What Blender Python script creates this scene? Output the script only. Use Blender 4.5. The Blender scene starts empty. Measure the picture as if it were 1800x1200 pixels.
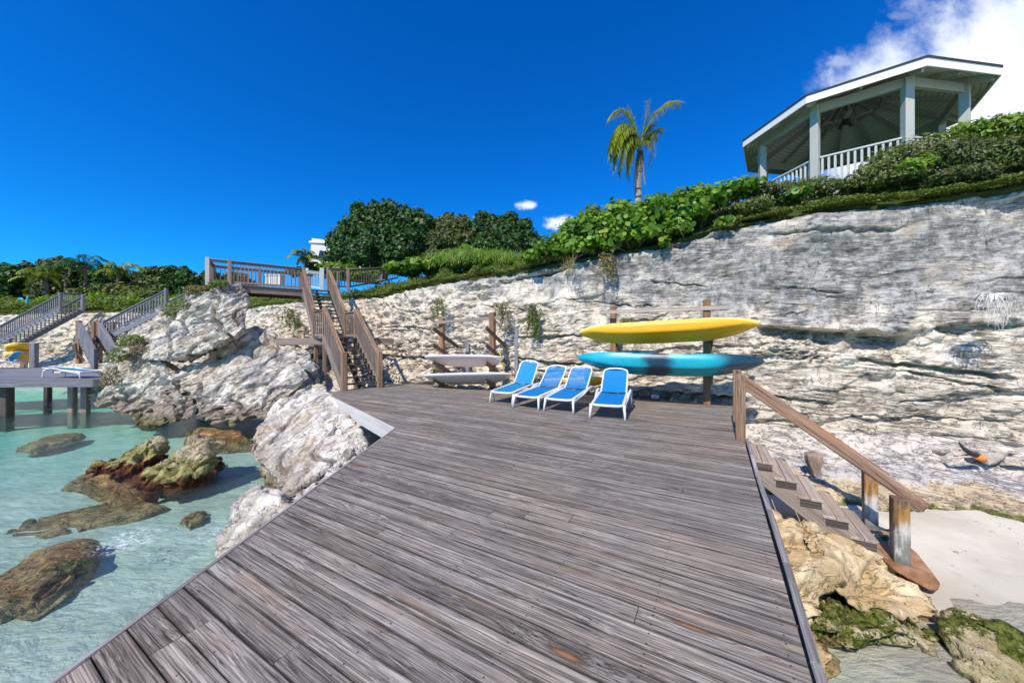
import bpy, bmesh, math, random
import numpy as np
from mathutils import Vector, Matrix, noise as mnoise
R = math.radians
scene = bpy.context.scene
COL = scene.collection
random.seed(7)
RNG = np.random.default_rng(11)

# ------------------------------------------------------------------ camera
EYE = 1.55
FPX = 620.0
cam_d = bpy.data.cameras.new('camera')
cam = bpy.data.objects.new('camera', cam_d)
COL.objects.link(cam)
cam.location = (0, 0, EYE)
cam.rotation_euler = (R(90), 0, 0)
cam_d.sensor_width = 36
cam_d.lens = FPX / 1800 * 36
cam_d.clip_start = 0.05
cam_d.clip_end = 3000
scene.camera = cam

# ------------------------------------------------------------------ node helpers
class NT:
    def __init__(s, tree):
        s.t = tree
    def n(s, kind, **kw):
        nd = s.t.nodes.new(kind)
        ins = kw.pop('ins', None)
        for k, v in kw.items():
            setattr(nd, k, v)
        if ins:
            for k, v in ins.items():
                s.set(nd.inputs[k], v)
        return nd
    def set(s, sock, v):
        if hasattr(v, 'is_output') or isinstance(v, bpy.types.NodeSocket):
            s.t.links.new(v, sock)
        else:
            if hasattr(sock, 'default_value'):
                dv = sock.default_value
                if hasattr(dv, '__len__') and hasattr(v, '__len__') and len(dv) == 4 and len(v) == 3:
                    v = (*v, 1.0)
            sock.default_value = v
    def m(s, op, a, b=None, c=None, clamp=False):
        nd = s.t.nodes.new('ShaderNodeMath')
        nd.operation = op
        nd.use_clamp = clamp
        s.set(nd.inputs[0], a)
        if b is not None: s.set(nd.inputs[1], b)
        if c is not None: s.set(nd.inputs[2], c)
        return nd.outputs[0]
    def vm(s, op, a, b=None, scale=None):
        nd = s.t.nodes.new('ShaderNodeVectorMath')
        nd.operation = op
        s.set(nd.inputs[0], a)
        if b is not None: s.set(nd.inputs[1], b)
        if scale is not None: s.set(nd.inputs[3], scale)
        return nd.outputs[0]
    def mix(s, fac, a, b, mode='MIX'):
        nd = s.t.nodes.new('ShaderNodeMix')
        nd.data_type = 'RGBA'; nd.blend_type = mode; nd.clamp_factor = True
        s.set(nd.inputs[0], fac); s.set(nd.inputs[6], a); s.set(nd.inputs[7], b)
        return nd.outputs[2]
    def smooth(s, v, lo, hi, a=0.0, b=1.0):
        nd = s.t.nodes.new('ShaderNodeMapRange')
        nd.interpolation_type = 'SMOOTHSTEP'
        s.set(nd.inputs[0], v); s.set(nd.inputs[1], lo); s.set(nd.inputs[2], hi)
        s.set(nd.inputs[3], a); s.set(nd.inputs[4], b)
        return nd.outputs[0]
    def noise(s, vec, scale, detail=4, rough=0.55, dist=0.0, col=False):
        nd = s.t.nodes.new('ShaderNodeTexNoise')
        s.set(nd.inputs['Vector'], vec); nd.inputs['Scale'].default_value = scale
        nd.inputs['Detail'].default_value = detail; nd.inputs['Roughness'].default_value = rough
        nd.inputs['Distortion'].default_value = dist
        return nd.outputs[1 if col else 0]
    def vor(s, vec, scale, feature='F1', rnd=1.0, out=0):
        nd = s.t.nodes.new('ShaderNodeTexVoronoi')
        nd.feature = feature
        s.set(nd.inputs['Vector'], vec); nd.inputs['Scale'].default_value = scale
        nd.inputs['Randomness'].default_value = rnd
        return nd.outputs[out]
    def ramp(s, v, stops, interp='LINEAR'):
        nd = s.t.nodes.new('ShaderNodeValToRGB')
        s.set(nd.inputs[0], v)
        cr = nd.color_ramp
        cr.interpolation = interp
        while len(cr.elements) < len(stops): cr.elements.new(0.5)
        for e, (p, c) in zip(cr.elements, stops):
            e.position = p
            e.color = (*c, 1) if len(c) == 3 else c
        return nd.outputs[0]
    def mapv(s, vec, scale=(1, 1, 1), rot=(0, 0, 0), loc=(0, 0, 0)):
        nd = s.t.nodes.new('ShaderNodeMapping')
        s.set(nd.inputs[0], vec)
        nd.inputs[1].default_value = loc; nd.inputs[2].default_value = rot; nd.inputs[3].default_value = scale
        return nd.outputs[0]
    def sep(s, vec):
        nd = s.t.nodes.new('ShaderNodeSeparateXYZ'); s.set(nd.inputs[0], vec); return nd.outputs
    def comb(s, x, y, z):
        nd = s.t.nodes.new('ShaderNodeCombineXYZ')
        for i, v in enumerate((x, y, z)): s.set(nd.inputs[i], v)
        return nd.outputs[0]
    def bump(s, h, strength=0.5, dist=0.02, normal=None):
        nd = s.t.nodes.new('ShaderNodeBump')
        nd.inputs['Strength'].default_value = strength; nd.inputs['Distance'].default_value = dist
        s.set(nd.inputs['Height'], h)
        if normal is not None: s.set(nd.inputs['Normal'], normal)
        return nd.outputs[0]

def new_mat(name):
    m = bpy.data.materials.new(name)
    m.use_nodes = True
    t = m.node_tree
    for nd in list(t.nodes): t.nodes.remove(nd)
    k = NT(t)
    out = k.n('ShaderNodeOutputMaterial')
    return m, k, out
def principled(k, out, col, rough=0.6, normal=None, spec=0.5, metal=0.0, **kw):
    b = k.n('ShaderNodeBsdfPrincipled')
    k.set(b.inputs['Base Color'], col); k.set(b.inputs['Roughness'], rough)
    k.set(b.inputs['Specular IOR Level'], spec); b.inputs['Metallic'].default_value = metal
    if normal is not None: k.set(b.inputs['Normal'], normal)
    for n_, v in kw.items(): k.set(b.inputs[n_], v)
    k.t.links.new(b.outputs[0], out.inputs[0])
    return b
def objco(k):
    return k.n('ShaderNodeTexCoord').outputs['Object']
def geopos(k):
    return k.n('ShaderNodeNewGeometry').outputs['Position']

# ------------------------------------------------------------------ sky, sun, exposure
SUN_EL, SUN_AZ = R(46), math.atan2(-0.50, -0.86)      # the sun stands behind and to the left of the camera
SUN_DIR = Vector((-0.50 * math.cos(SUN_EL), -0.86 * math.cos(SUN_EL), math.sin(SUN_EL))).normalized()
world = bpy.data.worlds.new('World')
scene.world = world
world.use_nodes = True
wt = world.node_tree
for nd in list(wt.nodes): wt.nodes.remove(nd)
k = NT(wt)
wout = k.n('ShaderNodeOutputWorld')
bg = k.n('ShaderNodeBackground')
bg.inputs[1].default_value = 0.135
sky = k.n('ShaderNodeTexSky')
sky.sky_type = 'NISHITA'
sky.sun_disc = False
sky.sun_elevation = SUN_EL
sky.sun_rotation = math.atan2(SUN_DIR.x, SUN_DIR.y)
sky.air_density = 1.0; sky.dust_density = 0.0; sky.ozone_density = 4.0; sky.altitude = 0
hs = k.n('ShaderNodeHueSaturation')
hs.inputs['Hue'].default_value = 0.5
hs.inputs['Saturation'].default_value = 1.34
hs.inputs['Value'].default_value = 1.0
k.set(hs.inputs['Color'], sky.outputs[0])
skycol = k.mix(1.0, hs.outputs[0], (0.10, 0.86, 1.33, 1), 'MULTIPLY')
gen = k.n('ShaderNodeTexCoord').outputs['Generated']
sx, sy, sz = k.sep(gen)
ysafe = k.m('MAXIMUM', sy, 0.02)
U = k.m('DIVIDE', sx, ysafe); V = k.m('DIVIDE', sz, ysafe)
uv = k.comb(U, V, 0.0)
nz = k.noise(uv, 3.2, 7, 0.58)
nz2 = k.noise(uv, 14.0, 5, 0.6)
nn = k.m('ADD', k.m('MULTIPLY', k.m('SUBTRACT', nz, 0.5), 0.50), k.m('MULTIPLY', k.m('SUBTRACT', nz2, 0.5), 0.14))
d1 = k.m('SUBTRACT', k.m('MULTIPLY', k.m('SUBTRACT', U, 0.855), 0.50), k.m('MULTIPLY', k.m('SUBTRACT', V, 0.726), 0.865))
big = k.smooth(k.m('ADD', d1, nn), -0.06, 0.12)
big = k.m('MULTIPLY', big, k.smooth(k.m('ADD', U, nn), 0.80, 0.98))
def puff(px, py, rx, ry, amt, namt=1.0):
    u0, v0 = (px - 900) / FPX, (600 - py) / FPX
    dx = k.m('DIVIDE', k.m('SUBTRACT', U, u0), rx / FPX); dy = k.m('DIVIDE', k.m('SUBTRACT', V, v0), ry / FPX)
    r = k.m('SQRT', k.m('ADD', k.m('MULTIPLY', dx, dx), k.m('MULTIPLY', dy, dy)))
    r = k.m('ADD', r, k.m('MULTIPLY', k.m('SUBTRACT', k.noise(uv, 30.0, 4, 0.6), 0.5), 1.6 * namt))
    return k.m('MULTIPLY', k.smooth(r, 1.15, 0.35), amt)
cl = k.m('MULTIPLY', big, 0.95)
for a in ((926, 361, 20, 9, 0.85), (990, 392, 36, 15, 0.85), (765, 401, 12, 8, 0.8), (1480, 108, 30, 16, 0.35), (1590, 28, 30, 10, 0.16)):
    cl = k.m('MAXIMUM', cl, puff(*a))
shade = k.smooth(k.noise(uv, 2.6, 4, 0.5), 0.36, 0.66)
cloudcol = k.mix(shade, (6.6, 7.2, 7.9, 1), (8.6, 8.8, 9.0, 1))
k.set(bg.inputs[0], k.mix(cl, skycol, cloudcol))
wt.links.new(bg.outputs[0], wout.inputs[0])
world.cycles.sampling_method = 'AUTOMATIC'

sd = bpy.data.lights.new('sun', 'SUN')
sd.energy = 4.9
sd.angle = R(0.5)
sd.color = (1.0, 0.905, 0.79)
sun = bpy.data.objects.new('sun', sd)
COL.objects.link(sun)
sun.rotation_euler = SUN_DIR.to_track_quat('Z', 'Y').to_euler()
scene.view_settings.view_transform = 'Standard'
scene.view_settings.look = 'None'
scene.view_settings.exposure = 0.1
scene.view_settings.gamma = 1.0
scene.cycles.max_bounces = 7
scene.cycles.diffuse_bounces = 3
scene.cycles.transparent_max_bounces = 12
scene.cycles.caustics_reflective = False
scene.cycles.caustics_refractive = False

# ------------------------------------------------------------------ object helpers
def P(px, py, Y):
    return Vector(((px - 900) / FPX * Y, Y, EYE + (600 - py) / FPX * Y))
def Pz(px, py, z):
    Y = (EYE - z) * FPX / (py - 600)
    return Vector(((px - 900) / FPX * Y, Y, z))
def wloc(o):
    v = Vector((0, 0, 0))
    while o is not None:
        v += Vector(o.location); o = o.parent
    return v
def tag(o, label=None, cat=None, group=None, kind=None):
    if label: o['label'] = label
    if cat: o['category'] = cat
    if group: o['group'] = group
    if kind: o['kind'] = kind
    return o
def thing(name, loc, label, cat, group=None, rz=0):
    o = bpy.data.objects.new(name, None)
    COL.objects.link(o)
    o.empty_display_size = 0.2
    o.location = loc
    o.rotation_euler = (0, 0, rz)
    return tag(o, label, cat, group)
def link_mesh(name, me, mat, parent=None, local=False):
    o = bpy.data.objects.new(name, me)
    COL.objects.link(o)
    if mat is not None and len(me.materials) == 0: me.materials.append(mat)
    if parent is not None:
        if not local:
            me.transform(Matrix.Translation(-wloc(parent)))
        o.parent = parent
    return o
def np_mesh(name, verts, faces, smooth=False, attrs=None):
    """faces: (M,k) int array"""
    me = bpy.data.meshes.new(name)
    verts = np.ascontiguousarray(verts, dtype=np.float32)
    faces = np.ascontiguousarray(faces, dtype=np.int32)
    M, kk = faces.shape
    me.vertices.add(len(verts)); me.vertices.foreach_set('co', verts.ravel())
    me.loops.add(M * kk); me.loops.foreach_set('vertex_index', faces.ravel())
    me.polygons.add(M); me.polygons.foreach_set('loop_start', np.arange(0, M * kk, kk, dtype=np.int32))
    me.polygons.foreach_set('loop_total', np.full(M, kk, dtype=np.int32))
    if smooth: me.polygons.foreach_set('use_smooth', np.ones(M, dtype=bool))
    me.update(calc_edges=True)
    me.validate()
    if attrs:
        for an, av in attrs.items():
            av = np.asarray(av, dtype=np.float32)
            if av.ndim == 1:
                a = me.attributes.new(an, 'FLOAT', 'POINT'); a.data.foreach_set('value', av)
            else:
                a = me.attributes.new(an, 'FLOAT_VECTOR', 'POINT'); a.data.foreach_set('vector', av.ravel())
    return me
def grid_faces(nu, nv):
    i = np.arange(nu - 1)[:, None] * nv + np.arange(nv - 1)[None, :]
    i = i.ravel()
    return np.stack([i, i + nv, i + nv + 1, i + 1], 1)

# ---- numpy gradient noise
_perm = np.random.default_rng(5).permutation(256).astype(np.int64)
_perm = np.concatenate([_perm, _perm, _perm])
_g = np.random.default_rng(6).normal(size=(256, 3)); _g /= np.linalg.norm(_g, axis=1)[:, None]
def pnoise(x, y, z):
    x, y, z = np.broadcast_arrays(np.asarray(x, float), y, z)
    xi = np.floor(x).astype(np.int64); yi = np.floor(y).astype(np.int64); zi = np.floor(z).astype(np.int64)
    xf, yf, zf = x - xi, y - yi, z - zi
    u = xf * xf * xf * (xf * (xf * 6 - 15) + 10); v = yf * yf * yf * (yf * (yf * 6 - 15) + 10); w = zf * zf * zf * (zf * (zf * 6 - 15) + 10)
    xi &= 255; yi &= 255; zi &= 255
    def c(dx, dy, dz):
        h = _perm[_perm[_perm[xi + dx] + yi + dy] + zi + dz]
        g = _g[h]
        return g[..., 0] * (xf - dx) + g[..., 1] * (yf - dy) + g[..., 2] * (zf - dz)
    x00 = c(0, 0, 0) * (1 - u) + c(1, 0, 0) * u; x10 = c(0, 1, 0) * (1 - u) + c(1, 1, 0) * u
    x01 = c(0, 0, 1) * (1 - u) + c(1, 0, 1) * u; x11 = c(0, 1, 1) * (1 - u) + c(1, 1, 1) * u
    return ((x00 * (1 - v) + x10 * v) * (1 - w) + (x01 * (1 - v) + x11 * v) * w) * 1.6
def fbm(x, y, z, oct=4, gain=0.5, lac=2.03):
    s = 0; a = 1; f = 1
    for i in range(oct):
        s = s + a * pnoise(x * f + 17.3 * i, y * f + 5.1 * i, z * f + 9.7 * i); a *= gain; f *= lac
    return s
def ridged(x, y, z, oct=4, gain=0.5, lac=2.1):
    s = 0; a = 1; f = 1
    for i in range(oct):
        s = s + a * (1 - 2 * np.abs(pnoise(x * f + 7.3 * i, y * f + 3.1 * i, z * f + 1.7 * i))); a *= gain; f *= lac
    return s
def sstep(x, lo, hi):
    t = np.clip((x - lo) / (hi - lo), 0, 1); return t * t * (3 - 2 * t)

def _h(i, j, sd):
    n = (i.astype(np.int64) * 73856093) ^ (j.astype(np.int64) * 19349663) ^ (sd * 83492791)
    n = (n ^ (n >> 13)) * 1274126177
    return ((n ^ (n >> 16)) & 0xffff) / 32767.5 - 1.0
def terrace(u, h, th, ln, sd, soft=0.10, v=None):
    """broken beds: every bed has its own offsets, with sharp steps between blocks"""
    hh = h / th; i = np.floor(hh); fh = hh - i
    def row(ii):
        uu = u / ln + _h(ii, ii * 0, sd + 5) * 9.7
        j = np.floor(uu); fu = uu - j
        if v is not None:
            vv = v / ln + _h(ii, ii * 0, sd + 9) * 5.1; kz = np.floor(vv)
        else: kz = 0 * j
        a = _h(ii, j + kz * 131, sd); b = _h(ii, j + 1 + kz * 131, sd)
        t = sstep(fu, 1 - soft * 1.4, 1.0)
        return a * (1 - t) + b * t
    t = sstep(fh, 1 - soft, 1.0)
    return row(i) * (1 - t) + row(i + 1) * t

# ---- beams with wood grain coordinates
class MB:
    def __init__(s):
        s.v = []; s.f = []; s.g = []; s.b = []
    def hexa(s, corners, L, grain_off=None):
        """8 corners: bottom 4 (start-left,start-right,end-right,end-left), top 4 the same"""
        o = len(s.v)
        off = Vector((random.uniform(0, 90), random.uniform(0, 90), random.uniform(0, 90)))
        br = random.random()
        w = (Vector(corners[1]) - Vector(corners[0])).length; h = (Vector(corners[4]) - Vector(corners[0])).length
        loc = [(0, 0, 0), (0, w, 0), (L, w, 0), (L, 0, 0), (0, 0, h), (0, w, h), (L, w, h), (L, 0, h)]
        for c, l in zip(corners, loc):
            s.v.append(tuple(c)); s.g.append(tuple(Vector(l) + off)); s.b.append(br)
        for f in ((0, 3, 2, 1), (4, 5, 6, 7), (0, 1, 5, 4), (1, 2, 6, 5), (2, 3, 7, 6), (3, 0, 4, 7)):
            s.f.append(tuple(o + i for i in f))
        return s
    def beam(s, p0, p1, w, h, up=(0, 0, 1)):
        """centre line p0->p1, w across, h along 'up'"""
        p0 = Vector(p0); p1 = Vector(p1); d = (p1 - p0); L = d.length; d.normalize()
        up = Vector(up); side = d.cross(up)
        if side.length < 1e-4: side = d.cross(Vector((1, 0, 0)))
        side.normalize(); upv = side.cross(d).normalized()
        a = side * (w / 2); b = upv * (h / 2)
        cs = [p0 - a - b, p0 + a - b, p1 + a - b, p1 - a - b, p0 - a + b, p0 + a + b, p1 + a + b, p1 - a + b]
        return s.hexa(cs, L)
    def post(s, base, w, h, yaw=0.0, top=(0, 0, 0), d=None):
        b = Vector(base); d = w if d is None else d
        ax = Vector((math.cos(yaw), math.sin(yaw), 0)) * w / 2; ay = Vector((-math.sin(yaw), math.cos(yaw), 0)) * d / 2
        t = b + Vector((0, 0, h)) + Vector(top)
        o = len(s.v)
        cs = [b - ax - ay, b + ax - ay, t + ax - ay, t - ax - ay, b - ax + ay, b + ax + ay, t + ax + ay, t - ax + ay]
        return s.hexa(cs, h)
    def build(s, name, mat, parent=None, bevel=0.0, local=False):
        me = bpy.data.meshes.new(name)
        me.from_pydata(s.v, [], s.f)
        a = me.attributes.new('gco', 'FLOAT_VECTOR', 'POINT'); a.data.foreach_set('vector', np.array(s.g, np.float32).ravel())
        a = me.attributes.new('brd', 'FLOAT', 'POINT'); a.data.foreach_set('value', np.array(s.b, np.float32))
        me.update()
        bm = bmesh.new(); bm.from_mesh(me)
        bmesh.ops.recalc_face_normals(bm, faces=bm.faces)
        if bevel:
            bmesh.ops.bevel(bm, geom=list(bm.edges), offset=bevel, segments=1, affect='EDGES', profile=0.5)
        bm.to_mesh(me); bm.free()
        return link_mesh(name, me, mat, parent, local)
def beam(name, p0, p1, w, h, mat, parent=None, up=(0, 0, 1), bevel=0.0, local=False):
    return MB().beam(p0, p1, w, h, up).build(name, mat, parent, bevel, local)
def postobj(name, base, w, h, mat, parent=None, yaw=0.0, bevel=0.008, top=(0, 0, 0), d=None):
    return MB().post(base, w, h, yaw, top, d).build(name, mat, parent, bevel)
def tube_mesh(name, pts, rad, seg=8, flat=1.0, closed=False, up=Vector((0, 0, 1)), smooth=True):
    pts = [Vector(p) for p in pts]
    n = len(pts); V_ = []; F_ = []
    rads = rad if hasattr(rad, '__len__') else [rad] * n
    for i, p in enumerate(pts):
        a = pts[max(i - 1, 0)] if not closed else pts[i - 1]; b = pts[min(i + 1, n - 1)] if not closed else pts[(i + 1) % n]
        d = (b - a).normalized()
        sd_ = d.cross(up)
        if sd_.length < 1e-3: sd_ = d.cross(Vector((0, 1, 0)))
        sd_.normalize(); uv_ = sd_.cross(d)
        for j in range(seg):
            an = 2 * math.pi * j / seg
            V_.append(p + (sd_ * math.cos(an) + uv_ * math.sin(an) * flat) * rads[i])
    m = n if closed else n - 1
    for i in range(m):
        for j in range(seg):
            i2 = (i + 1) % n
            F_.append((i * seg + j, i * seg + (j + 1) % seg, i2 * seg + (j + 1) % seg, i2 * seg + j))
    if not closed:
        F_.append(tuple(range(seg - 1, -1, -1))); F_.append(tuple((n - 1) * seg + j for j in range(seg)))
    me = bpy.data.meshes.new(name)
    me.from_pydata([tuple(v) for v in V_], [], F_)
    if smooth:
        for p in me.polygons: p.use_smooth = True
    me.update()
    return me
def join_meshes(name, mes):
    bm = bmesh.new()
    for m_ in mes: bm.from_mesh(m_)
    me = bpy.data.meshes.new(name); bm.to_mesh(me); bm.free()
    return me

# ------------------------------------------------------------------ materials
def wood_mat(name, dark, mid, light, warm, warm_amt=0.25, knots=0.5, bumpd=0.004, contrast=1.0, stain=None, GF=95.0, w3=0.32, tonev=0.42):
    m, k, out = new_mat(name)
    at = k.n('ShaderNodeAttribute', attribute_name='gco').outputs['Vector']
    br = k.n('ShaderNodeAttribute', attribute_name='brd').outputs['Fac']
    x, y, z = k.sep(at)
    low = k.noise(k.comb(k.m('MULTIPLY', x, 0.8), k.m('MULTIPLY', y, 5.0), k.m('MULTIPLY', z, 5.0)), 1.0, 3, 0.6)
    # knots: stretched cells, the grain flows round them
    kv = k.comb(k.m('MULTIPLY', x, 1.15), k.m('MULTIPLY', y, 5.5), k.m('MULTIPLY', z, 5.5))
    kd = k.vor(kv, 1.0, 'F1', 1.0, 0)
    kc = k.vor(kv, 1.0, 'F1', 1.0, 1)
    ksel = k.m('GREATER_THAN', k.sep(kc)[0], 1.0 - knots)
    near = k.m('MULTIPLY', k.smooth(kd, 0.55, 0.0), ksel)
    warp = k.m('ADD', k.m('MULTIPLY', low, 0.055), k.m('MULTIPLY', near, 0.035))
    yy = k.m('ADD', y, warp); zz = k.m('ADD', z, warp)
    g1 = k.noise(k.comb(k.m('MULTIPLY', x, 0.9), k.m('MULTIPLY', yy, GF), k.m('MULTIPLY', zz, GF)), 1.0, 5, 0.66)
    g2 = k.noise(k.comb(k.m('MULTIPLY', x, 2.2), k.m('MULTIPLY', yy, GF * 3.0), k.m('MULTIPLY', zz, GF * 3.2)), 1.0, 3, 0.6)
    g3 = k.noise(k.comb(k.m('MULTIPLY', x, 0.55), k.m('MULTIPLY', yy, 22.0), k.m('MULTIPLY', zz, 22.0)), 1.0, 4, 0.6)
    g = k.m('ADD', k.m('ADD', k.m('MULTIPLY', g1, 0.76 - w3), k.m('MULTIPLY', g2, 0.24)), k.m('MULTIPLY', g3, w3))
    g = k.m('ADD', k.m('MULTIPLY', k.m('SUBTRACT', g, 0.5), contrast), 0.5)
    col = k.ramp(g, [(0.33, dark), (0.47, mid), (0.63, light)])
    patch = k.noise(k.comb(k.m('MULTIPLY', x, 0.7), k.m('MULTIPLY', y, 9.0), k.m('MULTIPLY', z, 9.0)), 1.3, 4, 0.6)
    col = k.mix(k.m('MULTIPLY', k.smooth(patch, 0.53, 0.70), warm_amt), col, k.mix(g, warm, (min(warm[0]*1.5, 1), min(warm[1]*1.5, 1), min(warm[2]*1.5, 1))))
    tone = k.m('ADD', 1.0 - tonev / 2, k.m('MULTIPLY', br, tonev))
    col = k.mix(1.0, col, k.comb(tone, tone, tone), 'MULTIPLY')
    kn = k.m('MULTIPLY', k.smooth(kd, 0.17, 0.07), ksel)
    col = k.mix(kn, col, k.mix(k.smooth(kd, 0.05, 0.13), (warm[0]*1.1, warm[1]*0.9, warm[2]*0.7), (warm[0]*0.25, warm[1]*0.2, warm[2]*0.18)))
    if stain:
        col = stain(k, col, at)
    h = k.m('ADD', k.m('MULTIPLY', g1, 0.6), k.m('MULTIPLY', g2, 0.4))
    nrm = k.bump(h, 0.85, bumpd)
    principled(k, out, col, k.m('ADD', 0.62, k.m('MULTIPLY', g, 0.25)), nrm, 0.3)
    return m
BW = 0.1415
DECK = [(-2.085, -3.0), (-1.28, -3.0), (1.382, 1.602), (3.631, 5.49), (5.42, 8.58), (3.52, 9.36), (0.3, 10.95), (-3.77, 12.95), (-4.59, 12.64), (-5.68, 10.68), (-2.085, 6.32)]
VMIN = min(x * 0.501 + y * 0.866 for x, y in DECK) + 0.004
def deck_blot(k, col, at):
    w = geopos(k)
    n1 = k.noise(w, 0.45, 4, 0.6)
    n2 = k.noise(w, 1.9, 5, 0.65)
    col = k.mix(k.m('MULTIPLY', k.smooth(n1, 0.42, 0.62), 0.5), col, k.mix(1.0, col, (1.12, 0.95, 0.80, 1), 'MULTIPLY'))
    f = k.m('ADD', 0.60, k.m('MULTIPLY', n2, 0.72))
    col = k.mix(1.0, col, k.comb(f, f, f), 'MULTIPLY')
    # rows of screw heads over the joists
    wx, wy, wz = k.sep(w)
    a = k.m('ADD', k.m('MULTIPLY', wx, -0.866), k.m('MULTIPLY', wy, 0.501)); v = k.m('ADD', k.m('MULTIPLY', wx, 0.501), k.m('MULTIPLY', wy, 0.866))
    vv = k.m('SUBTRACT', v, VMIN)
    da = k.m('MULTIPLY', k.m('SUBTRACT', k.m('FRACT', k.m('DIVIDE', a, 0.62)), .5), .62)
    fv = k.m('FRACT', k.m('DIVIDE', vv, BW)); dv = k.m('MULTIPLY', k.m('SUBTRACT', k.m('ABSOLUTE', k.m('SUBTRACT', fv, .5)), .27), BW)
    r = k.m('SQRT', k.m('ADD', k.m('MULTIPLY', da, da), k.m('MULTIPLY', dv, dv)))
    # grime along the edges of every board
    ed = k.m('MULTIPLY', k.m('SUBTRACT', .5, k.m('ABSOLUTE', k.m('SUBTRACT', fv, .5))), BW)
    gn = k.noise(w, 2.6, 4, .65)
    col = k.mix(k.m('MULTIPLY', k.smooth(ed, 0.014, 0.004), k.smooth(gn, .3, .6, .35, .85)), col, (0.022, 0.018, 0.016))
    return k.mix(k.m('MULTIPLY', k.smooth(r, 0.0075, 0.004), .85), col, (0.03, 0.022, 0.02))
M_DECK = wood_mat('weathered_deck_wood', (0.024, 0.019, 0.016), (0.165, 0.147, 0.124), (0.45, 0.425, 0.37), (0.30, 0.20, 0.12), 0.28, 0.42, 0.005, 1.5, deck_blot, 130.0, 0.20, 0.40)
M_TRIM = wood_mat('grey_trim_wood', (0.04, 0.036, 0.034), (0.20, 0.185, 0.175), (0.46, 0.44, 0.42), (0.2, 0.14, 0.1), 0.1, 0.1)
M_POST = wood_mat('brown_post_wood', (0.05, 0.028, 0.016), (0.22, 0.135, 0.08), (0.46, 0.32, 0.21), (0.34, 0.18, 0.08), 0.5, 0.3, 0.004, 1.5)
M_RAIL = wood_mat('rail_wood', (0.05, 0.03, 0.02), (0.19, 0.115, 0.072), (0.36, 0.24, 0.165), (0.32, 0.15, 0.07), 0.6, 0.3, 0.004, 1.4)
M_GREYW = wood_mat('grey_brown_stair_wood', (0.06, 0.045, 0.04), (0.21, 0.16, 0.135), (0.40, 0.33, 0.29), (0.30, 0.18, 0.11), 0.45, 0.1, 0.003, 1.0)
M_DARKW = wood_mat('dark_tread_wood', (0.02, 0.017, 0.015), (0.075, 0.06, 0.052), (0.17, 0.145, 0.13), (0.1, 0.07, 0.05), 0.2, 0.1)
M_TREAD = wood_mat('worn_tread_wood', (0.10, 0.08, 0.065), (0.33, 0.27, 0.22), (0.56, 0.49, 0.42), (0.45, 0.27, 0.14), 0.45, 0.25, 0.004, 1.0)
M_PALEW = wood_mat('pale_weathered_wood', (0.22, 0.2, 0.18), (0.55, 0.52, 0.48), (0.75, 0.72, 0.68), (0.5, 0.38, 0.28), 0.2, 0.1, 0.002, 0.8)
M_RACK = wood_mat('rack_wood', (0.06, 0.035, 0.02), (0.22, 0.125, 0.07), (0.38, 0.24, 0.14), (0.42, 0.2, 0.07), 0.6, 0.15, 0.003, 1.0)
M_ARM = wood_mat('rack_arm_wood', (0.03, 0.022, 0.018), (0.13, 0.09, 0.065), (0.25, 0.19, 0.15), (0.2, 0.12, 0.08), 0.3, 0.1, 0.002, 1.0)
M_FARW = wood_mat('grey_far_wood', (0.05, 0.052, 0.06), (0.16, 0.165, 0.185), (0.32, 0.33, 0.36), (0.2, 0.17, 0.15), 0.1, 0.0, 0.002, 1.0)
def salt_stain(k, col, at):
    w = geopos(k); z = k.sep(w)[2]
    n = k.noise(k.mapv(w, (14, 14, 3)), 1.0, 5, 0.65)
    zz = k.m('ADD', z, k.m('MULTIPLY', k.m('SUBTRACT', n, 0.5), 0.5))
    white = k.mix(k.smooth(n, 0.42, 0.62), (0.56, 0.55, 0.50), (0.22, 0.21, 0.18))
    ora = k.mix(k.smooth(n, 0.45, 0.6), (0.42, 0.22, 0.05), (0.16, 0.085, 0.035))
    c = k.mix(k.m('MULTIPLY', k.smooth(zz, -0.45, -0.68), .85), col, ora)
    c = k.mix(k.smooth(zz, -0.74, -0.92), c, white)
    c = k.mix(k.smooth(zz, -1.14, -1.26), c, (0.14, 0.15, 0.13))
    return c
M_SALT = wood_mat('salt_worn_post', (0.05, 0.03, 0.02), (0.16, 0.1, 0.07), (0.3, 0.2, 0.14), (0.3, 0.16, 0.06), 0.3, 0.1, 0.003, 1.0, salt_stain)

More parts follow.
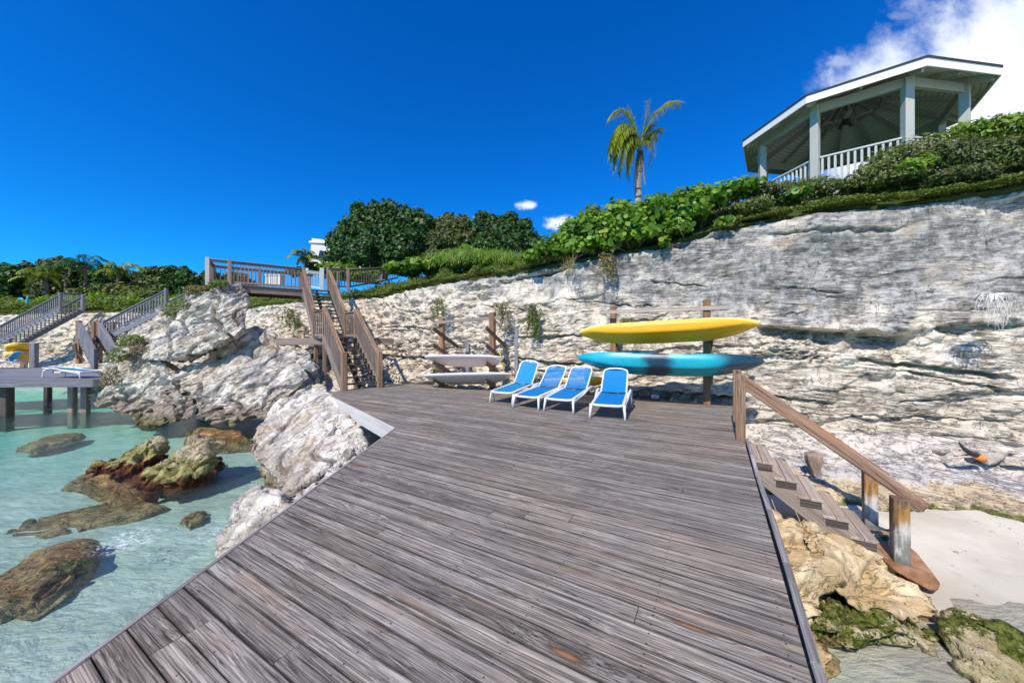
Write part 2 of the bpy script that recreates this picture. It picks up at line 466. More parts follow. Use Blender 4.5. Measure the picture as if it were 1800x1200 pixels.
def rock_mat(name, cols, blotch=1.0, strata=1.0, rot=(0, 0, 0), tide=None, pits=1.0, moss=None, bumpd=0.03, stretch=7.0, scale=1.0, warm=(0.62, 0.50, 0.36)):
    """cols: dark crevice, mid, light"""
    m, k, out = new_mat(name)
    w = geopos(k)
    r = k.mapv(w, (1, 1, 1), rot)
    st = k.mapv(r, (0.55, 0.55, stretch))
    n_big = k.noise(w, 0.55 * scale, 5, 0.6)
    n_mid = k.noise(w, 3.0 * scale, 6, 0.65)
    n_st = k.noise(st, 2.2 * scale, 7, 0.68, 0.6)
    n_fin = k.noise(st, 9.0 * scale, 5, 0.7, 0.4)
    n_gr = k.noise(w, 38 * scale, 5, 0.7)
    pit = k.vor(k.vm('ADD', w, k.vm('SCALE', k.noise(w, 5, 3, 0.6, 0, True), scale=0.22)), 6.5 * scale, 'F1', 1.0, 0)
    pitm = k.smooth(pit, 0.10, 0.34)
    pit2 = k.smooth(k.vor(w, 24 * scale, 'F1', 1.0, 0), 0.1, 0.4)
    base = k.mix(k.smooth(n_mid, 0.34, 0.66), cols[1], cols[2])
    base = k.mix(k.m('MULTIPLY', k.smooth(n_big, 0.46, 0.62), 0.55), base, k.mix(1.0, base, (*warm, 1), 'MULTIPLY'))
    grey = k.smooth(k.noise(k.mapv(w, (0.9, 0.9, 1.3), (0, 0, 0), (3, 7, 1)), 0.8 * scale, 6, 0.62), 0.50, 0.64)
    base = k.mix(k.m('MULTIPLY', grey, 0.72 * blotch), base, k.mix(n_gr, (0.13, 0.14, 0.16), (0.36, 0.37, 0.40)))
    ln1 = k.m('ABSOLUTE', k.m('SUBTRACT', n_st, 0.47)); gate = k.noise(w, 1.7 * scale, 4, .6)
    crack = k.m('MULTIPLY', k.m('MULTIPLY', k.smooth(ln1, 0.016, 0.004), k.smooth(gate, 0.46, 0.56)), min(1.0, strata * 1.2 - .2) if strata > .4 else 0.0)
    ln2 = k.m('ABSOLUTE', k.m('SUBTRACT', n_fin, 0.5)); gate2 = k.noise(w, 4.0 * scale, 3, .6)
    crack2 = k.m('MULTIPLY', k.m('MULTIPLY', k.smooth(ln2, 0.022, 0.006), k.smooth(gate2, 0.50, 0.60)), 1.0 if strata > .8 else 0.4 * strata)
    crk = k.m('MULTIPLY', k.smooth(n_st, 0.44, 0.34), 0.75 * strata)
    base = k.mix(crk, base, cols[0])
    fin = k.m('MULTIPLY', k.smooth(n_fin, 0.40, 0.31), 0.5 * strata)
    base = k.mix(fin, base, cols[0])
    f = k.m('ADD', 0.66, k.m('MULTIPLY', n_gr, 0.66))
    base = k.mix(1.0, base, k.comb(f, f, f), 'MULTIPLY')
    base = k.mix(k.m('MULTIPLY', crack, 0.85), base, tuple(c * .35 for c in cols[0]))
    base = k.mix(k.m('MULTIPLY', crack2, 0.7 * min(1, strata + .3)), base, tuple(c * .5 for c in cols[0]))
    z = k.sep(w)[2]
    zz = k.m('ADD', z, k.m('MULTIPLY', k.m('SUBTRACT', n_mid, 0.5), 0.7))
    if tide:
        for (hi, lo, colr, amt) in tide:
            base = k.mix(k.m('MULTIPLY', k.smooth(zz, hi, lo), amt), base, k.mix(n_gr, tuple(c * 0.55 for c in colr), tuple(min(1, c * 1.45) for c in colr)))
    if moss:
        nm = k.noise(w, 2.3, 6, 0.7)
        nm = k.m('ADD', nm, k.m('MULTIPLY', k.m('SUBTRACT', k.noise(w, 26, 4, .7), .5), .38))
        ncol = k.noise(w, 17, 4, 0.7)
        mk = k.m('MULTIPLY', k.smooth(nm, moss[0], moss[0] + 0.06), k.smooth(zz, moss[2], moss[1]))
        base = k.mix(mk, base, k.mix(k.smooth(ncol, 0.35, 0.65), (0.022, 0.035, 0.006), (0.15, 0.17, 0.035)))
    h = k.m('MULTIPLY', n_st, 0.9 * strata)
    h = k.m('ADD', h, k.m('MULTIPLY', n_fin, 0.35 * strata))
    h = k.m('ADD', h, k.m('MULTIPLY', n_mid, 0.5))
    h = k.m('ADD', h, k.m('MULTIPLY', n_gr, 0.18))
    h = k.m('ADD', h, k.m('MULTIPLY', pitm, 0.45 * pits))
    h = k.m('ADD', h, k.m('MULTIPLY', pit2, 0.10 * pits))
    base = k.mix(1.0, base, (1.0, 1.0, 0.97, 1), 'MULTIPLY')
    h = k.m('SUBTRACT', h, k.m('ADD', k.m('MULTIPLY', crack, .8), k.m('MULTIPLY', crack2, .3)))
    principled(k, out, base, 0.9, k.bump(h, 1.0, bumpd), 0.15)
    return m
# ------------------------------------------------------------------ terrain: cliff path in plan, right to left
ZW = -1.5
path = np.array([(22, 0.6), (16, 4.0), (13, 5.5), (10.1, 6.97), (7.9, 8.15), (5.3, 9.5), (3.5, 10.35), (0, 12.0), (-3.0, 13.5), (-4.5, 14.3), (-5.8, 15.6),
                 (-7.5, 17.6), (-9.5, 18.9), (-12, 20.0), (-16, 22), (-21, 25), (-26, 26.0), (-33, 27.0), (-44, 28), (-70, 26), (-100, 26)], float)
seg = np.hypot(*np.diff(path, axis=0).T)
S_ = np.concatenate([[0], np.cumsum(seg)])
def smooth_path(s):
    out = np.zeros((len(s), 2))
    for o, wgt in ((-0.8, .15), (-0.4, .2), (0, .3), (0.4, .2), (0.8, .15)):
        ss = np.clip(s + o, 0, S_[-1])
        out += wgt * np.stack([np.interp(ss, S_, path[:, 0]), np.interp(ss, S_, path[:, 1])], 1)
    return out
def s_of(px):
    """arc position where the ray of a photo column meets the path"""
    ss = np.linspace(0, S_[-1], 8000); p = smooth_path(ss)
    c = p[:, 0] / np.maximum(p[:, 1], .01) * FPX + 900
    return ss[np.argmin(np.abs(c - px))]
# height of the cliff's edge, in metres
_tops = [(2600, 5.2), (2100, 5.0), (1800, 318), (1700, 334), (1600, 350), (1500, 357), (1400, 372), (1300, 388), (1250, 398), (1170, 424), (1100, 436), (1000, 455), (930, 466), (880, 474), (850, 476), (760, 489), (700, 502), (655, 516)]
_ts, _tz = [], []
for px, y in _tops:
    s = s_of(px) if px < 2000 else {2600: 0.0, 2100: 6.0}[px]
    pt = smooth_path(np.array([s]))[0]
    _ts.append(s); _tz.append(y if y < 20 else EYE + (600 - y) / FPX * pt[1])
for s, z in ((s_of(600), 4.0), (s_of(520), 4.0), (s_of(440), 3.95), (s_of(380), 3.6), (s_of(300), 3.6), (s_of(200), 3.9), (s_of(100), 3.9), (s_of(0), 3.8), (s_of(-300), 3.9), (S_[-1], 4)):
    _ts.append(s); _tz.append(z)
_o = np.argsort(_ts); _ts = np.array(_ts)[_o]; _tz = np.array(_tz)[_o]
def ztop(s): return np.interp(s, _ts, _tz)
IN = np.array([0.22, 0.975])
def bat(s): return 0.14 + 0.52 * sstep(s, s_of(1000), s_of(860))
def rise(s, d):
    d = np.maximum(d, 0)
    a = np.interp(s, [0, s_of(1300), s_of(1000), s_of(800), s_of(640), s_of(500), s_of(330), s_of(200), S_[-1]], [0.45, 0.42, 0.30, 0.27, 0.23, 0.13, 0.20, 0.24, 0.24])
    return a * np.minimum(d, 5) + a * 0.55 * np.clip(d - 5, 0, 12) + a * 0.1 * np.clip(d - 17, 0, 60)
def land(s, d):
    p = smooth_path(np.atleast_1d(s)) + (np.atleast_1d(d) + bat(np.atleast_1d(s)))[:, None] * IN
    return p[:, 0], p[:, 1], ztop(np.atleast_1d(s)) + rise(np.atleast_1d(s), np.atleast_1d(d))
def land_at(px, Y):
    """land point seen in a photo column at depth Y"""
    ss = np.linspace(0, S_[-1], 3000); p = smooth_path(ss)
    d = (Y - p[:, 1]) / IN[1]
    c = (p[:, 0] + d * IN[0]) / Y * FPX + 900
    i = np.argmin(np.abs(c - px) + (d < 0) * 1e6)
    x, y, z = land(ss[i], d[i])
    return Vector((x[0], y[0], z[0]))

# cliff face, near stretch dense, far stretch coarser
def build_cliff(name, s0, s1, ds, nt, mat):
    s = np.arange(s0, s1, ds); ns = len(s)
    p = smooth_path(s)
    tan = np.gradient(p, axis=0); tan /= np.linalg.norm(tan, axis=1)[:, None]
    nrm = np.stack([-tan[:, 1], tan[:, 0]], 1)
    nrm *= np.sign(-(nrm[:, 1]))[:, None]             # towards the sea (negative y)
    k_ = np.ones(61) / 61
    nr = np.stack([np.convolve(np.pad(nrm[:, i], 30, 'edge'), k_, 'valid') for i in (0, 1)], 1)
    nr /= np.linalg.norm(nr, axis=1)[:, None]
    zt = ztop(s)
    sR = s_of(1290)
    right = sstep(s, s_of(1200), s_of(1400)) * 0 + (1 - sstep(s, s_of(1420), s_of(1230)))
    right = 1 - sstep(s, sR - 0.2, sR + 1.2)          # 1 on the beach side
    zl = -0.66 * right + -0.25 * (1 - right)
    farm = sstep(s, s_of(560), s_of(480))
    zl = zl * (1 - farm) + 0.1 * farm
    wr_ = np.interp(s, [s_of(2000), s_of(1800), s_of(1620), s_of(1450), s_of(1300)], [2.9, 2.5, 1.75, 2.5, 2.6])
    wl = wr_ * right + 0.55 * (1 - right) + 1.0 * farm
    rough_left = sstep(s, s_of(1000), s_of(860))
    # profile nodes, (offset towards the sea, z)
    t = np.linspace(0, 1, nt)
    kn = np.array([0, .05, .09, .75, .80, .90, 0.94, 1.0])
    batter = 0.55 * rough_left + 0.10 * (1 - rough_left)
    off_n = np.stack([-2.6 + 0 * s, -0.18 - batter, -0.02 + 0 * s - batter, 0 * s, 0.22 + 0 * s, wl, wl + 0.22, wl + 0.7], 1)
    z_n = np.stack([zt + rise(s, 2.0 - bat(s)) - 0.25, zt - .11, zt - 0.2, zl + 0.10, zl, -1.22 + 0 * s, -1.55 + 0 * s, -2.6 + 0 * s], 1)
    off = np.zeros((ns, nt)); Z = np.zeros((ns, nt))
    j = np.clip(np.searchsorted(kn, t, 'right') - 1, 0, len(kn) - 2)
    f = (t - kn[j]) / (kn[j + 1] - kn[j])
    off = off_n[:, j] * (1 - f) + off_n[:, j + 1] * f
    Z = z_n[:, j] * (1 - f) + z_n[:, j + 1] * f
    Sg = np.broadcast_to(s[:, None], (ns, nt)); T = np.broadcast_to(t, (ns, nt))
    face = sstep(T, .06, .11) * (1 - sstep(T, .74, .80))
    ledge = sstep(T, .76, .81)
    lowr = sstep(T, 0.0, .05)
    tilt = Z + 0.10 * Sg + 0.10 * fbm(Sg * .35, Z * .3, 3.1, 3)        # the beds dip a little
    # big forms
    D = 0.26 * fbm(Sg * .33, Z * .42, 0.5, 3)
    D += 0.09 * fbm(Sg * 1.1, Z * 1.5, 9.5, 3)
    # bedding: broken beds with sharp steps, thin along z, long along s
    wob = 0.10 * fbm(Sg * 1.3, Z * 1.0, 4.2, 4) + 0.02 * fbm(Sg * 8, Z * 8, 1.2, 3)
    su = Sg + 0.35 * fbm(Sg * .9, Z * 2.5, 8.8, 3) + 0.10 * fbm(Sg * 5, Z * 9, 3.3, 3)
    lowbed = 0.30 + 0.70 * sstep(Z, 3.3, 1.7)
    tt = tilt + wob
    D += lowbed * (0.075 * terrace(su, tt, .47, 2.3, 11, .08) + 0.050 * terrace(su, tt + .6 * wob, .19, 1.1, 12, .12) + 0.018 * terrace(su, tt, .075, .55, 13, .2))
    D += 0.010 * fbm(Sg * 1.8, tilt * 20, 2.2, 3) * lowbed
    # shallow conchoidal scars on the upper face
    sc = fbm(Sg * .55, Z * .8, 91.0, 2); D += 0.12 * np.maximum(np.abs(sc) - .12, 0) * (1 - rough_left[:, None])
    vr = np.abs(pnoise(Sg * 2.1, Z * 2.6, 30.0)); vr2 = np.abs(pnoise(Sg * 5.0, Z * 6.0, 12.0))
    D += rough_left[:, None] * (0.24 * vr + 0.07 * vr2 - 0.10 + .05 * terrace(su, tt * 1.0, .35, .7, 15, .1))
    D += 0.007 * ridged(Sg * 6, tilt * 10, 6.6, 3)
    # a patch of crumbled rock right of the kayaks
    pc = smooth_path(np.array([s_of(1400)]))[0]; zc_ = EYE + (600 - 608) / FPX * pc[1]
    cr_ = np.exp(-(((Sg - s_of(1400)) / 1.15) ** 2 + ((Z - zc_) / .42) ** 2) ** 2)
    D += cr_ * (0.16 * ridged(Sg * 4.5, Z * 6.5, 3.0, 4) - .10)
    # notches (undercut shade lines), in wall coordinates
    def notch(px0, px1, y0, y1, depth, th, soft=0.5):
        nonlocal D
        a, b = s_of(px0), s_of(px1)
        pa = smooth_path(np.array([a]))[0]; pb = smooth_path(np.array([b]))[0]
        za = EYE + (600 - y0) / FPX * pa[1]; zb = EYE + (600 - y1) / FPX * pb[1]
        u = (Sg - a) / (b - a)
        zc = za + (zb - za) * u + 0.07 * pnoise(Sg * 1.8, 0, 44.0) + 0.05 * pnoise(Sg * 5, 0, 4.0)
        th_ = th * (0.6 + 0.8 * np.abs(pnoise(Sg * 1.3, 2.2, 1.0)) * 2)
        m_ = sstep(u, -.04, .12) * (1 - sstep(u, .85, 1.04))
        q = (Z - zc) / th_
        D -= depth * m_ * np.where(q > 0, 1 - sstep(q, .0, .16), 1 - sstep(-q, 0.0, 1.0 + soft))
    notch(1330, 1610, 575, 592, 0.80, 0.46)
    notch(1500, 1800, 628, 662, 0.40, 0.12)
    notch(1560, 1800, 645, 690, 0.16, 0.07)
    notch(1650, 1800, 574, 566, 0.26, 0.16)
    notch(1330, 1470, 690, 708, 0.16, 0.10)
    notch(1090, 1310, 684, 700, 0.55, 0.30)
    notch(900, 1120, 592, 584, 0.22, 0.11)
    notch(960, 1040, 640, 636, 0.14, 0.06)
    notch(905, 1010, 628, 640, 0.25, 0.10)
    notch(640, 905, 620, 633, 0.25, 0.12)
    notch(650, 740, 574, 570, 0.2, 0.06)
    notch(1160, 1300, 428, 402, 0.26, 0.20)
    notch(1350, 1600, 412, 396, 0.12, 0.10)
    notch(860, 1000, 490, 470, 0.22, 0.08)
    notch(1450, 1800, 760, 790, 0.10, 0.05)
    notch(1350, 1800, 722, 742, 0.08, 0.04)
    notch(440, 600, 622, 626, 0.7, 0.35)
    for kk in range(16):
        a = 560 + 1240 * RNG.random(); b = a + 60 + 170 * RNG.random(); y0 = 470 + 240 * RNG.random()
        notch(a, b, y0, y0 + RNG.uniform(-10, 16), RNG.uniform(.06, .16), RNG.uniform(.03, .08))
    DL = 0.10 * fbm(Sg * 1.2, off * 2.0, 5.0, 4) + 0.05 * ridged(Sg * 3, off * 4, 1.0, 3) + 0.035 * np.abs(fbm(Sg * 7, off * 7, 2.0, 3))
    stp = 0.07 * np.tanh(4 * fbm(Sg * .8, off * 4.2 + Z * 3, 7.7, 3))
    # normal of the profile in the (offset, z) plane
    do = np.gradient(off, axis=1); dz = np.gradient(Z, axis=1)
    ln = np.hypot(do, dz) + 1e-9
    no, nzv = -dz / ln, do / ln
    ker = np.ones(9) / 9
    no = np.apply_along_axis(lambda a: np.convolve(np.pad(a, 4, 'edge'), ker, 'valid'), 1, no)
    nzv = np.apply_along_axis(lambda a: np.convolve(np.pad(a, 4, 'edge'), ker, 'valid'), 1, nzv)
    mag = D * face + (DL + stp) * ledge + 0.12 * fbm(Sg * 2, T * 30, 1.0, 3) * (1 - face) * (1 - ledge) * lowr
    off2 = off + no * mag; Z2 = Z + nzv * mag
    # smoothly let the brow wander
    X = p[:, 0][:, None] + nr[:, 0][:, None] * off2; Yc = p[:, 1][:, None] + nr[:, 1][:, None] * off2
    # points behind the edge follow the land direction
    ins = np.clip(-off2, 0, None)
    behind = off2 < -0.0
    V_ = np.stack([X, Yc, Z2], 2).reshape(-1, 3)
    me = np_mesh(name, V_, grid_faces(ns, nt), False)
    bm = bmesh.new(); bm.from_mesh(me); bmesh.ops.recalc_face_normals(bm, faces=bm.faces); bm.to_mesh(me); bm.free()
    for q_ in me.polygons[:1]: pass
    o = link_mesh(name, me, mat)
    o['kind'] = 'structure'
    return o

M_CLIFF = None
def cliff_material():
    m, k, out = new_mat('limestone_cliff')
    w = geopos(k)
    z = k.sep(w)[2]
    # wall frame: along the wall, across, up
    r = k.mapv(w, (1, 1, 1), (0, 0, R(25.8)))
    rt = k.mapv(r, (1, 1, 1), (0, R(-5.5), 0))
    st = k.mapv(rt, (0.5, 0.5, 9.5))
    st2 = k.mapv(rt, (0.6, 0.6, 5.0))
    wv = k.vm('SCALE', k.noise(w, 1.4, 4, 0.6, 0, True), scale=0.20)
    st = k.vm('ADD', st, wv); st2 = k.vm('ADD', st2, wv)
    n_st = k.noise(st, 1.9, 8, 0.66, 0.3)
    n_st2 = k.noise(st2, 6.0, 6, 0.68, 0.3)
    n_thin = k.noise(st, 8.5, 5, 0.65)
    n_big = k.noise(w, 0.45, 5, 0.6)
    n_mid = k.noise(w, 2.4, 7, 0.66)
    n_gr = k.noise(w, 30, 6, 0.72)
    n_gr2 = k.noise(w, 85, 3, 0.7)
    base = k.mix(k.smooth(n_mid, 0.30, 0.62), (0.58, 0.505, 0.40), (0.80, 0.735, 0.63))
    base = k.mix(k.m('MULTIPLY', k.smooth(n_big, 0.50, 0.62), 0.5), base, (0.62, 0.50, 0.38))
    och = k.smooth(k.noise(k.mapv(w, (1, 1, 1), (0, 0, 0), (9, 2, 4)), 1.1, 6, 0.66), 0.60, 0.70)
    base = k.mix(k.m('MULTIPLY', och, 0.45), base, (0.64, 0.45, 0.28))
    # the lower beds are a warmer grey
    lowm = k.smooth(k.m('ADD', z, k.m('MULTIPLY', k.m('SUBTRACT', n_mid, 0.5), 0.8)), 1.1, 0.2)
    base = k.mix(k.m('MULTIPLY', lowm, 0.55), base, k.mix(k.smooth(n_thin, .25, .75), (0.46, 0.39, 0.30), (0.72, 0.635, 0.52)))
    # lichen grey weathering on the upper face, running down in tongues
    tong = k.noise(k.mapv(r, (0.85, 0.85, 0.32)), 1.5, 6, 0.62)
    zsh = k.m('ADD', z, k.m('MULTIPLY', k.m('SUBTRACT', tong, 0.5), 4.2))
    xr = k.sep(w)[0]
    hgt = k.smooth(xr, -3.0, 6.0, 3.7, 2.0)
    gm = k.smooth(zsh, k.m('SUBTRACT', hgt, 0.25), k.m('ADD', hgt, 0.55))
    n_gb = k.noise(w, 5.0, 6, 0.68)
    gcol = k.mix(k.smooth(n_gb, 0.36, 0.64), (0.17, 0.17, 0.168), (0.47, 0.465, 0.45))
    gm = k.m('MULTIPLY', gm, k.smooth(k.noise(k.mapv(r, (.7, .7, 1.1), (0, 0, 0), (4, 8, 3)), 1.5, 7, .66), .34, .50, .25, 1.0))
    base = k.mix(k.m('MULTIPLY', gm, k.smooth(n_st2, 0.30, 0.48, 0.6, 0.95)), base, gcol)
    gpat = k.smooth(k.noise(k.mapv(w, (1, 1, 1), (0, 0, 0), (1, 5, 2)), 1.3, 6, 0.64), 0.56, 0.66)
    base = k.mix(k.m('MULTIPLY', gpat, 0.28), base, gcol)
    ln1 = k.m('ABSOLUTE', k.m('SUBTRACT', n_st, 0.48)); g1 = k.noise(w, 1.3, 4, .6)
    zup = k.smooth(z, 3.6, 1.6, .45, 1.0)
    c1 = k.m('MULTIPLY', k.m('MULTIPLY', k.smooth(ln1, 0.020, 0.005), k.smooth(g1, 0.46, 0.56)), zup)
    ln2 = k.m('ABSOLUTE', k.m('SUBTRACT', n_st2, 0.49)); g2 = k.noise(w, 2.9, 4, .6)
    c2 = k.m('MULTIPLY', k.m('MULTIPLY', k.smooth(ln2, 0.018, 0.005), k.smooth(g2, 0.54, 0.62)), zup)
    ln3 = k.m('ABSOLUTE', k.m('SUBTRACT', n_thin, 0.5)); g3 = k.noise(w, 4.5, 3, .6)
    c3 = k.m('MULTIPLY', k.m('MULTIPLY', k.smooth(ln3, 0.028, 0.008), k.smooth(g3, 0.52, 0.62)), k.smooth(z, 2.6, 1.0, .15, .9))
    # slanting joints
    jt = k.noise(k.mapv(w, (2.2, 2.2, .9), (0, R(35), 0)), 1.1, 5, .6, .4)
    c4 = k.m('MULTIPLY', k.smooth(k.m('ABSOLUTE', k.m('SUBTRACT', jt, .5)), 0.006, 0.002), k.smooth(g1, .5, .42))
    cracks = k.m('MAXIMUM', k.m('MAXIMUM', c1, c2), k.m('MAXIMUM', c3, k.m('MULTIPLY', c4, .8)))
    base = k.mix(k.m('MULTIPLY', k.smooth(n_st, 0.38, 0.31), 0.45), base, (0.2, 0.165, 0.13))
    base = k.mix(k.m('MULTIPLY', k.smooth(n_st2, 0.60, 0.70), 0.22), base, (0.86, 0.82, 0.74))
    base = k.mix(k.m('MULTIPLY', cracks, .9), base, (0.028, 0.023, 0.019))
    ff = k.m('ADD', k.m('ADD', 0.60, k.m('MULTIPLY', n_gr, 0.50)), k.m('MULTIPLY', n_gr2, 0.34))
    base = k.mix(1.0, base, k.comb(ff, ff, ff), 'MULTIPLY')
    base = k.mix(1.0, base, (1.0, 1.0, 0.97, 1), 'MULTIPLY')
    # tide zones on the beach ledge
    zz = k.m('ADD', z, k.m('MULTIPLY', k.m('SUBTRACT', n_mid, 0.5), 0.42))
    wh = k.m('MULTIPLY', k.smooth(zz, -0.42, -0.56), k.smooth(n_gb, 0.30, 0.5, 0.6, 1.0))
    base = k.mix(k.m('MULTIPLY', wh, 0.85), base, k.mix(n_gr, (0.44, 0.40, 0.34), (0.86, 0.82, 0.74)))
    base = k.mix(k.m('MULTIPLY', k.smooth(zz, -1.0, -1.08), 0.7), base, k.mix(n_st2, (0.30, 0.20, 0.08), (0.74, 0.59, 0.34)))
    base = k.mix(k.m('MULTIPLY', k.m('MULTIPLY', k.smooth(zz, -0.86, -0.92), k.smooth(zz, -1.04, -0.98)), 0.5), base, k.mix(n_st2, (0.16, 0.17, 0.19), (0.6, 0.6, 0.62)))
    base = k.mix(k.m('MULTIPLY', k.smooth(zz, -1.24, -1.30), 0.85), base, k.mix(k.smooth(n_gr, 0.35, 0.65), (0.03, 0.055, 0.008), (0.16, 0.19, 0.035)))
    pitv = k.vm('ADD', w, k.vm('SCALE', k.noise(w, 5, 3, 0.6, 0, True), scale=0.25))
    pit = k.smooth(k.vor(pitv, 5.0, 'F1', 1.0, 0), 0.08, 0.30)
    pit2 = k.smooth(k.vor(k.mapv(pitv, (1, 1, 2.0)), 13.0, 'F1', 1.0, 0), 0.08, 0.36)
    h = k.m('MULTIPLY', n_st, 0.9)
    h = k.m('ADD', h, k.m('MULTIPLY', n_st2, 0.8))
    h = k.m('ADD', h, k.m('MULTIPLY', n_thin, 0.35))
    h = k.m('ADD', h, k.m('MULTIPLY', n_mid, 0.4))
    h = k.m('ADD', h, k.m('MULTIPLY', n_gr, 0.22))
    h = k.m('ADD', h, k.m('MULTIPLY', pit, 0.28))
    h = k.m('ADD', h, k.m('MULTIPLY', pit2, 0.14))
    h = k.m('SUBTRACT', h, k.m('MULTIPLY', cracks, 1.0))
    principled(k, out, base, 0.92, k.bump(h, 1.0, 0.028), 0.12)
    return m
M_CLIFF = cliff_material()
sA = s_of(1990)
sB = s_of(430)
build_cliff('cliff', sA, sB + 0.3, 0.028, 420, M_CLIFF)
build_cliff('cliff', sB, S_[-1] - 20, 0.12, 130, M_CLIFF)

# ------------------------------------------------------------------ upland
def ground_mat():
    m, k, out = new_mat('grassy_earth')
    w = geopos(k)
    n = k.noise(w, 1.2, 6, 0.65); n2 = k.noise(w, 12, 5, 0.7)
    c = k.mix(k.smooth(n, 0.38, 0.62), (0.045, 0.065, 0.015), (0.09, 0.10, 0.028))
    c = k.mix(k.smooth(n2, 0.55, 0.7), c, (0.05, 0.06, 0.015))
    principled(k, out, c, 0.9, k.bump(k.m('ADD', n2, k.m('MULTIPLY', n, .6)), 0.8, 0.06), 0.15)
    return m
M_GROUND = ground_mat()
def build_land():
    skirt = -0.05
    s = np.concatenate([np.arange(0, s_of(560), 0.3), np.arange(s_of(560), S_[-1], 0.9)])
    d = np.concatenate([[-0.06, -0.02], np.arange(0.10, 6, 0.35), np.arange(6, 30, 1.2), [34, 42, 55, 75, 110, 160, 240, 400, 700, 1200]])
    ns, nd = len(s), len(d)
    Sg, Dg = np.meshgrid(s, d, indexing='ij')
    x, y, z = land(Sg.ravel(), np.where(Dg.ravel() < -.055, .75, Dg.ravel()))
    x += np.clip(Dg.ravel() - 40, 0, None) * 0.0
    z += 0.12 * fbm(x * .5, y * .5, 0, 4) * sstep(Dg.ravel(), 0, 2) - 0.06 * (Dg.ravel() < .2) - .75 * (Dg.ravel() < -.055)
    me = np_mesh('hillside', np.stack([x, y, z], 1), grid_faces(ns, nd), True)
    bm = bmesh.new(); bm.from_mesh(me); bmesh.ops.recalc_face_normals(bm, faces=bm.faces); bm.to_mesh(me); bm.free()
    o = link_mesh('hillside', me, M_GROUND); o['kind'] = 'structure'
build_land()

# ------------------------------------------------------------------ beach, sea bed and water
def seabed_z(x, y):
    x = np.asarray(x, float); y = np.asarray(y, float)
    right = sstep(x, 1.2, 4.0)
    beach = -1.36 - 0.115 * np.clip(5.2 - y, -.4, 8) - 0.02 * np.clip(x - 6.5, 0, 3)
    sea = -1.93 - 0.5 * sstep(-x, 5, 30) + 0.12 * fbm(x * .25, y * .25, 0, 3) + 0.05 * fbm(x * 1.1, y * 1.1, 3, 3)
    # the inner shore runs up towards the cliff
    ss = np.linspace(s_of(1250), S_[-1] - 1, 500); pp = smooth_path(ss)
    yshore = np.interp(x, pp[::-1, 0], pp[::-1, 1])
    dd = yshore - y
    up = sstep(dd, 4.5, 0.5)
    sea = sea * (1 - up) + (-0.9) * up
    z = sea * (1 - right) + beach * right
    return z + 0.02 * fbm(x * 2, y * 2, 5, 3)
def sand_mat():
    m, k, out = new_mat('coral_sand')
    w = geopos(k); z = k.sep(w)[2]
    n = k.noise(w, 0.9, 5, 0.6); n2 = k.noise(w, 60, 4, 0.7)
    streak = k.noise(k.mapv(w, (1.2, 4.0, 1), (0, 0, R(25))), 2.4, 4, 0.6, 0.8)
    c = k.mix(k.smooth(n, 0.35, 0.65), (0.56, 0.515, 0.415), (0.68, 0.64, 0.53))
    c = k.mix(k.m('MULTIPLY', k.smooth(streak, 0.42, 0.62), k.smooth(z, -1.55, -1.8, 0.0, 0.30)), c, (0.50, 0.47, 0.38))  # streak tones tinted into the submerged sand, like rippled sunlight
    spk = k.smooth(k.vor(w, 9.0, 'F1', 1.0, 0), 0.05, 0.03)
    c = k.mix(k.m('MULTIPLY', spk, 0.6), c, (0.25, 0.2, 0.15))
    c = k.mix(k.smooth(z, -1.56, -1.8), c, k.mix(k.smooth(n, 0.35, 0.65), (0.74, 0.75, 0.64), (0.97, 0.96, 0.87)))  # submerged sand coloured brighter to offset light lost through the water
    c = k.mix(k.m('MULTIPLY', k.smooth(k.noise(k.mapv(w, (1.0, 3.6, 1), (0, 0, R(28))), 2.2, 6, .68, .7), .50, .60), k.smooth(z, -1.56, -1.7, 0.0, 0.42)), c, (0.40, 0.45, 0.36))  # more streaks in the sand colour, imitating caustic light on the bed
    c = k.mix(k.m('MULTIPLY', k.smooth(k.noise(w, 45, 3, .7), .60, .72), .35), c, (0.30, 0.26, 0.2))
    wet = k.smooth(z, -1.36, -1.46)
    c = k.mix(k.m('MULTIPLY', wet, 0.35), c, (0.34, 0.31, 0.24))
    dim = k.smooth(k.vor(k.vm('ADD', w, k.vm('SCALE', k.noise(w, 3, 2, .5, 0, True), scale=.2)), 3.2, 'SMOOTH_F1', 1.0, 0), 0.0, 0.35)
    n = k.m('ADD', n, k.m('MULTIPLY', dim, .9))
    principled(k, out, c, k.m('SUBTRACT', 0.9, k.m('MULTIPLY', wet, 0.3)), k.bump(k.m('ADD', k.m('MULTIPLY', n2, .3), n), 0.5, 0.02), 0.2)
    return m
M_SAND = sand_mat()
def nonuni(a, b, n, c, p=2.2):
    t = np.linspace(-1, 1, n)
    u = np.sign(t) * np.abs(t) ** p
    return np.where(u < 0, c + u * (c - a), c + u * (b - c))
def build_seabed():
    xs = np.concatenate([nonuni(-400, 12, 240, -2.0, 2.6)]); ys = np.concatenate([nonuni(-400, 30, 220, 6.0, 2.6)])
    X, Y = np.meshgrid(xs, ys, indexing='ij')
    Z = seabed_z(X, Y)
    me = np_mesh('sand', np.stack([X, Y, Z], 2).reshape(-1, 3), grid_faces(len(xs), len(ys)), True)
    me.flip_normals() if me.polygons[0].normal.z < 0 else None
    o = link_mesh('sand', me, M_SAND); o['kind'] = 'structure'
build_seabed()
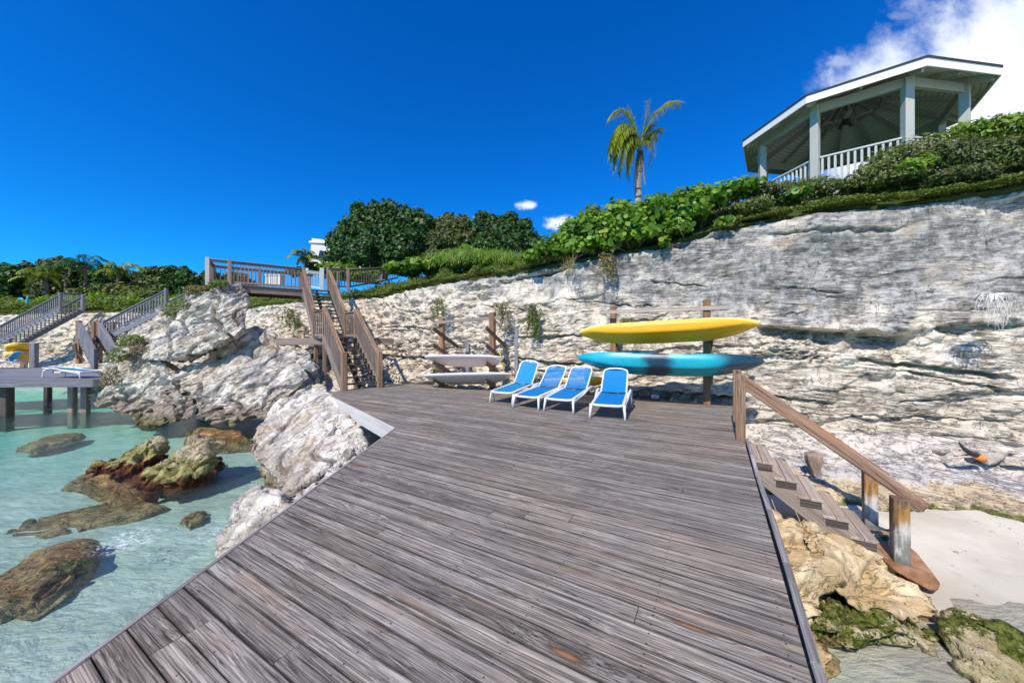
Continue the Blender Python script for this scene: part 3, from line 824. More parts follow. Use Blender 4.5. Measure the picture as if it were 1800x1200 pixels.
def water_mat():
    m, k, out = new_mat('clear_sea_water')
    w = geopos(k)
    n1 = k.noise(k.mapv(w, (1.5, 3.4, 1), (0, 0, R(28))), 1.6, 5, 0.6, 0.6)
    n2 = k.noise(k.mapv(w, (1.4, 2.8, 1), (0, 0, R(20))), 5.0, 4, 0.6, 0.5)
    nrm = k.bump(k.m('ADD', n1, k.m('MULTIPLY', n2, 0.32)), 1.0, 0.07)
    tr = k.n('ShaderNodeBsdfTransparent'); tr.inputs[0].default_value = (0.98, 0.995, 0.99, 1)
    rf = k.n('ShaderNodeBsdfRefraction'); rf.inputs['IOR'].default_value = 1.2; rf.inputs['Roughness'].default_value = 0.0
    rf.inputs[0].default_value = (0.98, 0.995, 0.99, 1); k.set(rf.inputs['Normal'], nrm)
    a = k.n('ShaderNodeMixShader'); a.inputs[0].default_value = 0.08
    k.t.links.new(tr.outputs[0], a.inputs[1]); k.t.links.new(rf.outputs[0], a.inputs[2])
    gl = k.n('ShaderNodeBsdfGlossy'); gl.inputs['Roughness'].default_value = 0.06; k.set(gl.inputs['Normal'], nrm)
    fr = k.n('ShaderNodeFresnel'); fr.inputs[0].default_value = 1.33; k.set(fr.inputs['Normal'], nrm)
    b = k.n('ShaderNodeMixShader')
    k.set(b.inputs[0], k.m('MULTIPLY', fr.outputs[0], 0.6))
    k.t.links.new(a.outputs[0], b.inputs[1]); k.t.links.new(gl.outputs[0], b.inputs[2])
    # a little foam where the swell breaks on the rocks
    fo = k.n('ShaderNodeBsdfDiffuse'); fo.inputs[0].default_value = (0.85, 0.9, 0.92, 1)
    def ring(c, r):
        d = k.n('ShaderNodeVectorMath', operation='DISTANCE'); k.set(d.inputs[0], w); d.inputs[1].default_value = c
        return k.smooth(d.outputs['Value'], r, r * 0.2)
    spots = k.m('MAXIMUM', ring((-5.9, 5.45, ZW), 0.55), k.m('MULTIPLY', ring((-4.7, 5.6, ZW), 0.4), 0.6))
    lace = k.noise(k.mapv(w, (1, 1.6, 1)), 8.0, 6, 0.75, 1.2)
    fm = k.m('MULTIPLY', spots, k.smooth(lace, 0.50, 0.60))
    c_ = k.n('ShaderNodeMixShader'); k.set(c_.inputs[0], k.m('MULTIPLY', fm, 0.8))
    k.t.links.new(b.outputs[0], c_.inputs[1]); k.t.links.new(fo.outputs[0], c_.inputs[2])
    k.t.links.new(c_.outputs[0], out.inputs[0])
    va = k.n('ShaderNodeVolumeAbsorption'); va.inputs[0].default_value = (0.06, 0.93, 0.86, 1); va.inputs[1].default_value = 0.23
    k.t.links.new(va.outputs[0], out.inputs[1])
    return m
M_WATER = water_mat()
def build_water():
    xs = nonuni(-420, 11.5, 330, -3.5, 2.8); ys = nonuni(-420, 29, 330, 6.0, 2.8)
    X, Y = np.meshgrid(xs, ys, indexing='ij')
    cell = np.maximum(np.gradient(xs)[:, None], np.gradient(ys)[None, :])
    amp = 1 - sstep(cell, 0.15, 0.6)
    c, s = math.cos(R(28)), math.sin(R(28))
    xr, yr = X * c + Y * s, -X * s + Y * c
    Z = ZW + amp * (0.022 * pnoise(xr * .8, yr * 1.9, 0) + 0.010 * pnoise(xr * 2.5, yr * 4.5, 2.0))
    nx, ny = len(xs), len(ys)
    top = np.stack([X, Y, Z], 2).reshape(-1, 3)
    # closed body: a simple skirt down to well under the sea bed
    V_ = [tuple(v) for v in top]; F_ = [tuple(f) for f in grid_faces(nx, ny)]
    idx = lambda i, j: i * ny + j
    rim = [idx(i, 0) for i in range(nx)] + [idx(nx - 1, j) for j in range(1, ny)] + [idx(i, ny - 1) for i in range(nx - 2, -1, -1)] + [idx(0, j) for j in range(ny - 2, 0, -1)]
    o0 = len(V_)
    for r_ in rim: V_.append((V_[r_][0], V_[r_][1], -5.0))
    n = len(rim)
    for i in range(n): F_.append((rim[i], rim[(i + 1) % n], o0 + (i + 1) % n, o0 + i))
    F_.append(tuple(o0 + i for i in range(n)))
    me = bpy.data.meshes.new('water'); me.from_pydata(V_, [], F_); me.update()
    bm = bmesh.new(); bm.from_mesh(me); bmesh.ops.recalc_face_normals(bm, faces=bm.faces); bm.to_mesh(me); bm.free()
    for p in me.polygons: p.use_smooth = len(p.vertices) == 4 and abs(p.normal.z) > .5
    o = link_mesh('water', me, M_WATER); o['kind'] = 'structure'
build_water()

# ------------------------------------------------------------------ rocks
def smooth_hull(pieces, voxel):
    bm = bmesh.new()
    for pts in pieces:
        b2 = bmesh.new()
        for p in pts: b2.verts.new(p)
        bmesh.ops.convex_hull(b2, input=b2.verts)
        for v in [v for v in b2.verts if not v.link_faces]: b2.verts.remove(v)
        tmp = bpy.data.meshes.new('t'); b2.to_mesh(tmp); b2.free(); bm.from_mesh(tmp); bpy.data.meshes.remove(tmp)
    me = bpy.data.meshes.new('hull'); bm.to_mesh(me); bm.free()
    o = bpy.data.objects.new('hull', me); COL.objects.link(o)
    md = o.modifiers.new('r', 'REMESH'); md.mode = 'VOXEL'; md.voxel_size = voxel
    ms = o.modifiers.new('s', 'SMOOTH'); ms.factor = 0.5; ms.iterations = 6
    dg = bpy.context.evaluated_depsgraph_get()
    m2 = bpy.data.meshes.new_from_object(o.evaluated_get(dg))
    bpy.data.objects.remove(o); bpy.data.meshes.remove(me)
    return m2
def rock(name, pieces, voxel, mat, label, cat='rock', group=None, tilt=(0, 0, 1), amp=1.0, bed=5.0, seed=0, holes=(), kind=None, rough=1.0, pitted=0.0):
    me = smooth_hull(pieces, voxel)
    n = len(me.vertices)
    co = np.empty(n * 3, np.float32); me.vertices.foreach_get('co', co); co = co.reshape(-1, 3).astype(float)
    no = np.empty(n * 3, np.float32); me.vertex_normals.foreach_get('vector', no); no = no.reshape(-1, 3).astype(float)
    t = np.array(tilt, float); t /= np.linalg.norm(t)
    a = np.cross(t, [0.3, 0.9, 0.1]); a /= np.linalg.norm(a); b = np.cross(t, a)
    u, v, h = co @ a, co @ b, co @ t
    u = u + seed * 13.1
    big = voxel > .033
    D = (0.10 if big else .20) * fbm(u * .7, v * .7, h * 1.0, 3)
    hw = h + 0.12 * fbm(u * .6, v * .6, h * .5, 3)
    q = bed / 5.0
    hw2 = hw + .05 * fbm(u * 3, v * 3, h * 3, 3); ua = u + .25 * fbm(u, v, h * 2, 3) + .04 * fbm(u * 6, v * 6, h * 6, 2); va_ = v + .25 * fbm(u + 9, v, h * 2, 3)
    D += (0.08 if big else .13) * np.tanh(3 * fbm(u * .5, v * .5, hw * bed * .45, 3))
    D += (0.125 * terrace(ua, hw2, .55 / q, 1.7 / q, 31 + seed, .10, va_) + (0.052 if big else .06) * terrace(ua, hw2, .17 / q, (1.9 if big else .8) / q, 41 + seed, .14, va_) + 0.022 * terrace(ua, hw2, .055 / q, (.9 if big else .3) / q, 51 + seed, .25, va_)) * rough
    D += 0.012 * fbm(u * 3.0, v * 3.0, hw * bed * 2.6, 3) * rough
    D -= (0.30 if voxel > .033 else .14) * rough * (1 - sstep(np.abs(pnoise(u * .8, v * .8, h * 1.1 + 3)), 0.0, .10))
    D -= (.10 if voxel > .033 else 0) + (.05 if big else .12) * rough * (1 - sstep(np.abs(pnoise(u * 1.9, v * 1.9, h * 2.6 + 3)), 0.0, .06))
    D += 0.035 * rough * (np.abs(pnoise(u * 2.3, v * 2.3, h * 3.2)) * 2 - .5)
    if pitted:
        pn = fbm(u * 4.2, v * 4.2, h * 4.2, 3); D -= pitted * sstep(pn, .1, .6) ; D += pitted * .5 * ridged(u * 3, v * 3, h * 3, 3)
    co2 = co + no * (D * amp)[:, None]
    for (c, r, dep) in holes:
        dd = np.linalg.norm(co2 - np.array(c), axis=1)
        co2 -= no * (dep * (1 - sstep(dd, 0.25 * r, r)))[:, None]
    me.vertices.foreach_set('co', co2.astype(np.float32).ravel())
    for p in me.polygons: p.use_smooth = voxel < .03
    me.update()
    base = Vector((float(co2[:, 0].mean()), float(co2[:, 1].mean()), float(co2[:, 2].min())))
    me.transform(Matrix.Translation(-base))
    me.materials.clear(); me.materials.append(mat)
    o = bpy.data.objects.new(name, me); COL.objects.link(o); o.location = base
    tag(o, label, cat, group, kind)
    return o
TILT = (-0.42, -0.35, 0.84)
LIME = ((0.07, 0.06, 0.048), (0.48, 0.435, 0.365), (0.82, 0.785, 0.71))
wet = [(-0.45, -0.85, (0.26, 0.20, 0.155), 0.8), (-1.15, -1.3, (0.16, 0.15, 0.06), 0.8), (-1.42, -1.5, (0.07, 0.05, 0.02), 0.9)]
M_BOULD = rock_mat('grey_white_boulder', LIME, 1.0, 1.0, (R(-20), R(30), 0), wet, 0.6, None, 0.028, 5.0)
M_WHITE = rock_mat('white_limestone', ((0.10, 0.083, 0.065), (0.46, 0.415, 0.345), (0.80, 0.76, 0.68)), 0.75, 0.65, (R(-20), R(20), 0), [(-0.75, -1.1, (0.36, 0.31, 0.25), 0.7), (-1.3, -1.5, (0.2, 0.14, 0.07), .8)], 1.3, None, 0.03, 2.5, 1.3)
M_TAN = rock_mat('tan_beach_rock', ((0.15, 0.10, 0.05), (0.50, 0.375, 0.195), (0.74, 0.61, 0.40)), 0.15, 0.45, (R(10), R(15), 0), None, 0.7, (0.57, -1.22, -1.0), 0.045, 2.0, 1.2)
M_MOSSR = rock_mat('mossy_beach_rock', ((0.10, 0.08, 0.03), (0.34, 0.28, 0.14), (0.52, 0.46, 0.30)), 0.15, 0.4, (0, 0, 0), None, 0.9, (0.47, -0.9, -0.7), 0.05, 2.0, 1.5)
M_REEF = rock_mat('reef_rock', ((0.04, 0.018, 0.008), (0.30, 0.14, 0.055), (0.62, 0.42, 0.20)), 0.0, 0.5, (0, 0, 0), None, 1.2, (0.56, -1.2, -1.0), 0.08, 1.5, 1.8)
M_SHOAL = rock_mat('yellow_green_rock', ((0.05, 0.035, 0.02), (0.40, 0.33, 0.19), (0.70, 0.61, 0.44)), 0.8, 0.5, (R(15), R(30), 0), [(-0.95, -1.22, (0.34, 0.34, 0.10), 0.8), (-1.30, -1.42, (0.16, 0.055, 0.03), 0.95)], 1.5, (0.60, -1.05, -0.9), 0.06, 2.2, 1.8)

def PP(lst):
    return [P(*q) for q in lst]
# the two great tilted slabs beside the walkway
rock('boulder', [
    PP([(432, 490, 15.6), (378, 500, 14.6), (440, 555, 15.3), (300, 530, 15.0), (250, 566, 15.0), (205, 600, 14.6), (250, 632, 13.6), (290, 636, 13.2), (372, 612, 13.4), (438, 578, 14.0), (405, 600, 13.5), (428, 500, 17.4), (300, 540, 17.8), (215, 610, 17.0), (340, 640, 15.8)]),
    PP([(250, 570, 15.4), (205, 602, 15.0), (176, 640, 14.8), (230, 690, 14.4), (300, 650, 14.0), (200, 640, 17), (290, 570, 17.6)])],
    0.048, M_BOULD, 'upper tilted grey slab reaching up under the walkway, green tufts on its left flank', 'boulder', 'fallen boulders at the foot of the cliff', TILT, 1.0, 5.2, 1)
rock('boulder', [
    PP([(440, 580, 15.2), (305, 650, 14.0), (330, 690, 12.4), (345, 735, 12.2), (420, 752, 12.0), (470, 740, 11.6), (530, 690, 11.9), (565, 650, 12.6), (545, 622, 13.2), (500, 600, 14.2), (470, 570, 15.2), (470, 590, 16.4), (350, 660, 15.4), (350, 740, 14.6), (560, 660, 14.8)])],
    0.046, M_BOULD, 'broad whitish boulder with slanting layers below the upper slab, ending left of the wooden stairs', 'boulder', 'fallen boulders at the foot of the cliff', TILT, 1.0, 5.4, 2)
rock('boulder', [
    PP([(176, 630, 15.6), (150, 690, 15.4), (165, 715, 14.6), (215, 735, 13.6), (262, 752, 12.9), (335, 738, 12.4), (345, 715, 12.6), (320, 660, 13.2), (250, 610, 14.4), (200, 620, 17.0), (300, 700, 15.0), (190, 700, 16.8)])],
    0.048, M_BOULD, 'lower left boulder overhanging the turquoise water, its foot in deep shade', 'boulder', 'fallen boulders at the foot of the cliff', TILT, 1.0, 5.0, 3)
rock('boulder', [
    PP([(500, 612, 14.0), (515, 604, 14.0), (545, 615, 13.8), (562, 640, 13.2), (560, 668, 12.8), (520, 680, 12.6), (490, 650, 13.2), (530, 620, 15.4), (560, 660, 14.8)])],
    0.035, M_BOULD, 'small dark ribbed boulder wedged beside the foot of the wooden stairs', 'boulder', 'fallen boulders at the foot of the cliff', TILT, 0.7, 7.0, 4)
rock('boulder', [
    PP([(572, 672, 11.4), (556, 676, 11.2), (520, 692, 10.8), (480, 714, 10.6), (442, 762, 9.4), (436, 800, 8.8), (446, 850, 8.0), (470, 880, 7.4), (520, 860, 6.6), (600, 806, 6.7), (650, 790, 7.0), (632, 752, 7.7), (590, 722, 9.0), (570, 700, 10.2), (600, 760, 9.6), (640, 820, 7.6), (500, 900, 7.6)]),
    [Vector((-2.5, 5.8, -0.42)), Vector((-2.3, 3.6, -0.65)), Vector((-1.7, 3.6, -1.7)), Vector((-1.6, 6.2, -1.7)), Vector((-3.6, 5.0, -0.8)), Vector((-3.9, 4.7, -1.9)), Vector((-3.0, 6.6, -0.3))]],
    0.036, M_WHITE, 'bright white limestone boulder filling the corner between the deck and the water', 'boulder', 'fallen boulders at the foot of the cliff', (-0.3, -0.5, 0.8), 0.72, 4.2, 5,
    holes=[], rough=1.2, pitted=0.05)
rock('boulder', [
    PP([(418, 868, 6.0), (392, 900, 5.7), (375, 970, 5.1), (400, 975, 4.7), (455, 935, 4.4), (500, 890, 4.6), (485, 862, 5.6), (450, 855, 6.2), (430, 900, 6.6), (500, 880, 5.9)]) + [Vector((-2.3, 4.6, -1.0)), Vector((-2.4, 3.9, -1.9)), Vector((-4.4, 5.2, -2.1)), Vector((-3.9, 6.4, -2.1))]],
    0.028, M_WHITE, 'pitted pale boulder with a dark hollow against the left edge of the deck', 'boulder', 'fallen boulders at the foot of the cliff', (-0.3, -0.5, 0.8), 0.55, 5.0, 6,
    holes=[(P(470, 893, 4.75), 0.27, 0.42)], rough=1.3, pitted=0.05)
# shoal rocks standing in the water
rock('shoal_rock', [
    [Pz(255, 835, -1.35), Pz(225, 855, -1.7), Pz(300, 870, -1.7), Pz(370, 845, -1.6), Pz(385, 820, -1.6)] + PP([(300, 800, 8.0), (330, 778, 8.2), (345, 768, 8.4), (366, 776, 8.3), (362, 800, 8.0), (340, 830, 7.6), (290, 815, 8.2)]) + [Pz(330, 800, -1.7)]],
    0.022, M_SHOAL, 'jagged yellow and grey rock standing highest in the shallow water, hollowed on its left side', 'rock', 'jagged rocks in the shallows', (-0.5, -0.3, 0.7), 0.75, 5.5, 7,
    holes=[(P(293, 812, 7.8), 0.30, 0.28), (P(322, 795, 7.9), .16, .16)], rough=1.3, pitted=0.16)
rock('shoal_rock', [
    [Pz(150, 828, -1.45), Pz(190, 845, -1.7), Pz(262, 838, -1.7), Pz(285, 810, -1.6)] + PP([(212, 795, 8.6), (222, 780, 9.0), (240, 774, 9.2), (284, 773, 9.2), (275, 788, 9.0), (245, 800, 8.8)]) + [Pz(240, 800, -1.7)]],
    0.022, M_SHOAL, 'lower jagged brown rock just left of the tallest shoal rock', 'rock', 'jagged rocks in the shallows', (-0.5, -0.3, 0.7), 0.7, 5.5, 8,
    holes=[(P(250, 795, 8.6), 0.26, 0.25)], rough=1.3, pitted=0.16)
def reef(pts, ztop_, label, seed, zb=-2.1, amp=0.30, name='reef_rock', group='weedy reef rocks under the water'):
    top = [Pz(px, py, ztop_) for px, py in pts]
    c = sum(top, Vector()) / len(top)
    hi_ = ztop_ > -1.6
    lw = 1.35 if hi_ else 1.12; tw = .80 if hi_ else .88
    low = [Vector((c.x + (t.x - c.x) * lw, c.y + (t.y - c.y) * lw, -2.0)) for t in top]
    top = [Vector((c.x + (t.x - c.x) * tw, c.y + (t.y - c.y) * tw, t.z)) for t in top]
    mid = [c + (t - c) * 0.55 + Vector((0, 0, 0.05)) for t in top]
    rock(name, [top + low + mid], 0.04, M_REEF, label, 'rock', group, (-0.2, -0.2, 0.9), amp, 5.0, seed, rough=1.4, pitted=0.05)
reef([(0, 1000), (60, 965), (140, 940), (178, 945), (165, 985), (110, 1030), (60, 1055), (-30, 1060), (-60, 1030)], -1.70, 'large brown weedy rock under the water nearest the lower left corner', 21)
reef([(10, 935), (80, 900), (160, 885), (260, 880), (300, 890), (250, 905), (160, 915), (60, 945)], -1.84, 'long dark reef rock under water across the middle of the shallows', 22)
reef([(30, 780), (80, 762), (145, 757), (130, 768), (60, 782)], -1.74, 'brown reef rock farthest out, below the dock', 24)
reef([(310, 905), (345, 890), (372, 892), (360, 908), (330, 918)], -1.78, 'orange-brown rock under water between the jagged rock and the deck', 26)
reef([(120, 832), (160, 845), (215, 858), (250, 850), (180, 828)], -1.53, 'flat weedy reef skirting the lower jagged rock on its left', 27)
reef([(340, 745), (420, 752), (450, 770), (380, 772), (335, 765)], -1.52, 'yellow-green weedy rock in the shade of the big boulder', 29, name='reef_rock')

# beach rocks on the right
rock('beach_rock', [
    [Pz(1395, 905, -0.75), Pz(1440, 925, -0.85), Pz(1500, 955, -0.95), Pz(1560, 965, -1.05), Pz(1610, 1015, -1.25), Pz(1655, 1050, -1.33), Pz(1640, 1085, -1.42), Pz(1590, 1100, -1.46), Pz(1510, 1085, -1.40), Pz(1480, 1050, -1.15), Pz(1455, 1010, -1.0), Pz(1420, 960, -0.85),
     Pz(1420, 960, -1.8), Pz(1640, 1090, -1.9), Pz(1520, 1100, -1.9), Pz(1560, 980, -1.9)]],
    0.024, M_TAN, 'large smooth tan slab lying under the foot of the beach steps', 'rock', 'tan rocks beside the beach', (0.3, 0.2, 0.9), 0.55, 4.5, 11, rough=1.2)
rock('beach_rock', [
    [Vector((2.75, 4.25, -0.75)), Vector((3.5, 4.9, -0.72)), Vector((3.95, 5.1, -1.0)), Vector((3.75, 4.2, -1.05)), Vector((3.0, 3.55, -1.1)), Vector((2.5, 3.4, -1.3)), Vector((2.6, 4.6, -1.6)), Vector((3.9, 4.3, -1.7)), Vector((3.0, 3.3, -1.7))]],
    0.024, M_TAN, 'blocky yellowish rock tucked against the deck edge below the steps', 'rock', 'tan rocks beside the beach', (0.1, 0.2, 0.9), 0.65, 6.0, 12, rough=1.3)
rock('beach_rock', [
    [Pz(1400, 1065, -1.25), Pz(1450, 1060, -1.2), Pz(1520, 1085, -1.28), Pz(1600, 1105, -1.32), Pz(1650, 1110, -1.36), Pz(1660, 1140, -1.48), Pz(1560, 1150, -1.52), Pz(1500, 1155, -1.56), Pz(1470, 1150, -1.5), Pz(1400, 1110, -1.4), Pz(1500, 1120, -1.9), Pz(1640, 1120, -1.9)]],
    0.024, M_MOSSR, 'low mossy rock shelf in front of the tan slab, at the water edge', 'rock', 'mossy rocks beside the beach', (0.1, 0.1, 0.9), 0.6, 6.0, 13, rough=1.3)
rock('beach_rock', [
    [Pz(1640, 1070, -1.30), Pz(1690, 1075, -1.28), Pz(1740, 1110, -1.3), Pz(1790, 1130, -1.28), Pz(1860, 1160, -1.3), Pz(1900, 1230, -1.4), Pz(1780, 1230, -1.55), Pz(1700, 1180, -1.5), Pz(1670, 1120, -1.45), Pz(1740, 1150, -1.9), Pz(1860, 1240, -1.9)]],
    0.024, M_MOSSR, 'long green mossy rock running to the lower right corner', 'rock', 'mossy rocks beside the beach', (0.1, 0.1, 0.9), 0.6, 6.0, 14, rough=1.3)
rock('beach_rock', [
    [Pz(1715, 1092, -1.22), Pz(1760, 1095, -1.2), Pz(1800, 1118, -1.22), Pz(1830, 1150, -1.3), Pz(1790, 1135, -1.45), Pz(1730, 1110, -1.45), Pz(1770, 1110, -1.8)]],
    0.022, M_MOSSR, 'small rounded green rock at the edge of the dry sand', 'rock', 'mossy rocks beside the beach', (0.1, 0.1, 0.9), 0.3, 5.0, 15, rough=.8)
rock('beach_rock', [
    [Pz(1500, 925, -1.15), Pz(1560, 935, -1.2), Pz(1590, 965, -1.3), Pz(1620, 1000, -1.38), Pz(1570, 1010, -1.4), Pz(1500, 960, -1.3), Pz(1540, 950, -1.8), Pz(1600, 1000, -1.8)]],
    0.024, M_TAN, 'brown flat rock directly beneath the lowest tread', 'rock', 'tan rocks beside the beach', (0.1, 0.1, 0.9), 0.3, 5.0, 16, rough=.9)
# loose white stones lying on the ledge
for i, (px, py, Y, sz_, lab) in enumerate([(1740, 800, 6.55, 0.34, 'largest loose grey-white stone on the ledge, beside the orange float'), (1790, 812, 6.3, 0.2, 'grey stone at the right end of the ledge stones'), (1702, 792, 6.9, 0.16, 'white stone lying left of the orange float'),
                                     (1655, 795, 7.2, 0.12, 'little white stone on the ledge between the handrail and the orange float'), (1532, 760, 7.9, 0.10, 'single white pebble on the foot of the cliff above the handrail')]):
    c = P(px, py, Y)
    rr = random.Random(40 + i)
    pts = [c + Vector((rr.uniform(-1, 1) * sz_ * 1.25, rr.uniform(-.7, .7) * sz_, rr.uniform(-.5, .5) * sz_)) for _ in range(14)]
    rock('stone', [pts], max(0.014, sz_ * .06), M_WHITE, lab, 'stone', 'loose stones on the ledge', (0.1, 0.1, 0.9), 0.12 + sz_ * .3, 6.0, 50 + i, rough=.6)

def pebbles():
    rng = np.random.default_rng(77); V_ = []; F_ = []
    ico = bmesh.new(); bmesh.ops.create_icosphere(ico, subdivisions=1, radius=1.0); iv = np.array([v.co[:] for v in ico.verts]); fi = np.array([[v.index for v in f.verts] for f in ico.faces]); ico.free()
    n = 150
    px = np.concatenate([rng.uniform(4.6, 8.2, 90), rng.uniform(5.0, 7.6, 60)]); py = np.concatenate([rng.uniform(4.0, 6.9, 90), rng.uniform(3.4, 4.3, 60)])
    z = seabed_z(px, py)
    for i in range(n):
        s_ = rng.uniform(.006, .017) * (1.6 if rng.random() > .93 else 1)
        sc = np.array([1, rng.uniform(.6, 1), rng.uniform(.35, .7)]) * s_; a = rng.uniform(0, 6.28); R_ = np.array([[math.cos(a), -math.sin(a), 0], [math.sin(a), math.cos(a), 0], [0, 0, 1]])
        V_.append((iv * sc * (1 + .15 * rng.normal(size=(len(iv), 1)))) @ R_.T + [px[i], py[i], z[i] + s_ * .15]); F_.append(fi + i * len(iv))
    o = link_mesh('pebbles', np_mesh('pebbles', np.concatenate(V_), np.concatenate(F_), True), M_PEB); o['kind'] = 'stuff'
M_PEB = rock_mat('beach_pebbles', ((0.06, 0.05, 0.04), (0.30, 0.25, 0.18), (0.62, 0.57, 0.48)), 0.6, 0.1, (0, 0, 0), None, 0.5, None, 0.005, 1.0, 3.0)
pebbles()
# ------------------------------------------------------------------ the deck
PD = Vector((-0.866, 0.501, 0))      # along the boards
UD = Vector((0.501, 0.866, 0))       # across the boards, towards the cliff
DECK_ = [(-2.085, -3.0), (-1.28, -3.0), (1.382, 1.602), (3.631, 5.49), (5.42, 8.58), (3.52, 9.36), (0.3, 10.95), (-3.77, 12.95), (-4.59, 12.64), (-5.68, 10.68), (-2.085, 6.32)]
def strip(v):
    """interval along the boards covered by the deck at cross position v"""
    q = [(Vector((x, y, 0)).dot(PD), Vector((x, y, 0)).dot(UD)) for x, y in DECK]
    xs = []
    for i in range(len(q)):
        a, b = q[i], q[(i + 1) % len(q)]
        if (a[1] - v) * (b[1] - v) < 0:
            t = (v - a[1]) / (b[1] - a[1]); xs.append(a[0] + t * (b[0] - a[0]))
    return (min(xs), max(xs)) if len(xs) >= 2 else None
deck = thing('wooden_deck', (0, 4, 0), 'weathered grey plank deck spreading from the foreground to the cliff foot', 'deck')
mb = MB()
vs = [Vector((x, y, 0)).dot(UD) for x, y in DECK]
v = VMIN
rr = random.Random(3)
while v < max(vs) - 0.01:
    v0, v1 = v + 0.0034, min(v + BW - 0.0034, max(vs) - 0.002)
    a = strip(v0 + .001); b = strip(v1 - .001)
    v += BW
    if a is None or b is None: continue
    lo0, hi0, lo1, hi1 = a[0], a[1], b[0], b[1]
    cuts = []
    c = max(lo0, lo1) + rr.uniform(0.6, 7.5)
    while c < min(hi0, hi1) - 0.5:
        cuts.append(c); c += rr.uniform(3.6, 6.0)
    if .5 < v0 < .8: cuts = [2.43]
    if .2 < v0 < .5: cuts = [2.0]
    st0, st1 = lo0 + .012, lo1 + .012
    for ci in range(len(cuts) + 1):
        if ci < len(cuts): e0 = e1 = cuts[ci]
        else: e0, e1 = hi0 - .012, hi1 - .012
        g = 0.0016
        dz = rr.uniform(-0.0022, 0.0018); tl = rr.uniform(-0.0012, 0.0012)
        def W(aa, vv, zz): 
            p = PD * aa + UD * vv; return Vector((p.x, p.y, zz))
        zt0, zt1 = dz - tl, dz + tl
        # start (lower a) to end (higher a); the grain runs along the board
        mb.hexa([W(st0 + g, v0, -0.036), W(st1 + g, v1, -0.036), W(e1 - g, v1, -0.036), W(e0 - g, v0, -0.036),
                 W(st0 + g, v0, zt0), W(st1 + g, v1, zt1), W(e1 - g, v1, zt1), W(e0 - g, v0, zt0)], abs(e0 - st0))
        st0, st1 = e0, e1
mb.build('planking', M_DECK, deck, 0.0025)
# fascia, trims and frame
def edge_boards(name, pts, off, w, h, ztop_, mat, nseg=1, wob=0.0, bevel=0.004):
    m_ = MB()
    for (a, b) in zip(pts[:-1], pts[1:]):
        a = Vector((*a, 0)); b = Vector((*b, 0)); d = (b - a).normalized(); n = Vector((d.y, -d.x, 0))
        for i in range(nseg):
            p = a.lerp(b, i / nseg) + n * (off + wob * math.sin(i * 1.9)); q = a.lerp(b, (i + 1) / nseg) + n * (off + wob * math.sin((i + 1) * 1.9))
            m_.beam(p + Vector((0, 0, ztop_ - h / 2)), q + Vector((0, 0, ztop_ - h / 2)), w, h)
    return m_.build(name, mat, deck, bevel)
edge_boards('fascia_board', [(-2.085, -3.0), (-2.085, 6.34)], -0.008, 0.030, 0.22, 0.004, M_TRIM)
tag(edge_boards('fascia_board', [(-5.70, 10.70), (-2.10, 6.33)], 0.0, 0.040, 0.30, -0.004, M_PALEW), 'pale bleached fascia board with dark nail stains')
edge_boards('fascia_board', [(-1.28, -3.0), (3.71, 5.63)], 0.030, 0.045, 0.2, 0.006, M_TRIM, 11, 0.006, 0.006)
edge_boards('fascia_board', [(5.44, 8.56), (3.53, 9.38), (0.31, 10.97), (-3.76, 12.97)], 0.022, 0.038, 0.2, 0.003, M_GREYW)
m_ = MB()
for i in range(9):
    y = -2.0 + i * 1.0
    m_.beam((-2.05, y, -0.13), (-0.4 + y * .577 + .85, y, -0.13), 0.05, 0.18)
for i in range(6):
    y = 6.9 + i * 0.85
    m_.beam((-2.4 - (i * .62), y, -0.13), (4.3, y, -0.13), 0.05, 0.18)
m_.build('joist_frame', M_DARKW, deck)
for (x, y) in ((-1.95, 0.5), (-1.95, 3.0), (-1.95, 5.8), (-4.2, 9.2), (-5.4, 10.9), (0.8, 1.0), (2.2, 3.4), (3.3, 5.3), (4.6, 7.6), (0, 6), (-1, 9.5)):
    postobj('support_post', (x, y, -2.4), 0.2, 2.18, M_DARKW, deck)
# small white deck lamp beside the rack
t = thing('deck_lamp', P(1151, 697, 9.3), 'small white square lamp on the dark back edge of the deck', 'lamp')
c = Vector(t.location)
MB().beam(c + Vector((-.085, .0, 0.0)), c + Vector((.085, -.04, 0.0)), 0.05, 0.075).build('housing', None, t, 0.006)
M_WHITEP, k, out = new_mat('white_plastic')
principled(k, out, k.mix(k.noise(objco(k), 6, 4), (0.74, 0.75, 0.76), (0.84, 0.85, 0.86)), 0.38)
M_LENS, k, out = new_mat('lamp_glass')
principled(k, out, (0.10, 0.22, 0.34), 0.15)
t.children[0].data.materials.clear(); t.children[0].data.materials.append(M_WHITEP)
MB().beam(c + Vector((-.06, -.022, 0.0)), c + Vector((.062, -.05, 0.0)), 0.03, 0.045).build('lens', M_LENS, t, 0.003)

# ------------------------------------------------------------------ steps down to the beach
D2 = Vector((0.866, -0.501, 0))      # the way the steps go down
KN = 12.9
y0 = (KN - 1.382 + 1.602 * 0.5784) / (1.7285 + 0.5784)
x0 = KN - 1.7285 * y0
S0 = Vector((x0, y0, 0)) + D2 * 0.03
WID = 1.02
bs = thing('beach_steps', (S0.x + 1, S0.y + .3, -1.4), 'worn wooden open steps with one heavy handrail leading down to the sand', 'stairs')
for kx in range(6):
    z = -0.238 - 0.212 * kx
    m_ = MB()
    for j in range(2):
        a = S0 + D2 * (0.03 + 0.28 * kx + 0.148 * j) + D2 * 0.07
        zz = z - 0.004 * j + rr.uniform(-.003, .003)
        p = a + UD * -0.02; q = a + UD * (WID + 0.02)
        m_.beam(Vector((p.x, p.y, zz - .021)), Vector((q.x, q.y, zz - .021)), 0.140, 0.042)
    o = m_.build('tread', M_TREAD if kx < 5 else M_GREYW, bs, 0.006)
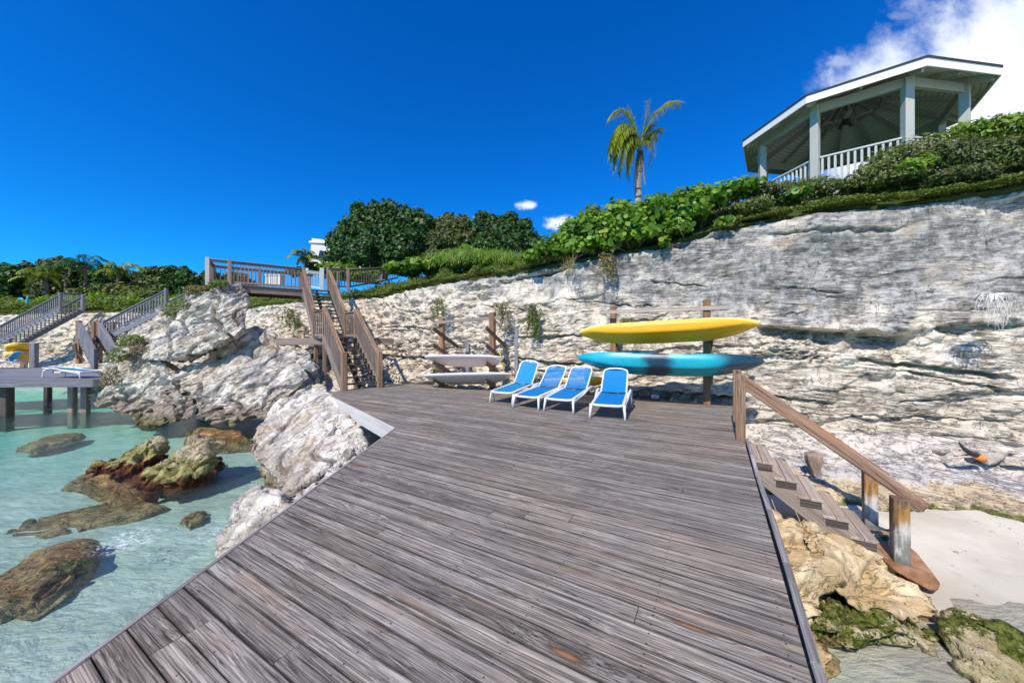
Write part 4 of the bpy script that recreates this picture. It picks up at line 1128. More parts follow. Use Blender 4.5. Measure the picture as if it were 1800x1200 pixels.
slope = Vector((D2.x * 0.28, D2.y * 0.28, -0.212)).normalized()
for off in (0.02, WID - 0.02):
    a = S0 + UD * off + Vector((0, 0, -0.30)) - slope * 0.02
    MB().beam(a, a + slope * 2.10, 0.045, 0.27, slope.cross(UD).normalized()).build('stringer', M_TREAD, bs, 0.005)
    for kx in range(5):   # sawn blocks carrying each tread
        b0 = S0 + UD * (off + 0.002) + D2 * (0.06 + .28 * kx) + Vector((0, 0, -0.238 - .212 * kx - .042 - .055))
        MB().beam(b0, b0 + D2 * 0.24, 0.05, 0.105).build('tread_block', M_DARKW, bs)
# newels and rails; near rail then far rail
for idx, (off, newtop) in enumerate(((0.0, 1.03), (WID, 1.03))):
    n0 = Vector((3.60, 5.56, 0)) + UD * off
    n0 = Vector((n0.x, n0.y, -0.25))
    postobj('newel_post', n0, 0.135, 0.25 + newtop, M_POST, bs, R(-30), 0.012)
    r0 = n0 + Vector((0, 0, 0.25 + 0.93)) + UD * 0.09 + D2 * 0.0
    # lower posts
    lp = Pz(1583, 1000, -1.39) if idx == 0 else Pz(1583, 1000, -1.39) + UD * 1.02
    if idx == 1: lp = Pz(1530, 925, -1.30)
    yaw = R(-30)
    ln = postobj('lower_post', lp + Vector((0, 0, -0.25)), 0.155, 1.17 if idx == 0 else 1.2, M_SALT, bs, yaw, 0.012, top=(0.0, 0.015, 0))
    a = P(1312, 690, n0.y + 0.05) + UD * 0.03; 
    if idx == 0:
        a = Vector((3.66, 5.60, 0.905)); b = P(1628, 893, 4.62)
    else:
        sh = UD * 0.93 ; a = Vector((3.66, 5.60, 0.905)) + sh; b = P(1628, 893, 4.62) + sh - (P(1628, 893, 4.62) - Vector((3.66, 5.60, 0.905))).normalized() * 0.12
    d = (b - a).normalized(); upv = Vector((0, 0, 1))
    # clipped end: two pieces of one mesh
    MB().beam(a, b, 0.05, 0.155).build('handrail', M_RAIL, bs, 0.012)
t2 = thing('wooden_stump', Pz(1436, 858, -1.25), 'split rotten post stump leaning behind the treads', 'stump')
sb = Vector(t2.location)
pts = [sb + Vector((0.05, 0, -.2)), sb + Vector((0.03, 0, .10)), sb + Vector((-0.02, 0, .30)), sb + Vector((-.05, .0, .52)), sb + Vector((-.07, 0, .66)), sb + Vector((-.07, 0, .70))]
me = tube_mesh('trunk', pts, [.04, .055, .085, .13, .13, .05], 18)
bm = bmesh.new(); bm.from_mesh(me); bmesh.ops.subdivide_edges(bm, edges=bm.edges[:], cuts=2, use_grid_fill=True)
for v_ in bm.verts:
    n_ = mnoise.fractal(v_.co * Vector((14, 14, 2.5)), 1, 2, 4); v_.co += v_.normal * n_ * 0.035
bm.to_mesh(me); bm.free()
me.attributes.new('gco', 'FLOAT_VECTOR', 'POINT').data.foreach_set('vector', np.array([(v.co.z, v.co.x, v.co.y) for v in me.vertices], np.float32).ravel())
link_mesh('trunk', me, M_TREAD, t2)
# rusty slab on the sand
M_RUST = rock_mat('rust_brown_slab', ((0.12, 0.05, 0.02), (0.28, 0.15, 0.08), (0.44, 0.27, 0.16)), 0.0, 0.1, (0, 0, 0), None, 0.5, None, 0.01, 1.0, 2.0)
rock('foot_slab', [[Pz(1596, 965, -1.30), Pz(1612, 972, -1.30), Pz(1650, 1022, -1.34), Pz(1648, 1036, -1.36), Pz(1636, 1038, -1.38), Pz(1570, 1000, -1.30), Pz(1500, 935, -1.28), Pz(1560, 925, -1.28), Pz(1600, 965, -1.45), Pz(1645, 1032, -1.48), Pz(1560, 990, -1.45)]],
     0.018, M_RUST, 'rust-brown foot slab running out from under the lower posts onto the sand', 'slab', None, (0, 0, 1), 0.05, 2.0, 60, rough=.3)
# orange float
M_ORANGE, k, out = new_mat('orange_float_plastic'); principled(k, out, k.mix(k.noise(objco(k), 20, 4), (0.75, 0.22, 0.02), (0.85, 0.33, 0.06)), 0.45)
M_BLACK, k, out = new_mat('black_rubber'); principled(k, out, k.mix(k.noise(objco(k), 20, 4), (0.012, 0.012, 0.014), (0.03, 0.03, 0.033)), 0.6)
fl = thing('float', P(1722, 806, 6.35), 'orange and black float wedged between white stones on the ledge', 'float')
c = Vector(fl.location)
link_mesh('orange_body', tube_mesh('orange_body', [c + Vector((-.09, 0, .03)), c + Vector((-.06, 0, .035)), c + Vector((.02, 0, .02)), c + Vector((.09, 0, -.01)), c + Vector((.11, 0, -.02))], [.01, .05, .06, .045, .01], 12), M_ORANGE, fl)
link_mesh('black_strap', tube_mesh('black_strap', [c + Vector((-.30, .06, .28)), c + Vector((-.24, .03, .17)), c + Vector((-.15, .0, .09)), c + Vector((-.07, -.01, .07)), c + Vector((.0, -.01, .06))], [.012, .03, .045, .04, .015], 10), M_BLACK, fl)

# ------------------------------------------------------------------ railings and the cliff stairs
def rail_run(parent, a, b, ha, n, m_rail, m_bal, base_gap=0.10, rw=0.14, plumb=True, bal=0.035, low=True, cap=0.035):
    """a, b: floor points of a rail run; ha: height of the cap"""
    a = Vector(a); b = Vector(b); up = Vector((0, 0, 1))
    MB().beam(a + up * (ha - cap / 2), b + up * (ha - cap / 2), rw, cap).build('top_rail', m_rail, parent, 0.005)
    if low:
        MB().beam(a + up * (base_gap), b + up * (base_gap), 0.04, 0.09).build('bottom_rail', m_bal, parent, 0.003)
        MB().beam(a + up * (ha - cap - .05), b + up * (ha - cap - .05), 0.04, 0.09).build('under_rail', m_bal, parent, 0.003)
    for i in range(n):
        p = a.lerp(b, (i + 0.6) / (n + .2))
        postobj('baluster', p + up * (base_gap - .02), bal, ha - cap - base_gap - .002, m_bal, parent, math.atan2(b.y - a.y, b.x - a.x), 0.0)
DST = Vector((-0.64, 0.768, 0))       # up the stairs, in plan
WST = Vector((0.768, 0.64, 0))
stair = thing('cliff_stairs', (-5.9, 12, 0), 'tall brown wooden staircase with railings climbing the cliff in two flights', 'stairs')
F0 = Vector((-5.32, 11.17, 0)); SW = 1.12
RUNA, NA, RISE = 2.72, 9, 0.188
F1 = F0 + DST * RUNA + Vector((0, 0, NA * RISE))           # landing front edge
G0 = Vector((-7.70, 13.75, F1.z)); 
DS2 = Vector((-10.06 + 7.70, 17.0 - 13.75, 0)); L2 = DS2.length; DS2.normalize()
W2 = Vector((-DS2.y, DS2.x, 0)) * -1
G1 = Vector((-10.06, 17.0, 4.06))
NB = 13
def flight(a, dirn, wv, run, n, rise_):
    for i in range(1, n + 1):
        p = a + dirn * (run / (n) * (i - .45)) + Vector((0, 0, rise_ * i - 0.02 * 0))
        q = p + wv * SW
        MB().beam(p - Vector((0, 0, .02)), q - Vector((0, 0, .02)), 0.26, 0.04).build('tread', M_DARKW, stair, 0.004)
    b = a + dirn * run + Vector((0, 0, rise_ * n))
    for off in (-0.02, SW + .02):
        s_ = a + wv * off + Vector((0, 0, -.03)); e_ = b + wv * off + Vector((0, 0, -.03))
        MB().beam(s_, e_, 0.045, 0.26).build('stringer', M_GREYW, stair, 0.004)
    MB().beam(a + wv * SW / 2 + Vector((0, 0, -.1)), b + wv * SW / 2 + Vector((0, 0, -.1)), 0.09, 0.2).build('stringer', M_DARKW, stair, 0.004)
flight(F0, DST, WST, RUNA, NA, RISE)
flight(G0, DS2, W2, L2, NB, (G1.z - G0.z) / NB)
up = Vector((0, 0, 1))
for off in (0.0, SW):
    a = F0 + WST * off; b = F1 + WST * off
    postobj('newel_post', a - up * .0, 0.15, 1.22, M_POST, stair, R(-50), 0.012)
    postobj('newel_post', b - up * .25, 0.12, 1.38, M_POST, stair, R(-50), 0.012)
    rail_run(stair, a + DST * .08, b - DST * .02, 1.16, 17, M_POST, M_GREYW, 0.14)
    c = G0 + W2 * off; d = G1 + W2 * off
    postobj('newel_post', c - up * .25, 0.12, 1.40, M_POST, stair, R(-54), 0.012)
    postobj('newel_post', d - up * .12, 0.12, 1.16, M_POST, stair, R(-54), 0.012)
    mid = c.lerp(d, .55)
    rail_run(stair, c + DS2 * .06, d - DS2 * .04, 1.06, 19, M_POST, M_GREYW, 0.12)
    rail_run(stair, b + DST * .03, c - DST * .02, 1.04, 5, M_POST, M_GREYW, 0.10)
# landing boards and its posts
lm = MB()
l0, l1 = F1 - up * 0.02, Vector((G0.x, G0.y, F1.z - .02))
for i in range(6):
    p = l0.lerp(l1, (i + .5) / 6) - WST * 0.1; lm.beam(p, p + WST * (SW + .35), 0.13, 0.036)
lm.build('landing', M_GREYW, stair, 0.003)
for q in (F1 + WST * 0.02, F1 + WST * SW, G0 + W2 * 0.05, G0 + W2 * SW):
    postobj('landing_post', (q.x, q.y, -0.6), 0.13, F1.z + 0.5, M_POST, stair, R(-50), 0.01)
# beam crossing beneath the landing, its two ends resting in the rock
bm_ = thing('support_beam', P(530, 600, 13.9), 'long grey timber beam running level beneath the stair landing', 'beam')
MB().beam(P(487, 600, 14.1), P(572, 600, 13.5), 0.09, 0.27).build('timber', M_GREYW, bm_, 0.008)
MB().beam(P(655, 598, 14.3), P(692, 600, 14.7), 0.09, 0.24).build('timber', M_GREYW, bm_, 0.008)
postobj('short_post', P(494, 622, 14.15), 0.16, 0.5, M_GREYW, bm_, 0.3)

walk = thing('walkway', (-11.5, 16, 4), 'railed grey boardwalk bridging from the cliff to the top of the boulders', 'walkway')
A0 = Vector((-10.06, 17.0, 4.06)); A1 = Vector((-12.95, 15.0, 4.06)); BK = Vector((-0.55, 0.83, 0)).normalized() * 1.5
wm = MB()
for i in range(25):
    p = A0.lerp(A1, (i + .5) / 25); wm.beam(p - up * .02 - BK * 0.06, p + BK * 1.06 - up * .02, 0.132, 0.036)
wm.build('planking', M_FARW, walk, 0.003)
MB().beam(A0 - up * .19 - (A1 - A0).normalized() * .05, A1.lerp(A0, .05) - up * .19, 0.06, 0.30).build('side_beam', M_GREYW, walk, 0.005)
MB().beam(A0 + BK - up * .19, A1 + BK - up * .19, 0.06, 0.30).build('side_beam', M_DARKW, walk, 0.005)
rail_run(walk, A0, A1 + (A0 - A1) * 0.22, 1.02, 20, M_GREYW, M_GREYW, 0.09)
rail_run(walk, A1 + (A0 - A1) * .20, A1, 1.02, 0, M_GREYW, M_GREYW, 0.09)
rail_run(walk, A0 + BK + Vector((.4, .3, 0)), A1 + BK, 1.02, 24, M_GREYW, M_GREYW, 0.09)
rail_run(walk, A1, A1 + BK, 1.02, 8, M_GREYW, M_GREYW, 0.09)
for q in (A1, A1 + (A0 - A1) * .21, A1 + BK, A1 + BK + (A0 - A1) * .5, A0 + BK):
    postobj('rail_post', q - up * .12, 0.14, 1.18, M_PALEW if q in (A1,) else M_GREYW, walk, R(35), 0.008)
# posts and fence to the right of the stair head
hf = thing('cliff_top_fence', P(640, 495, 19), 'dark brown picket fence running right from the stair head into the bushes', 'fence')
for i in range(3):
    pa = [P(577, 506, 17.7), P(613, 507, 18.6), P(670, 497, 23.0), P(700, 490, 25)][i]; pb = [P(577, 506, 17.7), P(613, 507, 18.6), P(670, 497, 23.0), P(700, 490, 25)][i + 1]
    rail_run(hf, pa, pb, 1.02, [7, 13, 7][i], M_GREYW, M_DARKW if i else M_GREYW, 0.09)
for px, py, Y, mm in ((577, 508, 17.8, M_GREYW), (595, 506, 18.6, M_GREYW), (612, 508, 18.5, M_GREYW)):
    postobj('fence_post', P(px, py, Y) - up * .1, 0.15, 1.2, mm, hf, R(20), 0.008)
lf = thing('pale_fence', P(560, 510, 22), 'pale blue-grey slatted fence standing behind the stair head', 'fence')
M_BLUEP, k, out = new_mat('pale_blue_paint'); principled(k, out, k.mix(k.noise(objco(k), 5, 4), (0.42, 0.55, 0.56), (0.55, 0.66, 0.66)), 0.6)
rail_run(lf, P(540, 505, 21.5), P(566, 510, 20.5), 1.05, 10, M_BLUEP, M_BLUEP, 0.09)
postobj('fence_post', P(566, 512, 20.5), 0.22, 1.35, M_BLUEP, lf, 0.4)
postobj('fence_post', P(540, 506, 21.5), 0.14, 1.2, M_BLUEP, lf, 0.4)

# ------------------------------------------------------------------ racks on the cliff foot
OUTW = Vector((-0.436, -0.90, 0)); ALW = Vector((0.90, -0.436, 0))
def sloping_arm(parent, near, length, drop, mat=M_ARM, w=0.045, h=0.12):  # timber arm sloping down towards the wall
    MB().beam(near, near - OUTW * length - Vector((0, 0, drop)), w, h).build('arm', mat, parent, 0.004)
r1 = thing('kayak_rack', (4.0, 9.1, 0), 'brown two-post timber rack holding the yellow and blue kayaks', 'rack')
PR = Vector((4.76, 8.62, 0)); PL = Vector((2.83, 9.86, 0))
postobj('rack_post', PR - up * .05, 0.155, 2.62, M_RACK, r1, R(-26), 0.008)
postobj('rack_post', PL - up * .3, 0.155, 2.84, M_RACK, r1, R(-26), 0.008)
MB().beam(P(1054, 549, 9.75), P(1280, 540, 8.32), 0.03, 0.10).build('top_board', M_TREAD, r1, 0.004)
for pp, lv in ((PR, (1.46, 0.62)), (PL, (1.42, 0.62))):
    for z in lv:
        q = pp + ALW * 0.105
        sloping_arm(r1, Vector((q.x, q.y, z + .28)) + OUTW * 0.52, 0.98, 0.42)
r2 = thing('board_rack', (-1.5, 11.9, 0), 'brown timber rack with four pairs of sloping arms, left of the loungers', 'rack')
QL = Vector((-2.42, 12.15, 0)); QR = Vector((-0.64, 11.55, 0))
postobj('rack_post', QL - up * .1, 0.17, 2.45, M_RACK, r2, R(-22), 0.008)
postobj('rack_post', QR - up * .1, 0.17, 2.60, M_RACK, r2, R(-22), 0.008)
MB().beam(QL + Vector((-.28, -.12, 2.18)), QR + Vector((.30, -.12, 2.33)), 0.03, 0.10).build('top_board', M_GREYW, r2, 0.004)
for pp in (QL, QR):
    for z in (1.88, 1.34, 0.78, 0.22):
        q = pp + ALW * 0.11
        sloping_arm(r2, Vector((q.x, q.y, z + .10)) + OUTW * 0.62, 1.42, 0.62)
for q, h in ((QL + Vector((.82, .72, 0)), 1.55), (QR + Vector((.80, .52, 0)), 2.15)):
    postobj('back_post', q - up * .1, 0.13, h, M_FARW, r2, R(-22), 0.006)

# ------------------------------------------------------------------ boats
def hull_mesh(name, L, W, H, n=64, m_=40, rock_=0.10, chine=0.5, ridges=3, flat=False, blunt=0.9):
    """local: x along, y across, z up; the deck on top"""
    V_ = []
    for i in range(n + 1):
        u = -1 + 2 * i / n
        au = abs(u)
        w = W / 2 * (max(1 - au ** (3.8 if not flat else 2.6), 0)) ** (blunt * (.85 if not flat else 1))
        w = max(w, 0.004)
        hk = rock_ * au ** 3.0                              # keel rises to the ends
        ht = H * (0.50 + 0.12 * au ** 2) if not flat else H * .5
        hb = (H * 0.5) * max(1 - au ** 3.2, 0.0) ** .62 + .006
        ht *= max(1 - au ** 5, 0.0) ** .5 + .02
        for j in range(m_):
            a = 2 * math.pi * j / m_
            cy, sz_ = math.cos(a), math.sin(a)
            ex = 0.62
            y = math.copysign(abs(cy) ** ex, cy) * w
            if sz_ < 0:
                z = -abs(sz_) ** 0.75 * hb
                if ridges: z -= 0.030 * math.cos(y / W * math.pi * 2 * ridges) * (1 - au ** 2) * min(1, abs(sz_) * 2)
            else:
                z = abs(sz_) ** 0.55 * ht * 0.42
                if not flat:
                    well = (1 - min(1, abs(y) / (w * .72 + 1e-6)) ** 4) * min(1, max(0, (0.86 - au) * 6))
                    z -= 0.13 * well * (1 if (abs(u + .08) < .30 or abs(u - .5) < .14 or abs(u + .62) < .12) else 0.35)
            V_.append((u * L / 2, y, z + hk))
    F_ = [(i * m_ + j, i * m_ + (j + 1) % m_, (i + 1) * m_ + (j + 1) % m_, (i + 1) * m_ + j) for i in range(n) for j in range(m_)]
    F_.append(tuple(range(m_ - 1, -1, -1))); F_.append(tuple(n * m_ + j for j in range(m_)))
    me = bpy.data.meshes.new(name); me.from_pydata(V_, [], F_)
    for p in me.polygons: p.use_smooth = True
    me.update()
    bm = bmesh.new(); bm.from_mesh(me); bmesh.ops.recalc_face_normals(bm, faces=bm.faces); bm.to_mesh(me); bm.free()
    return me
def frame(a, b, roll):
    """matrix: local x from a to b, rolled about it"""
    x = (b - a).normalized(); z = Vector((0, 0, 1)); y = z.cross(x).normalized(); z = x.cross(y)
    m = Matrix((x, y, z)).transposed().to_4x4()
    return Matrix.Translation((a + b) / 2) @ m @ Matrix.Rotation(roll, 4, 'X')
def place(root, a, b, roll):
    m = frame(Vector(a), Vector(b), roll)
    root.location = m.to_translation(); root.rotation_euler = m.to_euler()
def text_mesh(s, size, mat, extr=0.0015):
    cu = bpy.data.curves.new('lettering', 'FONT'); cu.body = s; cu.size = size; cu.extrude = extr; cu.align_x = 'CENTER'; cu.shear = 0.25
    o = bpy.data.objects.new('t', cu); COL.objects.link(o)
    dg = bpy.context.evaluated_depsgraph_get()
    me = bpy.data.meshes.new_from_object(o.evaluated_get(dg)); me.materials.clear(); me.materials.append(mat)
    bpy.data.objects.remove(o)
    return me
from mathutils.bvhtree import BVHTree
def wrap_text(me, host, origin, xd, yd, nd, parent, lift=0.002):
    """press lettering on to the host's surface (all in host-local space)"""
    bm = bmesh.new(); bm.from_mesh(host.data); tree = BVHTree.FromBMesh(bm)
    origin, xd, yd, nd = Vector(origin), Vector(xd).normalized(), Vector(yd).normalized(), Vector(nd).normalized()
    for v in me.vertices:
        p = origin + xd * v.co.x + yd * v.co.y
        hit = tree.ray_cast(p + nd * 1.0, -nd)
        q = hit[0] if hit[0] is not None else p
        v.co = q + nd * (lift + v.co.z)
    bm.free()
    o = bpy.data.objects.new('lettering', me); COL.objects.link(o); o.parent = parent
    return o
def plastic(name, fn, rough=0.32):
    m, k, out = new_mat(name)
    col = fn(k)
    n = k.noise(objco(k), 30, 4, .6)
    principled(k, out, col, k.m('ADD', rough, k.m('MULTIPLY', n, 0.16)), k.bump(n, 0.15, 0.003), 0.5)
    return m
def yel(k):
    o = objco(k); n = k.noise(k.mapv(o, (1, 6, 6)), 2.0, 5, .6)
    c = k.mix(n, (0.72, 0.35, 0.006), (0.84, 0.48, 0.012))
    z = k.sep(o)[2]
    return k.mix(k.m('MULTIPLY', k.smooth(z, -0.005, 0.03), 0.8), c, (0.86, 0.74, 0.24))
def blu(k):
    o = objco(k); x, y, z = k.sep(o)
    w = k.noise(k.mapv(o, (1.0, 2, 2)), 1.6, 5, .65)
    x2 = k.m('ADD', x, k.m('MULTIPLY', k.m('SUBTRACT', w, .5), 0.7))
    c = k.mix(k.noise(o, 3, 4), (0.0, 0.30, 0.40), (0.02, 0.48, 0.58))
    pale = k.m('MAXIMUM', k.smooth(k.m('ABSOLUTE', k.m('ADD', x2, .95)), .35, .05), k.smooth(k.m('ABSOLUTE', k.m('SUBTRACT', x2, .15)), .45, .1))
    c = k.mix(k.m('MULTIPLY', k.m('MULTIPLY', pale, k.smooth(z, -.02, .06)), .75), c, (0.42, 0.62, 0.70))
    dark = k.m('MAXIMUM', k.smooth(k.m('ABSOLUTE', k.m('ADD', x2, .10)), .42, .12), k.smooth(x2, 0.95, 1.45))
    return k.mix(k.m('MULTIPLY', dark, 0.93), c, (0.008, 0.018, 0.045))
M_YEL = plastic('yellow_hull_plastic', yel); M_BLU = plastic('blue_black_hull_plastic', blu)
M_INK, k, out = new_mat('faded_black_lettering'); principled(k, out, k.mix(k.noise(objco(k), 18, 3), (0.10, 0.10, 0.10), (0.30, 0.28, 0.2)), 0.7)
M_CORD, k, out = new_mat('black_cord'); principled(k, out, (0.02, 0.02, 0.022), 0.7)
def kayak(name, label, a, b, roll, mat, L, W, H, group='kayaks stored on racks', text=False):
    root = thing(name, (0, 0, 0), label, 'kayak', group)
    me = hull_mesh('hull', L, W, H, 90, 48, 0.07)
    hull = bpy.data.objects.new('hull', me); COL.objects.link(hull); me.materials.append(mat); hull.parent = root
    for sx_ in (-1, 1):
        x = sx_ * (L / 2 - 0.10)
        hm = tube_mesh('toggle_handle', [(x - .06, 0, H * .32 + .05), (x - .05, 0, H * .36 + .08), (x + .05, 0, H * .36 + .08), (x + .06, 0, H * .32 + .05)], .009, 6)
        h_ = bpy.data.objects.new('toggle_handle', hm); COL.objects.link(h_); hm.materials.append(M_CORD); h_.parent = root
    for x in (-.55, .55):
        cm = tube_mesh('side_strap', [(x - .12, -W * .455, H * .10), (x - .05, -W * .49, H * .14), (x + .05, -W * .49, H * .14), (x + .12, -W * .455, H * .10)], .007, 6)
        h_ = bpy.data.objects.new('side_strap', cm); COL.objects.link(h_); cm.materials.append(M_CORD); h_.parent = root
    if text:
        wrap_text(text_mesh('OCEAN  ~  KAYAK', 0.062, M_INK), hull, (-0.25, -W * .40, 0.07), (1, 0, 0), (0, .35, 1), (0, -1, .35), root)
        wrap_text(text_mesh('~~ MALIBU', 0.07, M_INK), hull, (1.28, -W * .3, 0.12), (1, 0, .05), (0, .35, 1), (0, -1, .35), root)
    place(root, a, b, roll)
    return root
ya, yb = P(1016, 588, 9.35), P(1338, 572, 7.72)
kayak('kayak', 'long yellow kayak lying on the upper arms of the rack, hull outwards', ya, yb, R(-34), M_YEL, (yb - ya).length, 0.70, 0.40, text=True)
ba, bb = P(1014, 632, 9.35), P(1345, 640, 7.68)
kayak('kayak', 'turquoise and black kayak lying on the lower arms beneath the yellow one', ba, bb, R(-24), M_BLU, (bb - ba).length, 0.78, 0.52)
ca, cb = P(905, 672, 11.0), P(1068, 668, 9.95)
kayak('kayak', 'yellow kayak low on the ground behind the sun loungers', ca, cb, R(-12), M_YEL, (cb - ca).length * 1.05, 0.74, 0.40)
# white boards
def wht(tint):
    def f(k):
        o = objco(k); n = k.noise(o, 2.2, 5, .6); z = k.sep(o)[2]
        c = k.mix(n, tint, tuple(min(1, c * 1.12) for c in tint))
        return k.mix(k.smooth(z, 0.0, 0.03), c, (0.86, 0.86, 0.85))
    return f
M_BRD1 = plastic('pinkish_white_board', wht((0.60, 0.50, 0.50))); M_BRD2 = plastic('grey_white_board', wht((0.55, 0.55, 0.55)))
def board(label, a, b, roll, mat, W, H, text=None):
    root = thing('sailing_board', (0, 0, 0), label, 'board', 'white boards on the rack')
    L = (b - a).length
    me = hull_mesh('hull', L, W, H, 70, 40, 0.10, flat=True, ridges=0, blunt=.62)
    hull = bpy.data.objects.new('hull', me); COL.objects.link(hull); me.materials.append(mat); hull.parent = root
    if text:
        wrap_text(text_mesh(text, 0.085, M_INK), hull, (-0.28, -W * .42, 0.05), (1, 0, 0), (0, .6, .8), (0, -.8, .6), root)
    place(root, a, b, roll)
board('upper white board with pinkish underside and faded dark lettering on its edge', P(746, 633, 12.0), P(884, 634, 11.0), R(-24), M_BRD1, 0.98, 0.20, 'SUNFISH')
board('lower white board with grey underside, nearest the deck', P(744, 666, 11.9), P(900, 663, 10.9), R(-24), M_BRD2, 0.98, 0.20)
# yellow rope on the right rack post
M_YROPE, k, out = new_mat('yellow_rope'); principled(k, out, k.mix(k.noise(objco(k), 40, 3), (0.55, 0.42, 0.02), (0.75, 0.62, 0.05)), 0.8)
rp = [P(877, 610, 11.2), P(880, 628, 11.15), P(884, 645, 11.1), P(887, 658, 11.1), P(893, 662, 11.1), P(896, 670, 11.2), P(890, 677, 11.2)]
pts = []
for i in range(len(rp) - 1):
    for j in range(6):
        q = rp[i].lerp(rp[i + 1], j / 6); pts.append(q + Vector((0.012 * math.sin(i * 6 + j * 1.7), 0, 0)))
o = link_mesh('yellow_rope', tube_mesh('yellow_rope', pts, .018, 7), M_YROPE)
tag(o, 'thin yellow rope hanging beside the right post of the board rack', 'rope')

# ------------------------------------------------------------------ sun loungers
def sling_mat(name, c1, c2, alpha):
    m, k, out = new_mat(name)
    o = objco(k); x, y, z = k.sep(o)
    wv = k.noise(k.mapv(o, (3, 220, 3)), 1.0, 2, .5)
    wr = k.noise(k.mapv(o, (1.2, 9, 5)), 1.4, 4, .6)
    c = k.mix(wr, c1, c2)
    c = k.mix(k.m('MULTIPLY', wv, .25), c, tuple(v * .6 for v in c1))
    b = k.n('ShaderNodeBsdfPrincipled'); k.set(b.inputs['Base Color'], c); b.inputs['Roughness'].default_value = .65
    k.set(b.inputs['Normal'], k.bump(k.m('ADD', wr, k.m('MULTIPLY', wv, .15)), .6, 0.02))
    tl = k.n('ShaderNodeBsdfTranslucent'); k.set(tl.inputs[0], c)
    mx = k.n('ShaderNodeMixShader'); mx.inputs[0].default_value = .35
    k.t.links.new(b.outputs[0], mx.inputs[1]); k.t.links.new(tl.outputs[0], mx.inputs[2])
    tr = k.n('ShaderNodeBsdfTransparent')
    m2 = k.n('ShaderNodeMixShader'); m2.inputs[0].default_value = alpha
    k.t.links.new(mx.outputs[0], m2.inputs[1]); k.t.links.new(tr.outputs[0], m2.inputs[2])
    k.t.links.new(m2.outputs[0], out.inputs[0])
    return m
M_SLING = sling_mat('blue_sling_fabric', (0.0, 0.27, 0.70), (0.005, 0.37, 0.86), 0.06)
M_SLINGT = sling_mat('thin_blue_sling_fabric', (0.0, 0.30, 0.72), (0.01, 0.42, 0.87), 0.40)
M_SLINGC = sling_mat('faded_blue_sling_fabric', (0.0, 0.32, 0.66), (0.04, 0.47, 0.80), 0.06)
M_LFR, k, out = new_mat('white_resin'); principled(k, out, k.mix(k.noise(objco(k), 7, 4), (0.70, 0.70, 0.69), (0.80, 0.80, 0.79)), .4, k.bump(k.noise(objco(k), 40, 3), .1, .002))
def add_local(me, name, mat, root):
    me.materials.clear(); me.materials.append(mat)
    o = bpy.data.objects.new(name, me); COL.objects.link(o); o.parent = root
    return o
def sheet(name, prof, w, th, crown=0.0, nx=9):
    """a band of fabric or resin: profile (x,z) list, width w across y"""
    V_, F_ = [], []
    n = len(prof)
    for s in (0, 1):
        for i, (x, z, ww) in enumerate(prof):
            a = prof[max(i - 1, 0)]; b = prof[min(i + 1, n - 1)]
            nx_, nz_ = -(b[1] - a[1]), (b[0] - a[0]); l = math.hypot(nx_, nz_); nx_ /= l; nz_ /= l
            for j in range(nx):
                v = -1 + 2 * j / (nx - 1)
                sag = -crown * (1 - v * v)
                off = (-th if s else 0) + sag
                V_.append((x + nx_ * off, v * w / 2 * ww, z + nz_ * off))
    for i in range(n - 1):
        for j in range(nx - 1):
            a = i * nx + j
            F_.append((a, a + nx, a + nx + 1, a + 1)); o_ = n * nx
            F_.append((o_ + a, o_ + a + 1, o_ + a + nx + 1, o_ + a + nx))
    me = bpy.data.meshes.new(name); me.from_pydata(V_, [], F_)
    for p in me.polygons: p.use_smooth = True
    me.update(); return me
BA = R(42)
